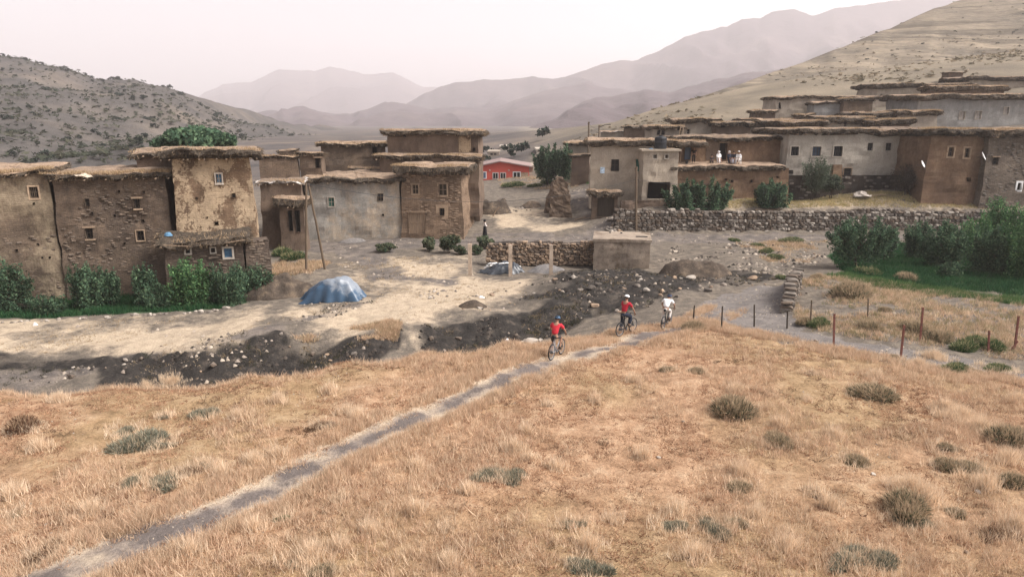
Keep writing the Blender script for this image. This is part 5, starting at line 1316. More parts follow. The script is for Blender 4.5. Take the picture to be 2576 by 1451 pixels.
crumple('cloth_rag', 'cream cloth rag hanging on the brush eaves of the rubble house', 'cloth', 212, 443, 46.0, 1.1, 0.18, plain('cream_cloth', (0.5, 0.42, 0.33), 0.9, 0.2, 4), 15)
crumple('blue_bundle', 'small blue bundle on the garage parapet beside the tank', 'bundle', 1638, 378, 73.6, 0.6, 0.25, M_BLUE, 18)
crumple('blue_sheet', 'scrap of blue plastic on the lean-to roof corner', 'sheet', 424, 592, 46.2, 0.55, 0.25, M_BLUE, 21)
q = MB(); a, e, c, f = HR1.rect(1510, 1521, 421, 436); q.frame_box(HR1.A + HR1.n * 0.03, HR1.d, HR1.n, a, e, c, f, -0.13, -0.07); o = q.build('wall_notice', plain('blue_and_white_notice', (0.45, 0.55, 0.66), 0.7, 0.45, 7)); _tag(o, 'small blue and white notice on the beige rendered wall', 'notice')
def ladder():
    a = P(1712, 340, 87.6); b = P(1719, 318, 87.6); T = thing('ladder', 'thin wooden ladder leaning on the little hillside house', 'ladder', a - np.array([0, 0, 0.6]))
    for s in (-0.2, 0.2):
        m = MB(); m.tube([a + [s, 0, -0.6], b + [s, 0.5, 0.3]], 0.04, 5); m.build('rail', M_WOODL, T)
    for k in range(6):
        c = a + [0, 0, -0.6] + (b + [0, 0.5, 0.3] - a - [0, 0, -0.6]) * (k + 0.5) / 6; m = MB(); m.tube([c + [-0.2, 0, 0], c + [0.2, 0, 0]], 0.03, 5); m.build('rung', M_WOODL, T)
ladder()
for u0, v0, u1, v1, lb in ((1706, 356, 1707, 403, 'wooden post at the open end of the terrace'), (1722, 357, 1711, 398, 'bent pale pole leaning by the terrace post')):
    a = P(u1, v1, 75.2); a[2] = HT.zroof - 0.05; b = P(u0, v0, 75.2); T = thing('terrace_pole', lb, 'pole', a); m = MB(); mid = (a + b) / 2 + np.array([-0.12 if 'bent' in lb else 0, 0, 0.1]); m.tube([a, mid, b], 0.06 if 'bent' not in lb else 0.045, 6); m.build('shaft', M_WOODL, T)
for (u0, v0, u1, v1, Y, lb) in ((1900, 520, 2010, 512, 70.6, 'pale dead branch on the wall top by the round bushes'), (1885, 515, 1965, 517, 70.2, 'bleached log lying along the wall top'), (2185, 494, 2240, 487, 73.4, 'long plank leaning below the long pale house'), (1240, 548, 1256, 520, 75.8, 'thin pale stick leaning on the dark stone mound'), (1445, 556, 1490, 548, 73.5, 'fallen timber near the foot of the mud wall stub')):
    a, b = P(u0, v0, Y), P(u1, v1, Y)
    for q in (a, b): q[2] = max(q[2] if 'stick' in lb and q is b else hz(q[0], q[1]) + 0.06, hz(q[0], q[1]))
    m = MB(); mid = (a + b) / 2 + np.array([0, 0, 0.12]); m.tube([a, mid, b], [0.07, 0.055, 0.03], 6)
    if 'plank' not in lb: m.tube([mid, mid + np.array([0.5, -0.1, 0.35])], [0.04, 0.015], 5)
    o = m.build('dead_branch' if 'plank' not in lb and 'timber' not in lb else 'timber', M_WOODL, loc=a); _tag(o, lb, 'wood')
# ------------------------------------------------------------------ loose stones
def rock_mesh(seed, mat, flat=0.7):
    bm = bmesh.new(); bmesh.ops.create_icosphere(bm, subdivisions=2, radius=0.5); r = random.Random(seed)
    pl = [(Vector((r.uniform(-1, 1), r.uniform(-1, 1), r.uniform(-1, 1))).normalized(), r.uniform(0.26, 0.4)) for _ in range(9)]
    for v in bm.verts:
        for n_, d_ in pl:
            k = v.co.dot(n_)
            if k > d_: v.co -= n_ * (k - d_) * 0.95
        v.co.z *= flat
    me = bpy.data.meshes.new('rock'); bm.to_mesh(me); bm.free(); me.materials.append(mat); return me
ROCK = {k: [rock_mesh(s, M_ST[k][s % 2]) for s in range(5)] for k in ('pale', 'grey', 'tan', 'dim')}
def rocks(label, group, n, area, size, kinds, seed, line=None, spread=0.4, big=None):
    rr = random.Random(seed); k = 0; tries = 0
    xs, ys = [q[0] for q in area], [q[1] for q in area]
    while k < n and tries < 6000:
        tries += 1
        if line is not None:
            i = rr.randrange(len(line) - 1); t = rr.random(); a, b = line[i], line[i + 1]
            x = a[0] + (b[0] - a[0]) * t + rr.gauss(0, spread); y = a[1] + (b[1] - a[1]) * t + rr.gauss(0, spread)
        else:
            x, y = rr.uniform(min(xs), max(xs)), rr.uniform(min(ys), max(ys))
            if sdist(np.array(area), np.array([x]), np.array([y]))[0] < 0: continue
        s = size[0] + (size[1] - size[0]) * rr.random() ** 3
        o = link('rock', ROCK[rr.choice(kinds)][rr.randrange(5)], None, (x, y, hz(x, y) + 0.12 * s))
        o.rotation_euler = (rr.uniform(-0.3, 0.3), rr.uniform(-0.3, 0.3), rr.uniform(0, 6.28)); o.scale = (s * rr.uniform(0.8, 1.3), s, s * rr.uniform(0.7, 1.1)); _tag(o, label, 'rock', group); k += 1
ol = lambda *q: [tuple(ground(u, v)[:2]) for u, v in q]
rocks('pale rock on the dark spoil bank below the concrete tank', 'rocks on the spoil bank', 52, ol((1330, 740), (1400, 700), (1560, 685), (1700, 700), (1900, 690), (1960, 715), (1800, 725), (1700, 760), (1560, 790), (1480, 770)), (0.2, 0.75), ('pale', 'tan', 'pale', 'grey'), 3)
rocks('pale stone in the face of the dark earth bank behind the orange field', 'stones in the dark bank', 22, [tuple(P(u, v, Y)[:2]) for u, v, Y in TOP] + [tuple(P(u, v, Y)[:2]) for u, v, Y in FOOT[::-1]], (0.15, 0.5), ('grey', 'dim', 'dim', 'tan'), 5)
rocks('rounded stone in the row edging the green garden', 'garden edging stones', 42, [(0, 0), (1, 1)], (0.24, 0.55), ('pale', 'grey', 'pale'), 7, line=[tuple(P(u, v, Y)[:2]) for u, v, Y in ((-60, 812, 40.4), (60, 812, 40.2), (200, 802, 40.9), (350, 793, 41.6), (500, 785, 42.2), (600, 778, 42.7))], spread=0.16)
rocks('grey stone of the rubble scatter in the middle of the bare pitch', 'rubble scatter on the pitch', 20, ol((1030, 745), (1080, 725), (1160, 735), (1140, 750), (1060, 755)), (0.15, 0.45), ('grey', 'pale', 'grey'), 9)
rocks('stone lying about the pale bare pitch by the columns', 'stones on the pitch', 20, ol((1150, 780), (1200, 720), (1330, 710), (1330, 760), (1250, 785)), (0.15, 0.5), ('grey', 'tan', 'pale'), 11)
rocks('stone in the white pile at the foot of the dark bank', 'white stone pile', 14, [tuple(P(u, v, Y)[:2]) for u, v, Y in ((1300, 840, 38.0), (1360, 825, 38.6), (1370, 850, 37.0), (1310, 862, 36.6))], (0.35, 0.7), ('pale',), 13)
rocks('rubble stone spilling from the broken end of the dry stone wall', 'spilled wall stones', 26, [(0, 0), (1, 1)], (0.3, 0.7), ('pale', 'tan', 'grey'), 15, line=[tuple(P(1545, 550, 70.2)[:2]), tuple(P(1540, 575, 68.2)[:2]), tuple(P(1575, 580, 68.6)[:2])], spread=0.45)
rocks('stone along the gravel channel by the red posts', 'stones in the gravel channel', 18, ol((2000, 845), (2150, 862), (2350, 900), (2550, 930), (2576, 965), (2300, 910), (2100, 880)), (0.08, 0.32), ('pale', 'grey', 'pale'), 17)
rocks('small stone in the dry orange field', 'stones in the field', 12, ol((1700, 950), (2500, 1000), (2560, 1440), (2000, 1440), (1500, 1100)), (0.07, 0.2), ('pale', 'grey', 'tan'), 19)
rocks('stone on the rubble heap and stone mound in the clearing', 'stones in the clearing', 20, [tuple(P(u, v, Y)[:2]) for u, v, Y in ((1225, 545, 76.8), (1290, 545, 76.8), (1360, 530, 81), (1350, 510, 83.5), (1230, 505, 80))], (0.25, 0.6), ('grey', 'pale', 'dim'), 21)
rocks('stone at the side of the lane below the dry stone wall', 'stones along the lane', 18, ol((1660, 640), (1800, 615), (2060, 610), (2080, 640), (1980, 700), (1850, 660)), (0.2, 0.5), ('pale', 'grey', 'tan'), 23)
rocks('stone on the bank of the old track past the dry meadow', 'stones on the old track', 14, ol((20, 930), (260, 905), (430, 850), (470, 850), (300, 930), (100, 970)), (0.15, 0.5), ('pale', 'grey', 'dim'), 25)
rocks('stone on the grassy bank between the road bend and the garden trees', 'stones on the right bank', 8, ol((2010, 740), (2080, 720), (2300, 790), (2500, 830), (2200, 800)), (0.2, 0.45), ('pale', 'grey', 'tan'), 27)
c = P(838, 758, 43.4)
rocks('stone weighing down the hem of the blue tarpaulin', 'tarpaulin weights', 7, [(0, 0), (1, 1)], (0.16, 0.3), ('pale', 'tan'), 29, line=[(ct[0] - 1.75, ct[1] - 1.15), (ct[0] + 1.7, ct[1] - 1.2)], spread=0.06)
# ------------------------------------------------------------------ grasses
def tufts(name, label, cat, pts, nb, hgt, spread, width, palette, jitter=0.2, hvar=0.4, lean=0.35, parent=None, kind='stuff', dz=0.02):
    """pts (n,2): tuft positions; nb blades each"""
    n = len(pts)
    if n == 0: return
    z = hzv(pts[:, 0], pts[:, 1])
    base = np.stack([pts[:, 0], pts[:, 1], z], 1)
    B = np.repeat(base, nb, 0); m = len(B)
    B[:, :2] += RNG.normal(0, spread, (m, 2)); B[:, 2] = hzv(B[:, 0], B[:, 1]) - dz
    hs_ = np.repeat(hgt * RNG.uniform(1 - hvar, 1 + hvar, n) if not hasattr(hgt, '__len__') else hgt, nb) * RNG.uniform(0.55, 1.1, m)
    D = RNG.normal(0, 1, (m, 3)) * (hs_ * lean)[:, None]; D[:, 2] = hs_
    ci = np.repeat(RNG.integers(0, len(palette), n), nb)
    C = np.asarray(palette)[ci] * np.repeat(RNG.uniform(1 - jitter, 1 + jitter, (n, 1)), nb, 0) * RNG.uniform(0.8, 1.15, (m, 1))
    V, F, K = blades(B, D, np.full(m, width) * RNG.uniform(0.6, 1.4, m), C)
    o = obj(name, V, F, M_BLADE, loc=(0, 0, 0), cols=K)
    o['kind'] = kind; o['label'] = label; o['category'] = cat
    return o
def in_view(p, m=1.3):
    return np.abs(p[:, 0]) < p[:, 1] * 0.745 * m + 0.6
def scatter(poly, n, dens=None, ybias=0.0):
    poly = np.asarray(poly); lo, hi = poly.min(0), poly.max(0)
    q = lo + RNG.random((n, 2)) * (hi - lo)
    k = (sdist(poly, q[:, 0], q[:, 1]) > 0) & in_view(q)
    q = q[k]
    if dens is not None: q = q[dens(q) > RNG.random(len(q))]
    return q
FV = np.vstack([FIELD[1:len(CREST) + 8], [(26, 9.6), (-26, 9.6)]])
def notrail(q, w=0.6): return ldist(TRAIL, q[:, 0], q[:, 1]) > w + 0.25 * vnoise(q * 1.3, 77)
patch1 = lambda q: np.clip(0.5 + 0.9 * fbm(q * 0.28, 50, 3), 0, 1)
patch2 = lambda q: np.clip(0.15 + 1.1 * fbm(q * 0.5, 60, 3), 0, 1)
ORNG = [(0.40, 0.235, 0.145), (0.46, 0.29, 0.185), (0.32, 0.18, 0.112), (0.52, 0.365, 0.245), (0.21, 0.12, 0.08), (0.44, 0.265, 0.168)]
OLIV = [(0.37, 0.25, 0.13), (0.29, 0.20, 0.105), (0.45, 0.325, 0.19), (0.21, 0.145, 0.08)]
PALEG = [(0.62, 0.46, 0.32), (0.54, 0.385, 0.265), (0.68, 0.53, 0.38), (0.58, 0.41, 0.29)]
q = scatter(FV, 78000, lambda p: np.clip(0.6 + 1.2 * fbm(p * 0.8, 58, 3), 0.04, 1)); q = q[notrail(q, 0.35)]
oliv = fbm(q * 0.11 + 3.1, 90, 2) + 0.5 * (q[:, 0] < -4) - 0.25 > 0
tufts('field_stubble', 'low orange brown scrub covering the sloping field', 'grass', q[~oliv], 11, 0.075, 0.07, 0.022, ORNG, lean=0.7)
tufts('field_stubble', 'low olive brown scrub on the left of the sloping field', 'grass', q[oliv], 11, 0.08, 0.07, 0.022, OLIV + ORNG[:2], lean=0.7)
q = scatter(FV, 78000, lambda p: np.clip(fbm(p * 0.36, 61, 4) * 1.7 + 0.2, 0, 1)); q = q[notrail(q)]
tufts('dry_grass', 'tall pale straw grass patches in the sloping field', 'grass', q, 11, 0.2, 0.06, 0.014, PALEG, lean=0.35, hvar=0.75)
q = scatter(FV, 26000, lambda p: np.clip(fbm(p * 0.8, 67, 3) * 2.2 - 0.75, 0, 1)); q = q[notrail(q)]
tufts('scrub_patches', 'low dark russet scrub patches scattered through the field', 'grass', q, 12, 0.09, 0.06, 0.022, [(0.22, 0.125, 0.08), (0.28, 0.16, 0.10), (0.17, 0.11, 0.075), (0.24, 0.175, 0.11)], lean=0.8, hvar=0.7)
FS = [('grey', 345, 1118, 130), ('grey', 318, 1085, 70), ('grey', 410, 1122, 60), ('grey', 415, 1048, 30), ('grey', 520, 1042, 52), ('grey', 420, 1212, 75), ('grey', 335, 1215, 70), ('grey', 515, 1172, 55), ('brown', 470, 1190, 50), ('grey', 1230, 1200, 80), ('grey', 1285, 1205, 70), ('grey', 1335, 1148, 34),
      ('green', 715, 1305, 50), ('brown', 852, 1258, 40), ('tip', 1845, 1030, 95), ('tip', 2200, 995, 95), ('tip', 1960, 1115, 88), ('tip', 1870, 1228, 85), ('tip', 2155, 1165, 80), ('tip', 1680, 932, 40), ('tip', 1758, 938, 34), ('tip', 2545, 1110, 105), ('tip', 2385, 1128, 60), ('tip', 2385, 1180, 80), ('tip', 2440, 1178, 62), ('tip', 2275, 1288, 105), ('tip', 2392, 1290, 42), ('grey', 2310, 1322, 80), ('grey', 1690, 1322, 95), ('grey', 1800, 1338, 75), ('tip', 1856, 1318, 52), ('grey', 1780, 1310, 40), ('grey', 2130, 1415, 110), ('grey', 2215, 1412, 110), ('grey', 2175, 1395, 90), ('grey', 1478, 1430, 85), ('tip', 810, 1440, 60), ('brown', 2500, 1350, 85), ('green', 2507, 928, 74), ('tip', 2450, 938, 48), ('green', 2405, 935, 66), ('brown', 805, 1072, 50), ('brown', 1378, 1020, 26), ('brown', 1000, 1130, 30), ('brown', 1120, 1330, 34), ('grey', 730, 1420, 50), ('brown', 60, 1080, 70), ('brown', 120, 1390, 60), ('tip', 40, 1300, 40),
      ('brown', 1540, 1310, 40), ('grey', 1440, 1320, 60), ('brown', 2050, 1240, 40), ('tip', 2560, 1220, 60), ('tip', 2250, 900, 30), ('brown', 2040, 940, 40), ('green', 2030, 1005, 20)]
cl = [(900, 1050, 70), (830, 985, 50), (870, 1040, 60), (640, 1165, 70), (700, 1150, 60), (560, 1195, 60), (430, 965, 60), (370, 975, 40), (600, 1050, 40), (2420, 1050, 110), (2470, 1080, 90), (2380, 1030, 70), (2540, 1160, 80), (2350, 900, 70), (2310, 920, 60), (2560, 1010, 60), (1590, 960, 40), (1180, 1240, 60), (1290, 1130, 70), (1320, 1090, 40), (780, 1400, 90), (850, 1380, 70), (1130, 1420, 60), (1480, 1380, 90), (1860, 1190, 60), (1850, 985, 60), (2200, 950, 50), (1960, 1070, 55), (2290, 1230, 110), (2330, 1250, 80), (2480, 1220, 80), (2090, 1280, 70), (1700, 1290, 70), (1750, 1400, 90), (1980, 1380, 80), (30, 1250, 70), (100, 1130, 50), (230, 1290, 60), (480, 1390, 70), (1050, 1180, 50), (1400, 1180, 60), (1620, 1150, 40), (1500, 1010, 40), (2100, 1100, 50), (2560, 1330, 90), (1250, 1000, 40), (700, 1010, 50), (150, 1010, 50), (930, 1340, 60), (1050, 1290, 60), (640, 1330, 60), (1900, 1300, 60)]
qq = []; hh_ = []
for u, v, w in cl:
    g = ground(u, v); rad = w * np.linalg.norm(g - np.array([0, 0, CZ])) / FPX * 0.5; n_ = int(70 * rad * rad * 3 + 16); ang = RNG.uniform(0, 6.28, n_); rr_ = np.abs(RNG.normal(0, 0.5, n_)) * rad
    qq.append(g[:2] + np.stack([np.cos(ang) * rr_ * 1.3, np.sin(ang) * rr_], 1)); hh_.append(np.clip(0.5 * (1 - 0.55 * rr_ / (rad + 1e-6)), 0.12, 0.5) * RNG.uniform(0.7, 1.2, n_))
for k_, u, v, w in FS:                       # dead grass caught around the field shrubs
    g = ground(u, v); rad = w * np.linalg.norm(g - np.array([0, 0, CZ])) / FPX * 0.5; n_ = int(18 + 50 * rad); ang = RNG.uniform(0, 6.28, n_); rr_ = RNG.uniform(0.45, 1.25, n_) * rad
    qq.append(g[:2] + np.stack([np.cos(ang) * rr_ * 1.1, np.sin(ang) * rr_], 1)); hh_.append(RNG.uniform(0.12, 0.34, n_))
tufts('straw_clumps', 'tall pale straw clumps standing out of the orange field', 'grass', np.vstack(qq), 13, np.concatenate(hh_), 0.055, 0.013, [(0.74, 0.58, 0.42), (0.80, 0.65, 0.49), (0.68, 0.52, 0.37)], lean=0.28)
# straw along the path edges and the field crest
def along(line, n, lo, hi, seedn, dens=0.2):
    line = np.asarray(line); seg = np.linalg.norm(np.diff(line, axis=0), axis=1); cum = np.concatenate([[0], np.cumsum(seg)])
    s = RNG.random(n) * cum[-1]; i = np.clip(np.searchsorted(cum, s) - 1, 0, len(seg) - 1); t = (s - cum[i]) / seg[i]
    p = line[i] + (line[i + 1] - line[i]) * t[:, None]; d = (line[i + 1] - line[i]) / seg[i][:, None]; nn = np.stack([-d[:, 1], d[:, 0]], 1)
    off = RNG.uniform(lo, hi, n) * RNG.choice([-1, 1], n)
    p = p + nn * off[:, None]
    k = (vnoise(p * 0.55, seedn) + dens > RNG.uniform(-0.5, 0.5, n)) & in_view(p); return p[k]
q = along(TRAIL, 7000, 0.62, 1.25, 3)
tufts('dry_grass', 'straw grass fringing both edges of the footpath', 'grass', q, 12, 0.26, 0.06, 0.014, PALEG, lean=0.3)
q = along(TRAIL, 1500, 0.2, 0.6, 8, -0.15)
tufts('dry_grass', 'sparse straw growing on the footpath itself', 'grass', q, 8, 0.12, 0.06, 0.014, PALEG, lean=0.4)
q = along(np.array([P(u, v, Y)[:2] for u, v, Y in CREST[1:]]), 4500, 0.0, 0.7, 5, 0.1)
tufts('dry_grass', 'straw grass along the crest where the field drops to the dark bank', 'grass', q, 12, 0.24, 0.07, 0.016, PALEG, lean=0.3)
q = along(np.array([P(u, v, Y)[:2] for u, v, Y in [(1640, 815, 34.3), (1740, 806, 35.6), (1900, 842, 32.2), (2000, 858, 31.0), (2100, 888, 29.2), (2270, 918, 27.3), (2400, 940, 26.3), (2576, 968, 25.0)]]), 4500, 0.0, 0.8, 6, 0.15)
tufts('dry_grass', 'pale straw between the field and the gravel channel', 'grass', q, 12, 0.26, 0.07, 0.016, PALEG, lean=0.3)
BANKR = outline([(1995, 720), (2060, 690), (2130, 700), (2300, 728), (2600, 760), (2700, 900), (2560, 905), (2300, 868), (2100, 842), (2000, 822)])
q = scatter(BANKR, 16000, lambda p: np.clip(0.55 + 0.9 * fbm(p * 0.4, 62, 3), 0, 1))
tufts('dry_grass', 'rough pale grass on the bank below the garden trees', 'grass', q, 11, 0.24, 0.08, 0.02, PALEG + [(0.33, 0.27, 0.15), (0.24, 0.22, 0.11)], lean=0.35)
q = scatter(TERRR, 6000); tufts('dry_grass', 'yellow grass on the terrace above the dry stone wall', 'grass', q, 8, 0.2, 0.12, 0.04, [(0.56, 0.45, 0.26), (0.50, 0.40, 0.22), (0.40, 0.35, 0.17)])
q = scatter(PALE, 14000, lambda p: np.clip(0.25 + 0.9 * fbm(p * 0.35, 63, 3), 0, 1)); tufts('dry_grass', 'short bleached grass on the meadow and bare pitch', 'grass', q, 8, 0.1, 0.09, 0.03, [(0.46, 0.36, 0.245), (0.40, 0.31, 0.2), (0.36, 0.27, 0.17)], lean=0.6)
vp = [outline(o_) for o_ in ([(640, 690), (720, 650), (830, 660), (780, 690), (690, 700), (640, 740)], [(740, 850), (900, 820), (1010, 800), (1000, 850), (900, 860)], [(1250, 445), (1390, 440), (1480, 460), (1440, 475), (1260, 470)], [(1850, 610), (2080, 605), (2060, 660), (1930, 660)])]
for o_, nn, lb in zip(vp, (2600, 2200, 2600, 1500), ('straw grass around the braced poles', 'tawny grass hanging over the dark bank', 'rough grass in front of the red bungalow', 'thin weeds beside the lane under the dry stone wall')):
    q = scatter(o_, nn * 3, lambda p: np.clip(0.3 + fbm(p * 0.5, 64, 3), 0, 1)); tufts('dry_grass', lb, 'grass', q, 9, 0.24, 0.1, 0.03, PALEG[:2] + [(0.40, 0.31, 0.19)], lean=0.4)
GRN = [(0.028, 0.085, 0.036), (0.04, 0.105, 0.045), (0.022, 0.065, 0.03), (0.055, 0.12, 0.05)]
q = scatter(GARDL, 15000); tufts('garden_grass', 'dense dark green growth at the foot of the tall left houses', 'grass', q[q[:, 1] < 48.5], 9, 0.34, 0.1, 0.04, GRN, lean=0.3)
q = scatter(GARDR, 22000); tufts('garden_grass', 'lush green grass under the garden trees', 'grass', q, 9, 0.32, 0.12, 0.045, GRN, lean=0.3)
q = along(np.array([ground(u, v)[:2] for u, v in ((2100, 690), (2200, 712), (2300, 728), (2450, 745), (2600, 762))]), 2500, 0.0, 1.0, 9, 0.1); tufts('garden_grass', 'bright green fringe where the garden meets the dry bank', 'grass', q, 10, 0.26, 0.1, 0.03, [(0.09, 0.17, 0.06), (0.07, 0.14, 0.05), (0.14, 0.19, 0.08)], lean=0.35)
q = scatter(GREENC, 9000); tufts('garden_grass', 'small vivid green plot behind the ruined wall', 'grass', q, 8, 0.3, 0.14, 0.06, [(0.08, 0.22, 0.06), (0.1, 0.26, 0.08)], lean=0.3)
# ------------------------------------------------------------------ cushion shrubs of the field
def cushion(seed, n, pal, tip, up=0.75, twig=0.018, sp=0.2):
    n = int(n * 2.2); twig *= 0.75
    r = np.random.default_rng(seed)
    nl = r.integers(3, 6); lob = np.stack([r.normal(0, 0.2, nl), r.normal(0, 0.2, nl), np.zeros(nl)], 1); lob[0] = 0
    k = r.integers(0, nl, n)
    d = r.normal(size=(n, 3)); d[:, 2] = np.abs(d[:, 2]) * 1.1 + 0.05; d /= np.linalg.norm(d, axis=1, keepdims=True)
    rad = (0.26 + 0.16 * r.random(nl))[k][:, None] * np.array([1, 1, up])
    st = r.uniform(0.3, 1.0, (n, 1)) ** 0.6
    P0 = lob[k] + d * rad * st; D = d * 0.055 * r.uniform(0.5, 1.6, (n, 1)) + r.normal(0, 0.035, (n, 3)); D[:, 2] += 0.035
    pal = np.asarray(pal); C = pal[r.integers(0, len(pal), n)] * r.uniform(0.7, 1.2, (n, 1))
    t = (r.random(n) < tip[0]); C[t] = np.asarray(tip[1]) * r.uniform(0.8, 1.1, (t.sum(), 1)); D[t] *= 1.3; D[t, 2] += 0.06
    V, F, K = blades(P0, D, np.full(n, twig) * r.uniform(0.6, 1.6, n), C)
    return mesh_data('shrub', V, F, M_BLADE, cols=K)
GREY = [(0.19, 0.195, 0.145), (0.24, 0.24, 0.185), (0.14, 0.15, 0.11), (0.31, 0.29, 0.22)]
DGRN = [(0.09, 0.105, 0.065), (0.12, 0.135, 0.08), (0.16, 0.165, 0.10), (0.065, 0.075, 0.05)]
BRN = [(0.15, 0.08, 0.05), (0.20, 0.11, 0.07), (0.10, 0.06, 0.045)]
GRNS = [(0.07, 0.12, 0.05), (0.10, 0.16, 0.07), (0.05, 0.09, 0.04)]
SHR = dict(grey=[cushion(i, 2600, GREY, (0.1, (0.4, 0.33, 0.23)), 0.6, 0.03) for i in range(3)], tip=[cushion(10 + i, 3000, DGRN, (0.42, (0.46, 0.35, 0.235)), 0.85, 0.024) for i in range(3)],
           brown=[cushion(20 + i, 1500, BRN, (0.2, (0.4, 0.28, 0.18)), 0.7, 0.028) for i in range(2)], green=[cushion(30 + i, 2400, GRNS, (0.12, (0.36, 0.32, 0.18)), 0.8, 0.028) for i in range(2)])
SL = dict(grey=('flat grey green cushion shrub', 'grey cushion shrubs of the field'), tip=('dark domed shrub with straw tips', 'straw tipped shrubs of the field'), brown=('low red brown thorny shrub', 'brown shrubs of the field'), green=('fresh green tussock', 'green tussocks'), bank=('dark round bush on the pale right bank near the fence posts', 'bushes among the fence posts'))
for i, (k, u, v, w) in enumerate(FS):
    g = ground(u, v); wm = w * np.linalg.norm(g - np.array([0, 0, CZ])) / FPX
    o = link('shrub', SHR[k][i % len(SHR[k])], None, g - np.array([0, 0, 0.02])); sr = 0.82 + 0.22 * math.sin(i * 5.1); o.scale = (wm * sr * 1.1, wm * sr, wm * sr * (0.75 + 0.2 * math.sin(i * 3.3))); o.rotation_euler = (0, 0, i * 1.7); sz = 'large' if w >= 80 else ('small' if w < 45 else 'middling'); left = u < np.interp(v, [900, 985, 1112, 1262, 1415], [1400, 1200, 900, 600, 210]); whr = 'between the footpath and the dark bank' if left else ('near the gravel channel' if v < 1000 and u > 2200 else ('beside the footpath' if u < 1100 else 'in the open field across the footpath')); _tag(o, sz + ' ' + SL[k][0] + ' ' + whr, 'shrub', SL[k][1])
for i, (u, v, w) in enumerate(((2490, 872, 60), (2190, 828, 60), (2226, 782, 28), (2060, 820, 55), (2140, 745, 90), (2020, 812, 40), (1970, 700, 26), (2300, 830, 60), (2360, 855, 60), (2430, 880, 60), (1745, 830, 60), (2050, 700, 30), (2190, 690, 50), (2280, 705, 50))):
    g = ground(u, v); wm = w * np.linalg.norm(g - np.array([0, 0, CZ])) / FPX
    o = link('shrub', SHR['tip' if i % 3 else 'green'][i % 2], None, g - np.array([0, 0, 0.03])); o.scale = (wm * 1.05, wm, wm * 0.9); o.rotation_euler = (0, 0, i * 2.1); _tag(o, ('green tussock' if i % 3 == 0 else 'dark straw tipped bush') + ' ' + ('beside the rust red brace post', 'beside a rust red post of the gravel channel', 'tiny, near a grey wooden post', 'at the foot of a grey wooden post', 'broad, on the bank above the posts', 'next to the road bend rubble', 'small, on top of the road bend rubble', 'between two rust red posts', 'between two rust red posts', 'between two rust red posts', 'where the footpath meets the road', 'small, on the bank top by the garden', 'on the edge of the green garden', 'on the edge of the green garden')[i], 'shrub', SL['bank'][1])
# ------------------------------------------------------------------ trees and bushes
def crown(seed, n, R, pal, leaf, lobes=14, flat=0.0):
    r = np.random.default_rng(seed)
    L = r.normal(size=(lobes, 3)); L /= np.linalg.norm(L, axis=1, keepdims=True); L *= (r.random((lobes, 1)) ** 0.4) * 0.72
    L[:, 2] = np.maximum(L[:, 2], -0.55)
    lr = r.uniform(0.24, 0.46, lobes)
    k = r.choice(lobes, n, p=lr ** 2 / (lr ** 2).sum())
    d = r.normal(size=(n, 3)); d /= np.linalg.norm(d, axis=1, keepdims=True)
    q = L[k] + d * (lr[k] * r.uniform(0.45, 1.08, n) ** 0.7)[:, None]
    out = r.random(n) < 0.06; q[out] *= r.uniform(1.02, 1.14, (out.sum(), 1))
    q = q * np.asarray(R)
    nn = d + r.normal(0, 0.7, (n, 3)); nn /= np.linalg.norm(nn, axis=1, keepdims=True)
    a = np.cross(nn, r.normal(size=(n, 3))); a /= np.linalg.norm(a, axis=1, keepdims=True) + 1e-9; b = np.cross(nn, a)
    s = leaf * r.uniform(0.6, 1.5, (n, 1))
    V = np.empty((n * 4, 3)); V[0::4] = q - a * s; V[1::4] = q - b * s * 0.5; V[2::4] = q + a * s; V[3::4] = q + b * s * 0.5
    tone = r.uniform(0.6, 1.4, lobes)[k]
    pal = np.asarray(pal); C = pal[r.integers(0, len(pal), n)] * tone[:, None] * r.uniform(0.75, 1.25, (n, 1))
    return V, np.arange(n * 4).reshape(n, 4), np.repeat(C, 4, 0), L * np.asarray(R)
def feathery(seed, n, R, pal, leaf, shoots=38):
    r = np.random.default_rng(seed); R = np.asarray(R, float)
    a = r.uniform(0, 6.28, shoots); q = r.random(shoots) ** 0.5
    base = np.stack([np.cos(a) * q * 0.55, np.sin(a) * q * 0.55, np.full(shoots, -0.95)], 1)
    tip = np.stack([np.cos(a) * q * 0.95, np.sin(a) * q * 0.95, 0.15 + 0.85 * np.sqrt(np.clip(1 - q ** 2, 0, 1)) * r.uniform(0.35, 1.2, shoots)], 1) + r.normal(0, 0.1, (shoots, 3))
    k = r.integers(0, shoots, n); t = r.random(n) ** 0.75
    p = base[k] * (1 - t[:, None]) + tip[k] * t[:, None]
    p = p * R + r.normal(0, 1, (n, 3)) * (0.07 + 0.14 * (1 - t))[:, None] * np.minimum(R, 1.3)
    d = (tip - base)[k] * R; d /= np.linalg.norm(d, axis=1, keepdims=True)
    v = d * 0.6 + r.normal(0, 0.7, (n, 3)); v /= np.linalg.norm(v, axis=1, keepdims=True); w = np.cross(v, r.normal(size=(n, 3))); w /= np.linalg.norm(w, axis=1, keepdims=True) + 1e-9
    s = leaf * r.uniform(0.6, 1.5, (n, 1)); V = np.empty((n * 4, 3)); V[0::4] = p - v * s; V[1::4] = p - w * s * 0.42; V[2::4] = p + v * s; V[3::4] = p + w * s * 0.42
    pal = np.asarray(pal); C = pal[r.integers(0, len(pal), n)] * r.uniform(0.65, 1.35, shoots)[k][:, None] * r.uniform(0.75, 1.25, (n, 1))
    return V, np.arange(n * 4).reshape(n, 4), np.repeat(C, 4, 0), tip[:14] * R * 0.8
LEAFG = [(0.058, 0.10, 0.062), (0.078, 0.128, 0.078), (0.044, 0.078, 0.05), (0.125, 0.185, 0.105)]
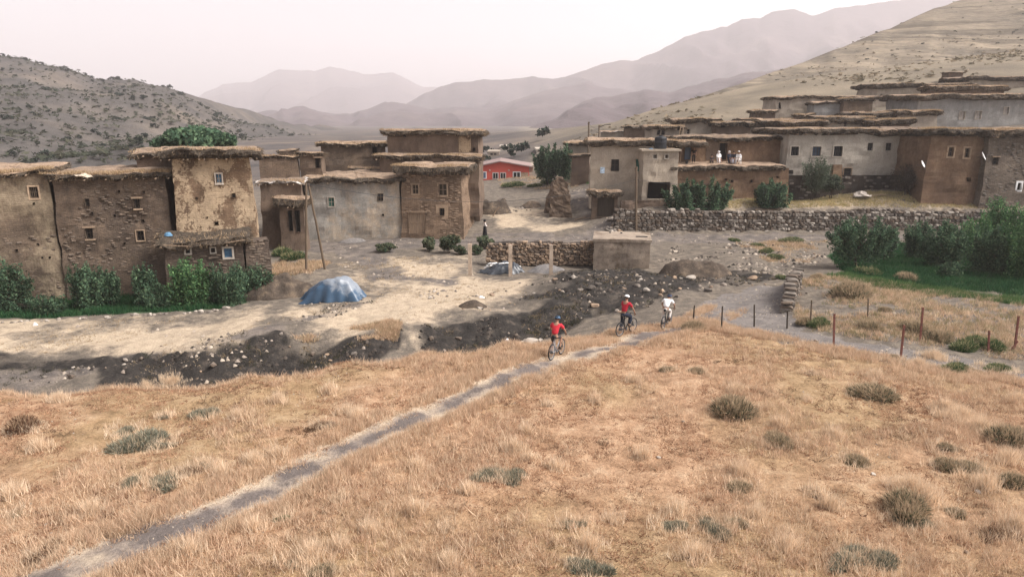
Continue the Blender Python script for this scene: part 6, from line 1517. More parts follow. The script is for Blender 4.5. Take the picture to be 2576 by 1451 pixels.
LEAFL = [(0.07, 0.145, 0.066), (0.095, 0.185, 0.082), (0.055, 0.115, 0.056), (0.15, 0.25, 0.105)]
OLIVE = [(0.10, 0.125, 0.085), (0.13, 0.155, 0.11), (0.08, 0.10, 0.07)]
DRYB = [(0.07, 0.055, 0.045), (0.10, 0.08, 0.062), (0.05, 0.042, 0.036)]
def tree(name, label, cat, u0, u1, v0, v1, Y, vbase=None, pal=LEAFG, n=7000, leaf=0.11, seed=1, depth=None, lobes=14, stems=1, group=None, ground_z=None, bare=0, snap=False, feather=False, thin=1.2):
    c = P((u0 + u1) / 2, (v0 + v1) / 2, Y); w = P(u1, v1, Y)[0] - P(u0, v1, Y)[0]; hgt = zat(v0, Y) - zat(v1, Y)
    gz = hz(c[0], c[1]) if ground_z is None else ground_z
    if snap:
        g_ = ground((u0 + u1) / 2, v1); Y = g_[1]; c = P((u0 + u1) / 2, (v0 + v1) / 2, Y); w = P(u1, v1, Y)[0] - P(u0, v1, Y)[0]; hgt = zat(v0, Y) - zat(v1, Y); gz = g_[2]; c[2] = gz + hgt * 0.45
    T = thing(name, label, cat, (c[0], c[1], gz), group)
    R = (w / 2, (depth or w * 0.8) / 2, hgt / 2)
    V, F, K, L = feathery(seed, int(n * thin), R, pal, leaf * 0.85) if feather else crown(seed, n, R, pal, leaf, lobes)
    V[:, 2] = np.maximum(V[:, 2], gz + 0.02 - c[2] + RNG.uniform(0, 0.25, len(V)))
    obj('crown', V + c, F, M_LEAF, T, cols=K)
    m = MB(); rr = random.Random(seed); foot = np.array([c[0], c[1], gz - 0.15])
    for s in range(stems):
        b0 = foot + np.array([rr.uniform(-1, 1) * 0.12 * stems, rr.uniform(-1, 1) * 0.1 * stems, 0]); fork = foot + (c - foot) * 0.55 + np.array([rr.uniform(-0.2, 0.2) * w * 0.3, 0, 0]); r0 = max(0.05, w * 0.03) / math.sqrt(stems)
        m.tube([b0, (b0 + fork) / 2 + np.array([rr.uniform(-0.1, 0.1), 0, 0]), fork], [r0, r0 * 0.8, r0 * 0.6], 7)
        for p in L[s::stems][:6]: m.tube([fork, (fork + c + p) / 2 + np.array([0, 0, 0.1]), c + p], [r0 * 0.55, r0 * 0.35, r0 * 0.12], 5)
    for _ in range(bare):
        d = np.array([rr.gauss(0, 1), rr.gauss(0, 1), abs(rr.gauss(0, 0.8))]); d /= np.linalg.norm(d); e = c + d * np.array(R) * rr.uniform(0.6, 1.05); m.tube([foot + (c - foot) * rr.uniform(0.3, 0.8), (c + e) / 2 + np.array([0, 0, 0.12]), e], [0.03, 0.02, 0.008], 4)
    m.build('trunk', M_WOODD, T)
    return T
tree('broad_tree', 'broad dark green tree rising behind the roofs of the tall left houses', 'tree', 392, 597, 305, 400, 63, n=14000, leaf=0.2, seed=3, lobes=22, stems=2)
tree('green_tree', 'round dark tree between the red bungalow and the corner house', 'tree', 1341, 1412, 368, 452, 101, n=6500, leaf=0.19, seed=5, stems=2, feather=True)
tree('green_tree', 'smaller dark tree against the wall of the small mud house', 'tree', 1400, 1440, 366, 450, 96.5, n=3500, leaf=0.17, seed=6, feather=True)
tree('round_bush', 'wide round green bush spilling over the dry stone wall', 'bush', 1652, 1856, 452, 548, 70.9, n=13000, leaf=0.14, seed=7, lobes=18, stems=4, depth=3.4, feather=True)
tree('round_bush', 'second green bush on the wall top nearer the long pale house', 'bush', 1888, 1998, 456, 538, 71.2, n=8000, leaf=0.14, seed=8, stems=3, depth=3.0, feather=True)
tree('olive_tree', 'grey green small tree in front of the barred windows', 'tree', 2008, 2092, 398, 478, 74.4, pal=OLIVE, n=5200, leaf=0.09, seed=9, stems=2, depth=2.6, feather=True)
tree('olive_tree', 'low grey green bush at the foot of the pale house', 'bush', 2060, 2130, 432, 488, 74.2, pal=OLIVE, n=2600, leaf=0.09, seed=19, stems=2, depth=1.8)
tree('dead_bush', 'tangled dark dead bush against the corner of the brown house', 'bush', 2222, 2338, 412, 490, 73.6, pal=DRYB, n=3600, leaf=0.07, seed=10, stems=4, depth=2.4, bare=60)
for i, (u0, u1, v0, v1, Y, pal, n, lb) in enumerate((
        (2084, 2240, 548, 655, 50.0, LEAFG, 8500, 'open green tree standing alone at the garden corner'),
        (2200, 2262, 570, 642, 53.0, LEAFG, 2600, 'little green tree next to the open corner tree'),
        (2274, 2352, 560, 650, 54.0, LEAFG, 4200, 'slim green sapling in the middle of the garden'),
        (2330, 2430, 556, 690, 50.5, LEAFG, 6500, 'bushy green tree among the garden trees behind the bright fringe'),
        (2390, 2490, 540, 680, 53.5, LEAFL, 6500, 'light green tree at the back of the garden row'),
        (2430, 2540, 575, 725, 47.5, LEAFG, 8000, 'dense dark tree at the front of the garden row'),
        (2470, 2580, 500, 640, 56.0, LEAFL, 7000, 'tall light green tree reaching the dry stone wall'),
        (2520, 2680, 545, 740, 46.0, LEAFL, 9000, 'tallest leafy tree of the garden at its outer end'),
        (2360, 2420, 660, 725, 46.5, LEAFG, 2500, 'low green sapling under the garden trees'))):
    tree('garden_tree', lb, 'tree', u0, u1, v0, v1, Y, pal=pal, n=n, leaf=0.105, seed=30 + i, stems=1 + i % 2, lobes=16, group='trees of the right garden', feather=True)
for i, (u0, u1, v0, v1, Y, n, lb) in enumerate((
        (-60, 80, 655, 800, 43.4, 8000, 'dark leafy thicket below the framed window house'),
        (178, 250, 664, 778, 44.0, 5200, 'upright green bush at the foot of the rubble house'),
        (240, 298, 672, 768, 44.8, 3600, 'darker bush leaning beside the upright one'),
        (332, 396, 668, 770, 44.4, 3800, 'narrow green bush below the second window column'),
        (352, 440, 715, 790, 43.6, 3200, 'low grey green bush in front of the narrow one'),
        (424, 532, 652, 785, 44.0, 8500, 'big light green bush under the lean-to windows'),
        (516, 622, 664, 782, 44.4, 7500, 'spreading dark bush at the corner of the lean-to'),
        (596, 690, 668, 735, 46.3, 2600, 'low dark scrub against the stone yard wall'),
        (20, 180, 745, 800, 43.0, 3500, 'low tangle of green along the garden stones'))):
    tree('garden_bush', lb, 'bush', u0, u1, v0, v1, Y, pal=LEAFL if i in (5,) else LEAFG, n=n, leaf=0.105, seed=50 + i, stems=3, lobes=16, depth=1.8, group='bushes of the left garden', feather=True, thin=0.95)
for i, (u, v, w, hh, Y) in enumerate(((1126, 638, 78, 52, 60.2), (1080, 632, 44, 38, 61.0), (1228, 625, 58, 36, 58.2), (1160, 640, 40, 28, 59.5), (965, 634, 66, 24, 61.0), (1200, 640, 40, 26, 57.5))):
    tree('roadside_bush', 'dark green rounded bush on the slope below the lane', 'bush', u - w / 2, u + w / 2, v - hh, v, Y, pal=DGRN + LEAFG[:1], n=1800, leaf=0.11, seed=70 + i, stems=2, lobes=9, group='bushes below the lane', snap=True)
for i, (u, v, w, hh, Y) in enumerate(((1910, 622, 34, 18, 60.5), (1928, 636, 36, 20, 58.0), (1956, 650, 40, 18, 56.5), (1990, 608, 60, 16, 63.0), (1850, 606, 30, 12, 63.5), (735, 652, 60, 30, 54.0), (715, 640, 60, 28, 55.5), (1290, 470, 60, 22, 103), (1380, 462, 40, 18, 98), (1345, 470, 40, 14, 96))):
    g = ground(u, v); wm = w * np.linalg.norm(g - np.array([0, 0, CZ])) / FPX
    o = link('weed_clump', SHR['green'][i % 2], None, g - np.array([0, 0, 0.02])); o.scale = (wm, wm * 0.8, wm * hh / w * 1.6); _tag(o, 'loose green weed clump on the stony verge', 'weed', 'weeds on the verge')
# ------------------------------------------------------------------ shrubs dotting the far hills
def far_shrub(seed, n=160):
    V, F, K, L = crown(seed, n, (0.5, 0.5, 0.42), [(0.03, 0.045, 0.035), (0.045, 0.06, 0.045), (0.025, 0.035, 0.03)], 0.09, 6)
    return mesh_data('hill_shrub', V, F, M_LEAF, cols=K)
FSH = [far_shrub(s) for s in range(4)]
def on_sheet(S, rng):
    j, i = rng.randrange(2, S.shape[0] - 18), rng.randrange(1, S.shape[1] - 2); a, b = rng.random(), rng.random()
    return (S[j, i] * (1 - a) + S[j, i + 1] * a) * (1 - b) + (S[j + 1, i] * (1 - a) + S[j + 1, i + 1] * a) * b
def uv_of(p):
    q = np.array([p[0], p[1], p[2] - CZ]); y = q[1] * _cp - q[2] * _sp; z = q[1] * _sp + q[2] * _cp
    return 1288 + FPX * q[0] / y, 725.5 - FPX * z / y
rr = random.Random(5); k = 0
while k < 230:
    p = on_sheet(HL, rr); u, v = uv_of(p)
    if not (-30 < u < 830 and v < 412) or (vnoise(np.array([[p[0] * 0.02, p[1] * 0.02]]), 4)[0] + 0.35 < rr.uniform(-0.6, 0.6)): continue
    s = (1.7 + 3.2 * rr.random() ** 2) * (0.6 + 0.4 * p[1] / 450); o = link('hill_shrub', FSH[k % 4], None, p + np.array([0, 0, s * 0.25])); o.scale = (s, s, s * rr.uniform(0.7, 1.0)); o.rotation_euler = (0, 0, rr.uniform(0, 6)); _tag(o, 'dark shrub dotting the hazy hill behind the tall left houses', 'shrub', 'shrubs on the left hill'); k += 1
HLF = HL[:80].reshape(-1, 3); HUV = np.array([uv_of(p) for p in HLF])
RT = HL[79]
for k in range(46):
    i = rr.randrange(70, 200); p = RT[i].copy(); u, v = uv_of(p)
    if not (-20 < u < 800): continue
    s = rr.uniform(2.5, 4.5); o = link('hill_shrub', FSH[k % 4], None, p + np.array([rr.uniform(-3, 3), -2, s * 0.18])); o.scale = (s, s, s * 0.9); _tag(o, 'small shrub on the skyline of the hazy left hill', 'shrub', 'shrubs on the left skyline')
for k, (u, v, Y, s) in enumerate(((130, 398, 150, 4.8), (45, 388, 170, 3.2), (165, 375, 190, 3.0), (275, 402, 150, 2.2), (365, 380, 190, 2.8), (300, 372, 210, 2.6), (95, 405, 145, 2.4), (1275, 386, 260, 5.0), (1318, 390, 250, 5.5), (1222, 392, 240, 5.0), (1290, 398, 210, 4.0), (1215, 412, 190, 4.0), (1370, 352, 420, 7.0))):
    if u < 900:
        q_ = HLF[np.argmin((HUV[:, 0] - u) ** 2 + (HUV[:, 1] - v) ** 2)]; p = q_ + np.array([0, -1, s * 0.2])
    else:
        p = ground(u, v, y1=900); p = p + np.array([0, 0, s * 0.3])
    s *= 0.75
    o = link('valley_tree', FSH[k % 4], None, p); o.scale = (s, s, s * 0.85); _tag(o, 'rounded hazy tree on the valley floor beyond the roofs', 'tree', 'trees on the valley floor')
idx = np.random.default_rng(3).integers(0, len(HLF) - 1, 24000); pts = HLF[idx] + np.random.default_rng(4).normal(0, 2.2, (24000, 3)) * np.array([1, 1, 0])
kk = (HUV[idx, 0] > -40) & (HUV[idx, 0] < 860) & (HUV[idx, 1] < 408) & (np.random.default_rng(6).random(24000) < 0.45 + 0.5 * vnoise(pts[:, :2] * 0.02, 4)); pts = pts[kk]
m_ = len(pts); tri = np.random.default_rng(5).normal(0, 1, (m_, 5, 3, 3)) * np.random.default_rng(7).uniform(0.25, 0.8, (m_, 1, 1, 1)) * np.array([1.0, 1.0, 0.6]); V = (pts[:, None, None] + tri + np.array([0, 0, 0.4])).reshape(-1, 3)
o = obj('hill_scrub', V, np.arange(len(V)).reshape(-1, 3), M_LEAF, loc=(0, 0, 0), cols=np.repeat(np.array([(0.052, 0.062, 0.045), (0.072, 0.08, 0.056), (0.10, 0.10, 0.07)])[np.random.default_rng(8).integers(0, 3, m_)], 15, 0)); o['kind'] = 'stuff'; o['label'] = 'fine scrub speckling the hazy left hill'; o['category'] = 'scrub'
HRF = HR[:90].reshape(-1, 3); idx = np.random.default_rng(13).integers(0, len(HRF) - 1, 26000); pts = HRF[idx] + np.random.default_rng(14).normal(0, 1.0, (26000, 3)) * np.array([1, 1, 0.0])
gx_, gy_ = np.random.default_rng(19).uniform(12, 120, 9000), np.random.default_rng(20).uniform(98, 175, 9000); pts[:9000] = np.stack([gx_, gy_, hzv(gx_, gy_)], 1)
kk = np.random.default_rng(16).random(26000) < 0.05 + 0.55 * vnoise(pts * np.array([0.03, 0.03, 0.25]), 4); pts = pts[kk]; m_ = len(pts)
tri = np.random.default_rng(15).normal(0, 1, (m_, 4, 3, 3)) * np.random.default_rng(17).uniform(0.12, 0.42, (m_, 1, 1, 1)) * np.array([1.3, 1.0, 0.5]); V = (pts[:, None, None] + tri + np.array([0, 0, 0.15])).reshape(-1, 3)
o = obj('hill_scrub', V, np.arange(len(V)).reshape(-1, 3), M_LEAF, loc=(0, 0, 0), cols=np.repeat(np.array([(0.15, 0.13, 0.09), (0.19, 0.16, 0.11), (0.27, 0.215, 0.15)])[np.random.default_rng(18).integers(0, 3, m_)], 12, 0)); o['kind'] = 'stuff'; o['label'] = 'sparse dry scrub speckling the straw coloured right hillside'; o['category'] = 'scrub'
k = 0
while k < 60:
    p = on_sheet(HR, rr); u, v = uv_of(p)
    if not (1500 < u < 2600 and v < 290): continue
    s = rr.uniform(0.5, 1.3); o = link('hill_shrub', FSH[k % 4], None, p + np.array([0, 0, s * 0.2])); o.scale = (s * 1.4, s, s * 0.7); _tag(o, 'tiny tuft on the bare straw coloured hillside', 'shrub', 'tufts on the right hillside'); k += 1

# ------------------------------------------------------------------ gravel, clods and chips, too many to count
def chips(name, label, poly, n, size, pal, dens=None, power=3.0):
    q = scatter(poly, n, dens); m = len(q)
    if not m: return
    s = (size[0] + (size[1] - size[0]) * RNG.random(m) ** power)
    base = np.array([(-1, -0.8, -0.3), (1, -0.7, -0.3), (0.8, 0.9, -0.3), (-0.9, 0.8, -0.3), (0.1, -0.1, 0.75), (-0.4, 0.3, 0.6)], float) * 0.5
    F0 = np.array([(0, 1, 4), (1, 2, 4), (2, 5, 4), (2, 3, 5), (3, 0, 5), (0, 4, 5)])
    a = RNG.uniform(0, 6.28, m); ca, sa = np.cos(a), np.sin(a)
    B = base[None] * s[:, None, None] * RNG.uniform(0.7, 1.3, (m, 6, 3))
    V = np.stack([B[..., 0] * ca[:, None] - B[..., 1] * sa[:, None] + q[:, :1], B[..., 0] * sa[:, None] + B[..., 1] * ca[:, None] + q[:, 1:2], B[..., 2] + hzv(q[:, 0], q[:, 1])[:, None]], 2).reshape(-1, 3)
    F = (F0[None] + (np.arange(m) * 6)[:, None, None]).reshape(-1, 3)
    pal = np.asarray(pal); C = np.repeat(pal[RNG.integers(0, len(pal), m)] * RNG.uniform(0.75, 1.2, (m, 1)), 6, 0)
    o = obj(name, V, F, M_CHIP, loc=(0, 0, 0), cols=C); o['kind'] = 'stuff'; o['label'] = label; o['category'] = 'gravel'
M_CHIP = leafmat('stone_chips', 0.0)
GC = [(0.30, 0.25, 0.20), (0.22, 0.185, 0.155), (0.38, 0.32, 0.26), (0.13, 0.11, 0.095), (0.09, 0.075, 0.065)]
DC = [(0.036, 0.031, 0.028), (0.058, 0.048, 0.042), (0.10, 0.083, 0.07), (0.026, 0.023, 0.021), (0.26, 0.215, 0.18)]
clump = lambda f, sd, k=0.3: (lambda p: np.clip(k + 1.0 * fbm(p * f, sd, 3), 0, 1))
chips('gravel', 'stones and clods strewn over the bare pitch and meadow', PALE, 7000, (0.03, 0.3), GC[:3] + GC[:1], clump(0.35, 81, 0.0))
chips('gravel', 'clods and stones on the dark earth bank', BANKD, 3000, (0.04, 0.3), DC[:4] * 3 + DC, clump(0.8, 82, 0.4))
chips('gravel', 'dark clods and stones on the steeper dark bank', BANKE, 3000, (0.04, 0.3), DC[:4] * 3 + DC, clump(0.8, 83, 0.4))
chips('gravel', 'stony rubble covering the spoil bank', SPOIL, 6500, (0.04, 0.32), DC[:4] * 2 + DC + GC[:1], clump(0.7, 84, 0.3))
chips('gravel', 'gravel of the road and its stony channel', ROAD, 9000, (0.02, 0.14), GC[:4], clump(0.7, 85, 0.35))
chips('gravel', 'stones along the rutted old track', TRACKL, 7000, (0.04, 0.26), GC + DC[:2], clump(0.7, 86, 0.35))
chips('gravel', 'stones littering the lane through the village', LANE, 8000, (0.05, 0.34), GC, clump(0.4, 87, 0.2))
chips('gravel', 'small stones showing through the field scrub', FV, 10000, (0.015, 0.09), GC[:3] + [(0.12, 0.08, 0.06)], clump(0.4, 88, 0.15))
VERGE = outline([(1650, 660), (1700, 615), (2070, 608), (2080, 650), (2000, 700), (1850, 680), (1760, 655)])
chips('gravel', 'loose stone litter on the slope below the dry stone wall', VERGE, 6000, (0.06, 0.4), GC + DC[:1], clump(0.5, 89, 0.25))
chips('gravel', 'stones around the clearing and ruined wall', CLOSE, 4000, (0.06, 0.36), GC, clump(0.4, 91, 0.2))
# scrubby weeds clinging to the dark banks
WEED = [(0.07, 0.07, 0.045), (0.11, 0.09, 0.058), (0.28, 0.21, 0.13), (0.05, 0.052, 0.034)]
for o_, lb in ((BANKD, 'scrubby weeds clinging to the dark earth bank'), (BANKE, 'scrubby weeds clinging to the steeper dark bank'), (SPOIL, 'sparse weeds on the spoil bank'), (TRACKL, 'weeds beside the rutted old track')):
    q = scatter(o_, 2600, clump(0.6, 92, 0.1)); tufts('bank_weeds', lb, 'grass', q, 10, 0.16, 0.09, 0.03, WEED, lean=0.5)
# ------------------------------------------------------------------ people
def cloth(name, c, var=0.15): return plain(name, c, 0.9, var, 9, 0.3)
M_SKIN = plain('skin', (0.30, 0.175, 0.12), 0.6, 0.08, 6, 0.05); M_HAIR = plain('dark_hair', (0.015, 0.012, 0.011), 0.7, 0.2, 20)
M_RED1 = cloth('bright_red_cotton', (0.50, 0.035, 0.05)); M_RED2 = cloth('deep_red_cotton', (0.36, 0.025, 0.04)); M_WHT = cloth('white_cotton', (0.78, 0.77, 0.77), 0.06)
M_NAVY = cloth('navy_cloth', (0.022, 0.028, 0.045)); M_BLK = cloth('black_cloth', (0.014, 0.014, 0.016)); M_OFFW = cloth('off_white_cloth', (0.62, 0.57, 0.53), 0.08); M_DKG = cloth('dark_shorts', (0.06, 0.05, 0.05))
M_SHOE = plain('shoe', (0.06, 0.045, 0.035), 0.7); M_TYRE = plain('tyre_rubber', (0.018, 0.017, 0.017), 0.8); M_ALU = plain('dull_metal', (0.35, 0.35, 0.36), 0.4, 0.1, 8); M_BLKP = plain('black_frame_paint', (0.02, 0.021, 0.024), 0.4)
def skinned(name, V, E, R, mat, parent, sub=1, extra=None):
    me = bpy.data.meshes.new(name); me.from_pydata([tuple(v) for v in V], E, []); me.update()
    o = bpy.data.objects.new(name + '_tmp', me); COL.objects.link(o)
    md = o.modifiers.new('skin', 'SKIN'); md.use_smooth_shade = True
    for i, r in enumerate(R):
        s = me.skin_vertices[0].data[i]; s.radius = (r, r) if not hasattr(r, '__len__') else r; s.use_root = (i == 0)
    md.branch_smoothing = 0.5
    if sub: o.modifiers.new('sub', 'SUBSURF').levels = sub
    dg = bpy.context.evaluated_depsgraph_get(); dg.update()
    m2 = bpy.data.meshes.new_from_object(o.evaluated_get(dg)); m2.name = name
    bpy.data.objects.remove(o); bpy.data.meshes.remove(me)
    m2.materials.clear(); m2.materials.append(mat)
    if extra is not None:      # fingers, nose, ears rooted in the body
        bm = bmesh.new(); bm.from_mesh(m2)
        for v, f in zip(extra.v, [None] * len(extra.v)): pass
        vs = [bm.verts.new(tuple(q)) for q in np.vstack(extra.v)]
        for f in extra.f:
            try: bm.faces.new([vs[i] for i in f])
            except ValueError: pass
        bm.to_mesh(m2); bm.free()
    m2.polygons.foreach_set('use_smooth', np.ones(len(m2.polygons), bool))
    return link(name, m2, parent)
def person(label, loc, rot, J, shirt=None, trousers=None, short_sleeve=True, shorts=False, scale=1.0, headgear=None, robe=None, scarf=None, baggy=0.0, group=None, grip=False):
    """J: joints in the figure's own frame (x right, y ahead, z up), metres"""
    T = thing('person', label, 'person', loc, group); T.rotation_euler = rot; T.scale = (scale,) * 3
    ORG[T.name] = np.zeros(3)
    j = {k: np.array(v, float) for k, v in J.items()}
    up = j['head'] - j['neck']; up /= np.linalg.norm(up)
    face = j.get('face', np.array([0, 1.0, 0])); face = face / np.linalg.norm(face)
    waist = j['pelvis'] * 0.55 + j['chest'] * 0.45
    V = [j['pelvis'], waist, j['chest'], j['neck'], j['head'] - up * 0.075 + face * 0.01, j['head'], j['head'] + up * 0.085]
    R = [(0.145, 0.105), (0.125, 0.09), (0.15, 0.105), 0.052, 0.07, (0.08, 0.098), 0.06]
    E = [(0, 1), (1, 2), (2, 3), (3, 4), (4, 5), (5, 6)]
    ex = MB()
    side = np.cross(face, up); side /= np.linalg.norm(side) + 1e-9
    ex.ball(j['head'] + face * 0.10 - up * 0.015, (0.016, 0.02, 0.026), 6, 4)
    for s in (-1, 1): ex.ball(j['head'] + side * 0.083 * s - up * 0.01, (0.014, 0.022, 0.032), 6, 4)
    for s in 'LR':
        b = len(V); sg = -1 if s == 'L' else 1
        palm = j['ha' + s] + (j['ha' + s] - j['el' + s]) / np.linalg.norm(j['ha' + s] - j['el' + s]) * 0.05
        V += [j['sh' + s], j['el' + s], j['ha' + s], palm]; R += [0.058, 0.042, 0.028, (0.034, 0.02)]
        E += [(2, b), (b, b + 1), (b + 1, b + 2), (b + 2, b + 3)]
        d = (palm - j['el' + s]); d /= np.linalg.norm(d); lat = np.cross(d, np.array([0, 0, 1.0])); lat /= np.linalg.norm(lat) + 1e-9; dn = np.cross(lat, d); dn = dn if dn[2] < 0 else -dn
        for k, ln in enumerate((0.072, 0.082, 0.076, 0.06)):
            r0 = palm + lat * (k - 1.5) * 0.019; mid = r0 + d * ln * 0.55 + dn * (0.03 if grip else 0.01); tip = r0 + d * ln * (0.5 if grip else 0.95) + dn * (0.07 if grip else 0.035)
            ex.tube([r0 - d * 0.02, mid, tip], [0.0095, 0.0088, 0.007], 5)
        th = palm - d * 0.02 + lat * sg * -0.03; ex.tube([th, th + lat * sg * -0.03 + d * 0.025 + dn * 0.01, th + lat * sg * -0.03 + d * 0.05 + dn * 0.03], [0.011, 0.01, 0.008], 5)
        b = len(V); toe = j.get('to' + s, j['an' + s] + np.array([0, 0.15, -0.06]))
        V += [j['hi' + s], j['kn' + s], j['an' + s], toe]; R += [0.085, 0.058, 0.04, 0.035]; E += [(0, b), (b, b + 1), (b + 1, b + 2), (b + 2, b + 3)]
    body = skinned('body', V, E, R, M_SKIN, T, 1, ex)
    if shirt is not None:
        Vs = [j['pelvis'] + (waist - j['pelvis']) * 0.1, waist, j['chest'], j['chest'] + (j['neck'] - j['chest']) * 0.55]; Rs = [(0.175, 0.13), (0.165, 0.125), (0.185, 0.135), (0.085, 0.075)]; Es = [(0, 1), (1, 2), (2, 3)]
        for s in 'LR':
            b = len(Vs); e = j['sh' + s] + (j['el' + s] - j['sh' + s]) * (0.72 if short_sleeve else 1.0)
            Vs += [j['sh' + s], e]; Rs += [0.085, 0.075 if short_sleeve else 0.062]; Es += [(2, b), (b, b + 1)]
            if not short_sleeve: Vs.append(j['el' + s] + (j['ha' + s] - j['el' + s]) * 0.92); Rs.append(0.048); Es.append((b + 1, b + 2))
        skinned('shirt', Vs, Es, Rs, shirt, T, 1)
    if trousers is not None:
        Vs = [j['pelvis'] + np.array([0, 0, 0.05]), j['pelvis']]; Rs = [(0.155, 0.12), (0.165, 0.125)]; Es = [(0, 1)]
        for s in 'LR':
            b = len(Vs); Vs += [j['hi' + s], j['kn' + s]]; Rs += [0.105 + baggy, 0.078 + baggy]; Es += [(1, b), (b, b + 1)]
            if shorts: Vs[-1] = j['hi' + s] + (j['kn' + s] - j['hi' + s]) * 0.85
            else: Vs.append(j['kn' + s] + (j['an' + s] - j['kn' + s]) * 0.9); Rs.append(0.06 + baggy); Es.append((b + 1, b + 2))
        skinned('trousers' if not shorts else 'shorts', Vs, Es, Rs, trousers, T, 1)
    for s in 'LR':
        a = j['an' + s]; toe = j.get('to' + s, a + np.array([0, 0.15, -0.06])); m = MB()
        m.tube([a + (a - toe) * 0.35 + np.array([0, 0, -0.03]), a + (toe - a) * 0.4 + np.array([0, 0, -0.012]), toe + (toe - a) * 0.15], [0.04, 0.05, 0.032], 8); link('shoe', m.data('shoe', M_SHOE), T)
    # hair, eyes
    c = j['head']
    M = Matrix((tuple(side), tuple(face), tuple(up))).transposed()
    def dome(n, mat, r, zlo, off=(0, 0, 0), dirs=None):
        Vd = []; Fd = []; N, K = 16, 7
        for a in range(K + 1):
            th = math.acos(1 - (1 - zlo) * a / K)
            for i in range(N):
                ph = 2 * math.pi * i / N; q = Vector((math.sin(th) * math.cos(ph) * r[0] + off[0], math.sin(th) * math.sin(ph) * r[1] + off[1], math.cos(th) * r[2] + off[2])); Vd.append(tuple(np.array(M @ q) + c))
        for a in range(K):
            for i in range(N): Fd.append((a * N + i, (a + 1) * N + i, (a + 1) * N + (i + 1) % N, a * N + (i + 1) % N))
        return link(n, mesh_data(n, Vd, Fd, mat, smooth=True), T)
    dome('hair', M_HAIR, (0.095, 0.112, 0.118), -0.25, (0, -0.018, 0.004))
    for s in (-1, 1):
        m = MB(); m.ball(c + side * 0.032 * s + face * 0.093 + up * 0.012, 0.011, 6, 4); link('eye', m.data('eye', M_BLK), T)
    if headgear:
        kind, mat = headgear
        hd = dome(kind, mat, (0.125, 0.15, 0.135), 0.12 if kind == 'helmet' else 0.3, (0, 0, 0.015))
        if kind == 'helmet':
            m = MB()
            for k in (-1, 0, 1):
                pts = []
                for a in np.linspace(-1.1, 1.1, 7): pts.append(np.array(M @ Vector((0.05 * k, 0.152 * math.sin(a), 0.137 * math.cos(a) + 0.02 - 0.008 * abs(k)))) + c)
                m.tube(pts, 0.014, 5)
            link('helmet_rib', m.data('helmet_rib', M_BLKP if mat is not M_WHT else M_OFFW), hd)
    if robe is not None:
        rows, mat = robe; Vd = []; Fd = []; N = 20
        for (x, y, z, rx, ry) in rows:
            for i in range(N):
                a = 2 * math.pi * i / N; k = 1 + 0.05 * math.sin(a * 6 + z * 5); Vd.append((x + rx * k * math.cos(a), y + ry * k * math.sin(a), z))
        for q in range(len(rows) - 1):
            for i in range(N): Fd.append((q * N + i, q * N + (i + 1) % N, (q + 1) * N + (i + 1) % N, (q + 1) * N + i))
        Fd.append(tuple(range(N))[::-1])
        link('robe', mesh_data('robe', Vd, Fd, mat, smooth=True), T)
    if scarf is not None: dome('head_scarf', scarf, (0.125, 0.13, 0.15), -0.85, (0, -0.03, -0.02))
    return T
def cyl_helmet(c): return plain('helmet_shell_%d' % int(c[0] * 1000), c, 0.4, 0.2, 10)
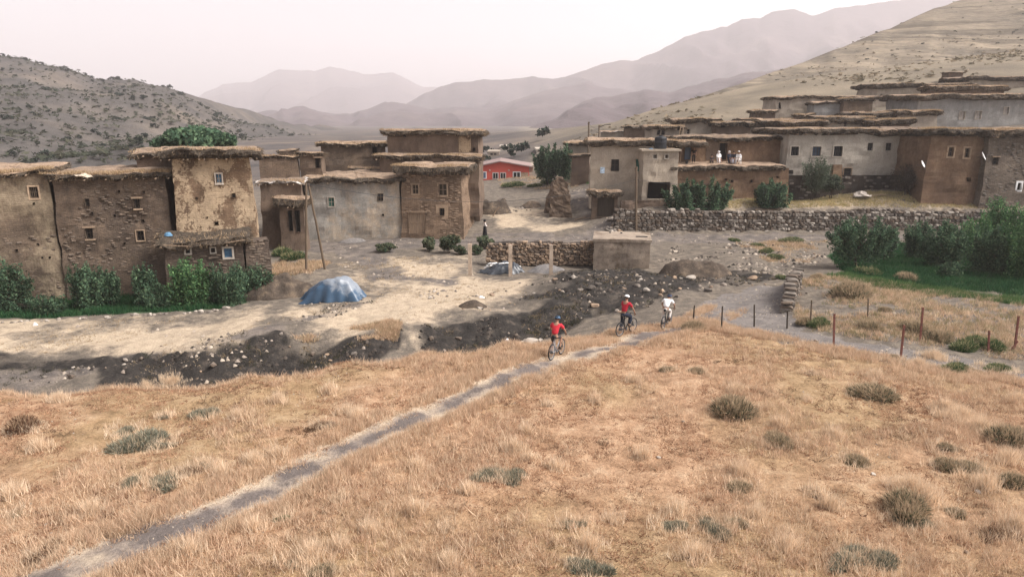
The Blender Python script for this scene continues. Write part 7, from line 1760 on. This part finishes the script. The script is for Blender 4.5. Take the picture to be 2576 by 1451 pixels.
# ------------------------------------------------------------------ bicycles
def bicycle(label, loc, rot, fmat, steer=0.0, wr=0.345):
    T = thing('bicycle', label, 'bicycle', loc); T.rotation_euler = rot; ORG[T.name] = np.zeros(3)
    RH, FH, BB = np.array([0, 0, wr]), np.array([0, 1.06, wr]), np.array([0, 0.43, 0.29]); ST, HT_, HB = np.array([0, 0.27, 0.80]), np.array([0, 0.80, 0.86]), np.array([0, 0.85, 0.70])
    m = MB()
    for a, b, r in ((BB, ST, 0.02), (ST, HT_, 0.02), (BB, HB, 0.024), (HT_ + [0, -0.01, 0.04], HB, 0.024)): m.tube([a, b], r, 8)
    for s in (-1, 1):
        m.tube([BB + [0.03 * s, 0, 0], RH + [0.06 * s, 0, 0]], 0.012, 6); m.tube([ST + [0.02 * s, 0, 0], RH + [0.06 * s, 0, 0]], 0.011, 6)
    fr = link('frame', m.data('frame', fmat), T)
    m = MB(); m.tube([ST, ST + [0, -0.045, 0.13]], 0.014, 7); link('seat_post', m.data('seat_post', M_ALU), fr)
    m = MB(); S = ST + np.array([0, -0.05, 0.15])
    m.tube([S + [0, -0.13, 0.01], S + [0, -0.09, 0.015], S + [0, 0.0, 0.0], S + [0, 0.14, 0.0]], [0.05, 0.075, 0.04, 0.018], 10); link('saddle', m.data('saddle', M_BLKP, smooth=True), T)
    m = MB()
    for s in (-1, 1): m.tube([HB + [0.05 * s, 0.0, -0.02], HB + [0.055 * s, 0.03, -0.1], FH + [0.055 * s, 0, 0]], [0.019, 0.019, 0.014], 7)
    m.tube([HB + [-0.06, 0, -0.02], HB + [0.06, 0, -0.02]], 0.02, 7); link('fork', m.data('fork', M_BLKP), T)
    m = MB(); C = HT_ + np.array([0, 0.03, 0.13]); m.tube([HT_, C], 0.016, 7); m.tube([C + [-0.33, -0.05, 0.02], C + [-0.1, 0, 0], C + [0.1, 0, 0], C + [0.33, -0.05, 0.02]], 0.013, 7); hb = link('handlebar', m.data('handlebar', M_BLKP), T)
    for s in (-1, 1):
        m = MB(); m.tube([C + [0.22 * s, -0.025, 0.012], C + [0.34 * s, -0.052, 0.02]], 0.02, 7); link('grip', m.data('grip', M_TYRE), hb)
    for c in (RH, FH):
        V = []; F = []; N, K = 36, 8
        for i in range(N):
            a = 2 * math.pi * i / N
            for k in range(K):
                b = 2 * math.pi * k / K; r = wr - 0.026 + 0.026 * math.cos(b); V.append((0.026 * math.sin(b), c[1] + r * math.cos(a), c[2] + r * math.sin(a)))
        for i in range(N):
            for k in range(K): F.append((i * K + k, ((i + 1) % N) * K + k, ((i + 1) % N) * K + (k + 1) % K, i * K + (k + 1) % K))
        w = link('wheel', mesh_data('wheel', V, F, M_TYRE, smooth=True), T); w['label'] = 'black rubber tyre on spoked wheel'
        m = MB(); m.tube([(0, c[1] + (wr - 0.055) * math.cos(2 * math.pi * i / 32), c[2] + (wr - 0.055) * math.sin(2 * math.pi * i / 32)) for i in range(33)], 0.011, 5, cap=False); link('rim', m.data('rim', M_ALU), w)
        m = MB(); m.tube([c + [-0.05, 0, 0], c + [0.05, 0, 0]], 0.022, 8); m.tube([c + [-0.032, 0, 0], c + [-0.028, 0, 0]], 0.075, 16); link('hub', m.data('hub', M_BLKP), w)
        for i in range(14):
            a = 2 * math.pi * i / 14; m = MB(); m.tube([c + [0.025 * (-1) ** i, 0, 0], (0, c[1] + (wr - 0.055) * math.cos(a + 0.15), c[2] + (wr - 0.055) * math.sin(a + 0.15))], 0.0022, 3); link('spoke', m.data('spoke', M_ALU), w)
    m = MB(); m.tube([RH + [0.045, 0, 0], RH + [0.06, 0, 0]], 0.06, 16); link('sprocket', m.data('sprocket', M_IRON), T)
    m = MB(); m.tube([BB + [0.055, 0, 0], BB + [0.063, 0, 0]], 0.085, 18); cr = link('crankset', m.data('crankset', M_IRON), T)
    PED = {}
    for s, a in ((1, 0.5), (-1, 0.5 + math.pi)):
        e = BB + np.array([0.09 * s, 0.17 * math.cos(a), 0.17 * math.sin(a)]); m = MB(); m.tube([BB + [0.075 * s, 0, 0], e], 0.013, 6); link('crank_arm', m.data('crank_arm', M_ALU), cr)
        m = MB(); m.box(e + np.array([0.0 if s > 0 else -0.1, -0.045, -0.012]), e + np.array([0.1 if s > 0 else 0.0, 0.045, 0.012])); link('pedal', m.data('pedal', M_BLKP), T); PED[s] = e + np.array([0.05 * s, 0, 0.012])
    m = MB(); m.tube([RH + [0.055, 0, 0.055], BB + [0.059, 0, 0.08]], 0.006, 4); m.tube([RH + [0.055, 0, -0.055], BB + [0.059, 0, -0.08]], 0.006, 4); link('chain', m.data('chain', M_IRON), T)
    return T, PED, C
def rider_pose(PED, C, pel, chest, neck, head, bend=0.06, face=(0, 1, -0.25)):
    J = dict(pelvis=pel, chest=chest, neck=neck, head=head, face=face)
    pel, chest = np.array(pel), np.array(chest)
    for s, k in ((-1, 'L'), (1, 'R')):
        J['sh' + k] = chest + np.array([0.18 * s, 0.03, 0.08]); J['ha' + k] = C + np.array([0.29 * s, -0.075, 0.045]); J['el' + k] = (J['sh' + k] + J['ha' + k]) / 2 + np.array([0.09 * s, -0.02, -bend])
        J['hi' + k] = pel + np.array([0.09 * s, 0.02, -0.04]); an = PED[s] + np.array([0.0, -0.07, 0.09]); J['an' + k] = an; J['to' + k] = PED[s] + np.array([0, 0.07, 0.03])
        d = an - J['hi' + k]; L = np.linalg.norm(d); l1, l2 = 0.43, 0.43; q = max(0.0, l1 ** 2 - (L / 2) ** 2) ** 0.5
        f = np.array([0, 1.0, 0.35]); f -= d / L * (f @ (d / L)); f /= np.linalg.norm(f); J['kn' + k] = (J['hi' + k] + an) / 2 + f * q + np.array([0.03 * s, 0, 0])
    return J
def ride(u, v, head_deg, wr=0.345):
    g = ground(u, v); th = math.radians(head_deg); d = np.array([math.sin(th), math.cos(th)])
    f = g[:2] + d * 1.06; zf = hz(f[0], f[1]); pitch = math.atan2(zf - g[2], 1.06)
    return (g[0], g[1], g[2] + 0.005), (pitch, 0, -th)
loc, rot = ride(1387, 906, 27)
b, PED, C = bicycle('mountain bike ridden by the boy in bright red on the footpath', loc, rot, M_ALU)
J = rider_pose(PED, C, (0, 0.20, 1.00), (0, 0.40, 1.38), (0, 0.45, 1.53), (0, 0.48, 1.66))
person('cyclist in bright red t-shirt, dark shorts and blue helmet pedalling up the footpath', loc, rot, J, M_RED1, M_DKG, True, True, 1.0, ('helmet', cyl_helmet((0.05, 0.10, 0.17))), grip=True)
loc, rot = ride(1559, 846, 44)
b, PED, C = bicycle('mountain bike straddled by the rider in deep red with white cap', loc, rot, M_BLKP)
J = rider_pose(PED, C, (0, 0.24, 1.10), (0, 0.40, 1.50), (0, 0.44, 1.66), (0, 0.47, 1.80), 0.04)
person('cyclist in deep red t-shirt, loose navy trousers and white cap standing on the pedals', loc, rot, J, M_RED2, M_NAVY, True, False, 1.0, ('cap', M_WHT), baggy=0.035, grip=True)
loc, rot = ride(1667, 829, 30)
b, PED, C = bicycle('mountain bike under the rider dressed in white at the road bend', loc, rot, M_BLKP)
J = rider_pose(PED, C, (0, 0.20, 1.06), (0, 0.50, 1.36), (0, 0.60, 1.48), (0, 0.70, 1.58), 0.05, (0, 1, -0.1))
person('cyclist all in white with dark blue helmet leaning over the handlebar', loc, rot, J, M_WHT, M_OFFW, True, False, 1.0, ('helmet', cyl_helmet((0.03, 0.045, 0.09))), grip=True)
# ------------------------------------------------------------------ villagers
def stand(arm=0.1, step=0.12):
    J = dict(pelvis=(0, 0, 0.95), chest=(0, 0.01, 1.33), neck=(0, 0, 1.48), head=(0, 0.02, 1.63), face=(0, 1, 0))
    for s, k in ((-1, 'L'), (1, 'R')):
        J['sh' + k] = (0.18 * s, 0, 1.40); J['el' + k] = (0.24 * s, -0.03, 1.12); J['ha' + k] = (0.25 * s, arm, 0.88); J['hi' + k] = (0.09 * s, 0, 0.90); J['kn' + k] = (0.10 * s, 0.03 + step * 0.5 * s, 0.49); J['an' + k] = (0.11 * s, step * s - 0.02, 0.08); J['to' + k] = (0.12 * s, step * s + 0.13, 0.035)
    return J
def sit(seat=0.43, lean=0.03, feet=0.42):
    J = dict(pelvis=(0, 0, seat + 0.10), chest=(0, lean, seat + 0.47), neck=(0, lean + 0.02, seat + 0.62), head=(0, lean + 0.05, seat + 0.77), face=(0, 1, -0.1))
    for s, k in ((-1, 'L'), (1, 'R')):
        J['sh' + k] = (0.18 * s, lean, seat + 0.54); J['el' + k] = (0.23 * s, 0.08, seat + 0.28); J['ha' + k] = (0.1 * s, 0.30, seat + 0.20); J['hi' + k] = (0.09 * s, 0.05, seat + 0.07)
        J['kn' + k] = (0.12 * s, feet, max(seat + 0.06, 0.35)); J['an' + k] = (0.12 * s, feet + 0.02 if seat > 0.3 else feet - 0.1, 0.08); J['to' + k] = (0.12 * s, feet + 0.17 if seat > 0.3 else feet + 0.05, 0.04)
    return J
g = ground(1220, 597)
J = stand(0.12, 0.1); J['elL'] = (-0.22, 0.02, 1.12); J['haL'] = (-0.05, 0.22, 1.15); J['elR'] = (0.22, 0.02, 1.12); J['haR'] = (0.06, 0.22, 1.12)
person('woman in black skirt and headscarf with white wrap walking along the lane', g, (0, 0, math.radians(-75)), J, M_OFFW, None, False, robe=([(0, 0, 0.09, 0.24, 0.24), (0, 0, 0.35, 0.23, 0.22), (0, 0, 0.65, 0.21, 0.19), (0, 0, 0.95, 0.19, 0.15), (0, 0, 1.08, 0.15, 0.12)], M_BLK), scarf=M_BLK)
zt = HT.zroof + 0.02
def on_terrace(u, Y): return (P(u, 400, Y)[0], Y, zt - 0.02)
person('man in black clothes standing by the terrace post', on_terrace(1745, 76.0), (0, 0, math.radians(170)), stand(0.05, 0.05), M_BLK, M_BLK, True)
def stool(label, p, rz, seat=0.43):
    T = thing('stool', label, 'stool', p); T.rotation_euler = (0, 0, rz); ORG[T.name] = np.zeros(3)
    m = MB(); m.box((-0.19, -0.17, seat - 0.05), (0.19, 0.19, seat)); link('seat', m.data('seat', M_WOOD), T)
    for sx in (-0.16, 0.16):
        for sy in (-0.14, 0.16): m = MB(); m.tube([(sx, sy, seat - 0.04), (sx * 1.1, sy * 1.1, 0)], 0.02, 6); link('leg', m.data('leg', M_WOOD), T)
def chair(label, p, rz):
    T = thing('plastic_chair', label, 'chair', p); T.rotation_euler = (0, 0, rz); ORG[T.name] = np.zeros(3)
    m = MB(); m.box((-0.23, -0.21, 0.40), (0.23, 0.24, 0.43)); link('seat', m.data('seat', M_WHITE), T)
    m = MB()
    for k in range(5): x = -0.2 + 0.1 * k; m.tube([(x, -0.2, 0.43), (x, -0.27, 0.82)], 0.022, 5)
    m.tube([(-0.23, -0.2, 0.42), (-0.24, -0.28, 0.84), (0, -0.29, 0.88), (0.24, -0.28, 0.84), (0.23, -0.2, 0.42)], 0.024, 6); link('backrest', m.data('backrest', M_WHITE), T)
    for s in (-1, 1):
        m = MB(); m.tube([(0.24 * s, -0.25, 0.64), (0.27 * s, 0, 0.65), (0.25 * s, 0.22, 0.62), (0.25 * s, 0.22, 0.42)], 0.022, 6); link('armrest', m.data('armrest', M_WHITE), T)
        for y in (-0.2, 0.22): m = MB(); m.tube([(0.21 * s, y, 0.41), (0.25 * s, y * 1.12, 0.0)], 0.022, 6); link('leg', m.data('leg', M_WHITE), T)
gown = lambda mat, s=0.43: ([(0, 0.30, 0.06, 0.22, 0.17), (0, 0.25, 0.3, 0.23, 0.22), (0, 0.12, s + 0.08, 0.22, 0.26), (0, 0.02, s + 0.25, 0.19, 0.16), (0, 0.03, s + 0.45, 0.19, 0.14), (0, 0.03, s + 0.58, 0.1, 0.09)], mat)
p = on_terrace(1790, 75.6); stool('low wooden stool under the small figure in dark clothes', p, math.pi, 0.22); person('small figure in dark clothes sitting low beside the white robed woman', p, (0, 0, math.radians(175)), sit(0.22, 0.05, 0.34), M_DKG, M_NAVY, False, scale=0.85)
p = on_terrace(1807, 75.6); stool('wooden stool under the white robed woman', p, math.pi); person('woman in white robe and white headscarf seated outside the dark doorway', p, (0, 0, math.radians(185)), sit(), M_WHT, None, False, robe=gown(M_WHT), scarf=M_WHT)
p = on_terrace(1833, 75.7); stool('wooden stool under the woman in navy', p, math.pi); person('seated woman in navy robe with pale headscarf by the doorway', p, (0, 0, math.radians(200)), sit(), M_NAVY, None, False, robe=gown(M_NAVY), scarf=M_OFFW)
p = on_terrace(1845, 75.2); stool('wooden stool under the person with pale blue lap cloth', p, math.pi); person('seated person in dark top with pale blue cloth over the lap', p, (0, 0, math.radians(160)), sit(), M_NAVY, None, False, robe=(gown(None)[0][:3], cloth('pale_blue_cloth', (0.5, 0.56, 0.66))))
p = on_terrace(1858, 74.9); chair('white plastic armchair on the terrace', p, math.radians(150)); person('man in white shirt and cap sitting in the white plastic chair', p, (0, 0, math.radians(150)), sit(), M_WHT, M_OFFW, False, headgear=('cap', M_OFFW))
q = MB(); a = on_terrace(1728, 75.0)
T = thing('bucket', 'dark bucket on the terrace floor by the post', 'bucket', a); V = []; F = []
for r, z in ((0.12, 0.0), (0.17, 0.3), (0.155, 0.3), (0.11, 0.03)):
    for i in range(14): V.append((a[0] + r * math.cos(6.2832 * i / 14), a[1] + r * math.sin(6.2832 * i / 14), a[2] + z))
for k in range(3):
    for i in range(14): F.append((k * 14 + i, k * 14 + (i + 1) % 14, (k + 1) * 14 + (i + 1) % 14, (k + 1) * 14 + i))
F += [tuple(range(14))[::-1], tuple(range(42, 56))]
obj('pail', V, F, M_BLACK, T); q.tube([(a[0] - 0.17, a[1], a[2] + 0.29), (a[0], a[1] - 0.1, a[2] + 0.4), (a[0] + 0.17, a[1], a[2] + 0.29)], 0.008, 4); q.build('handle', M_IRON, T)
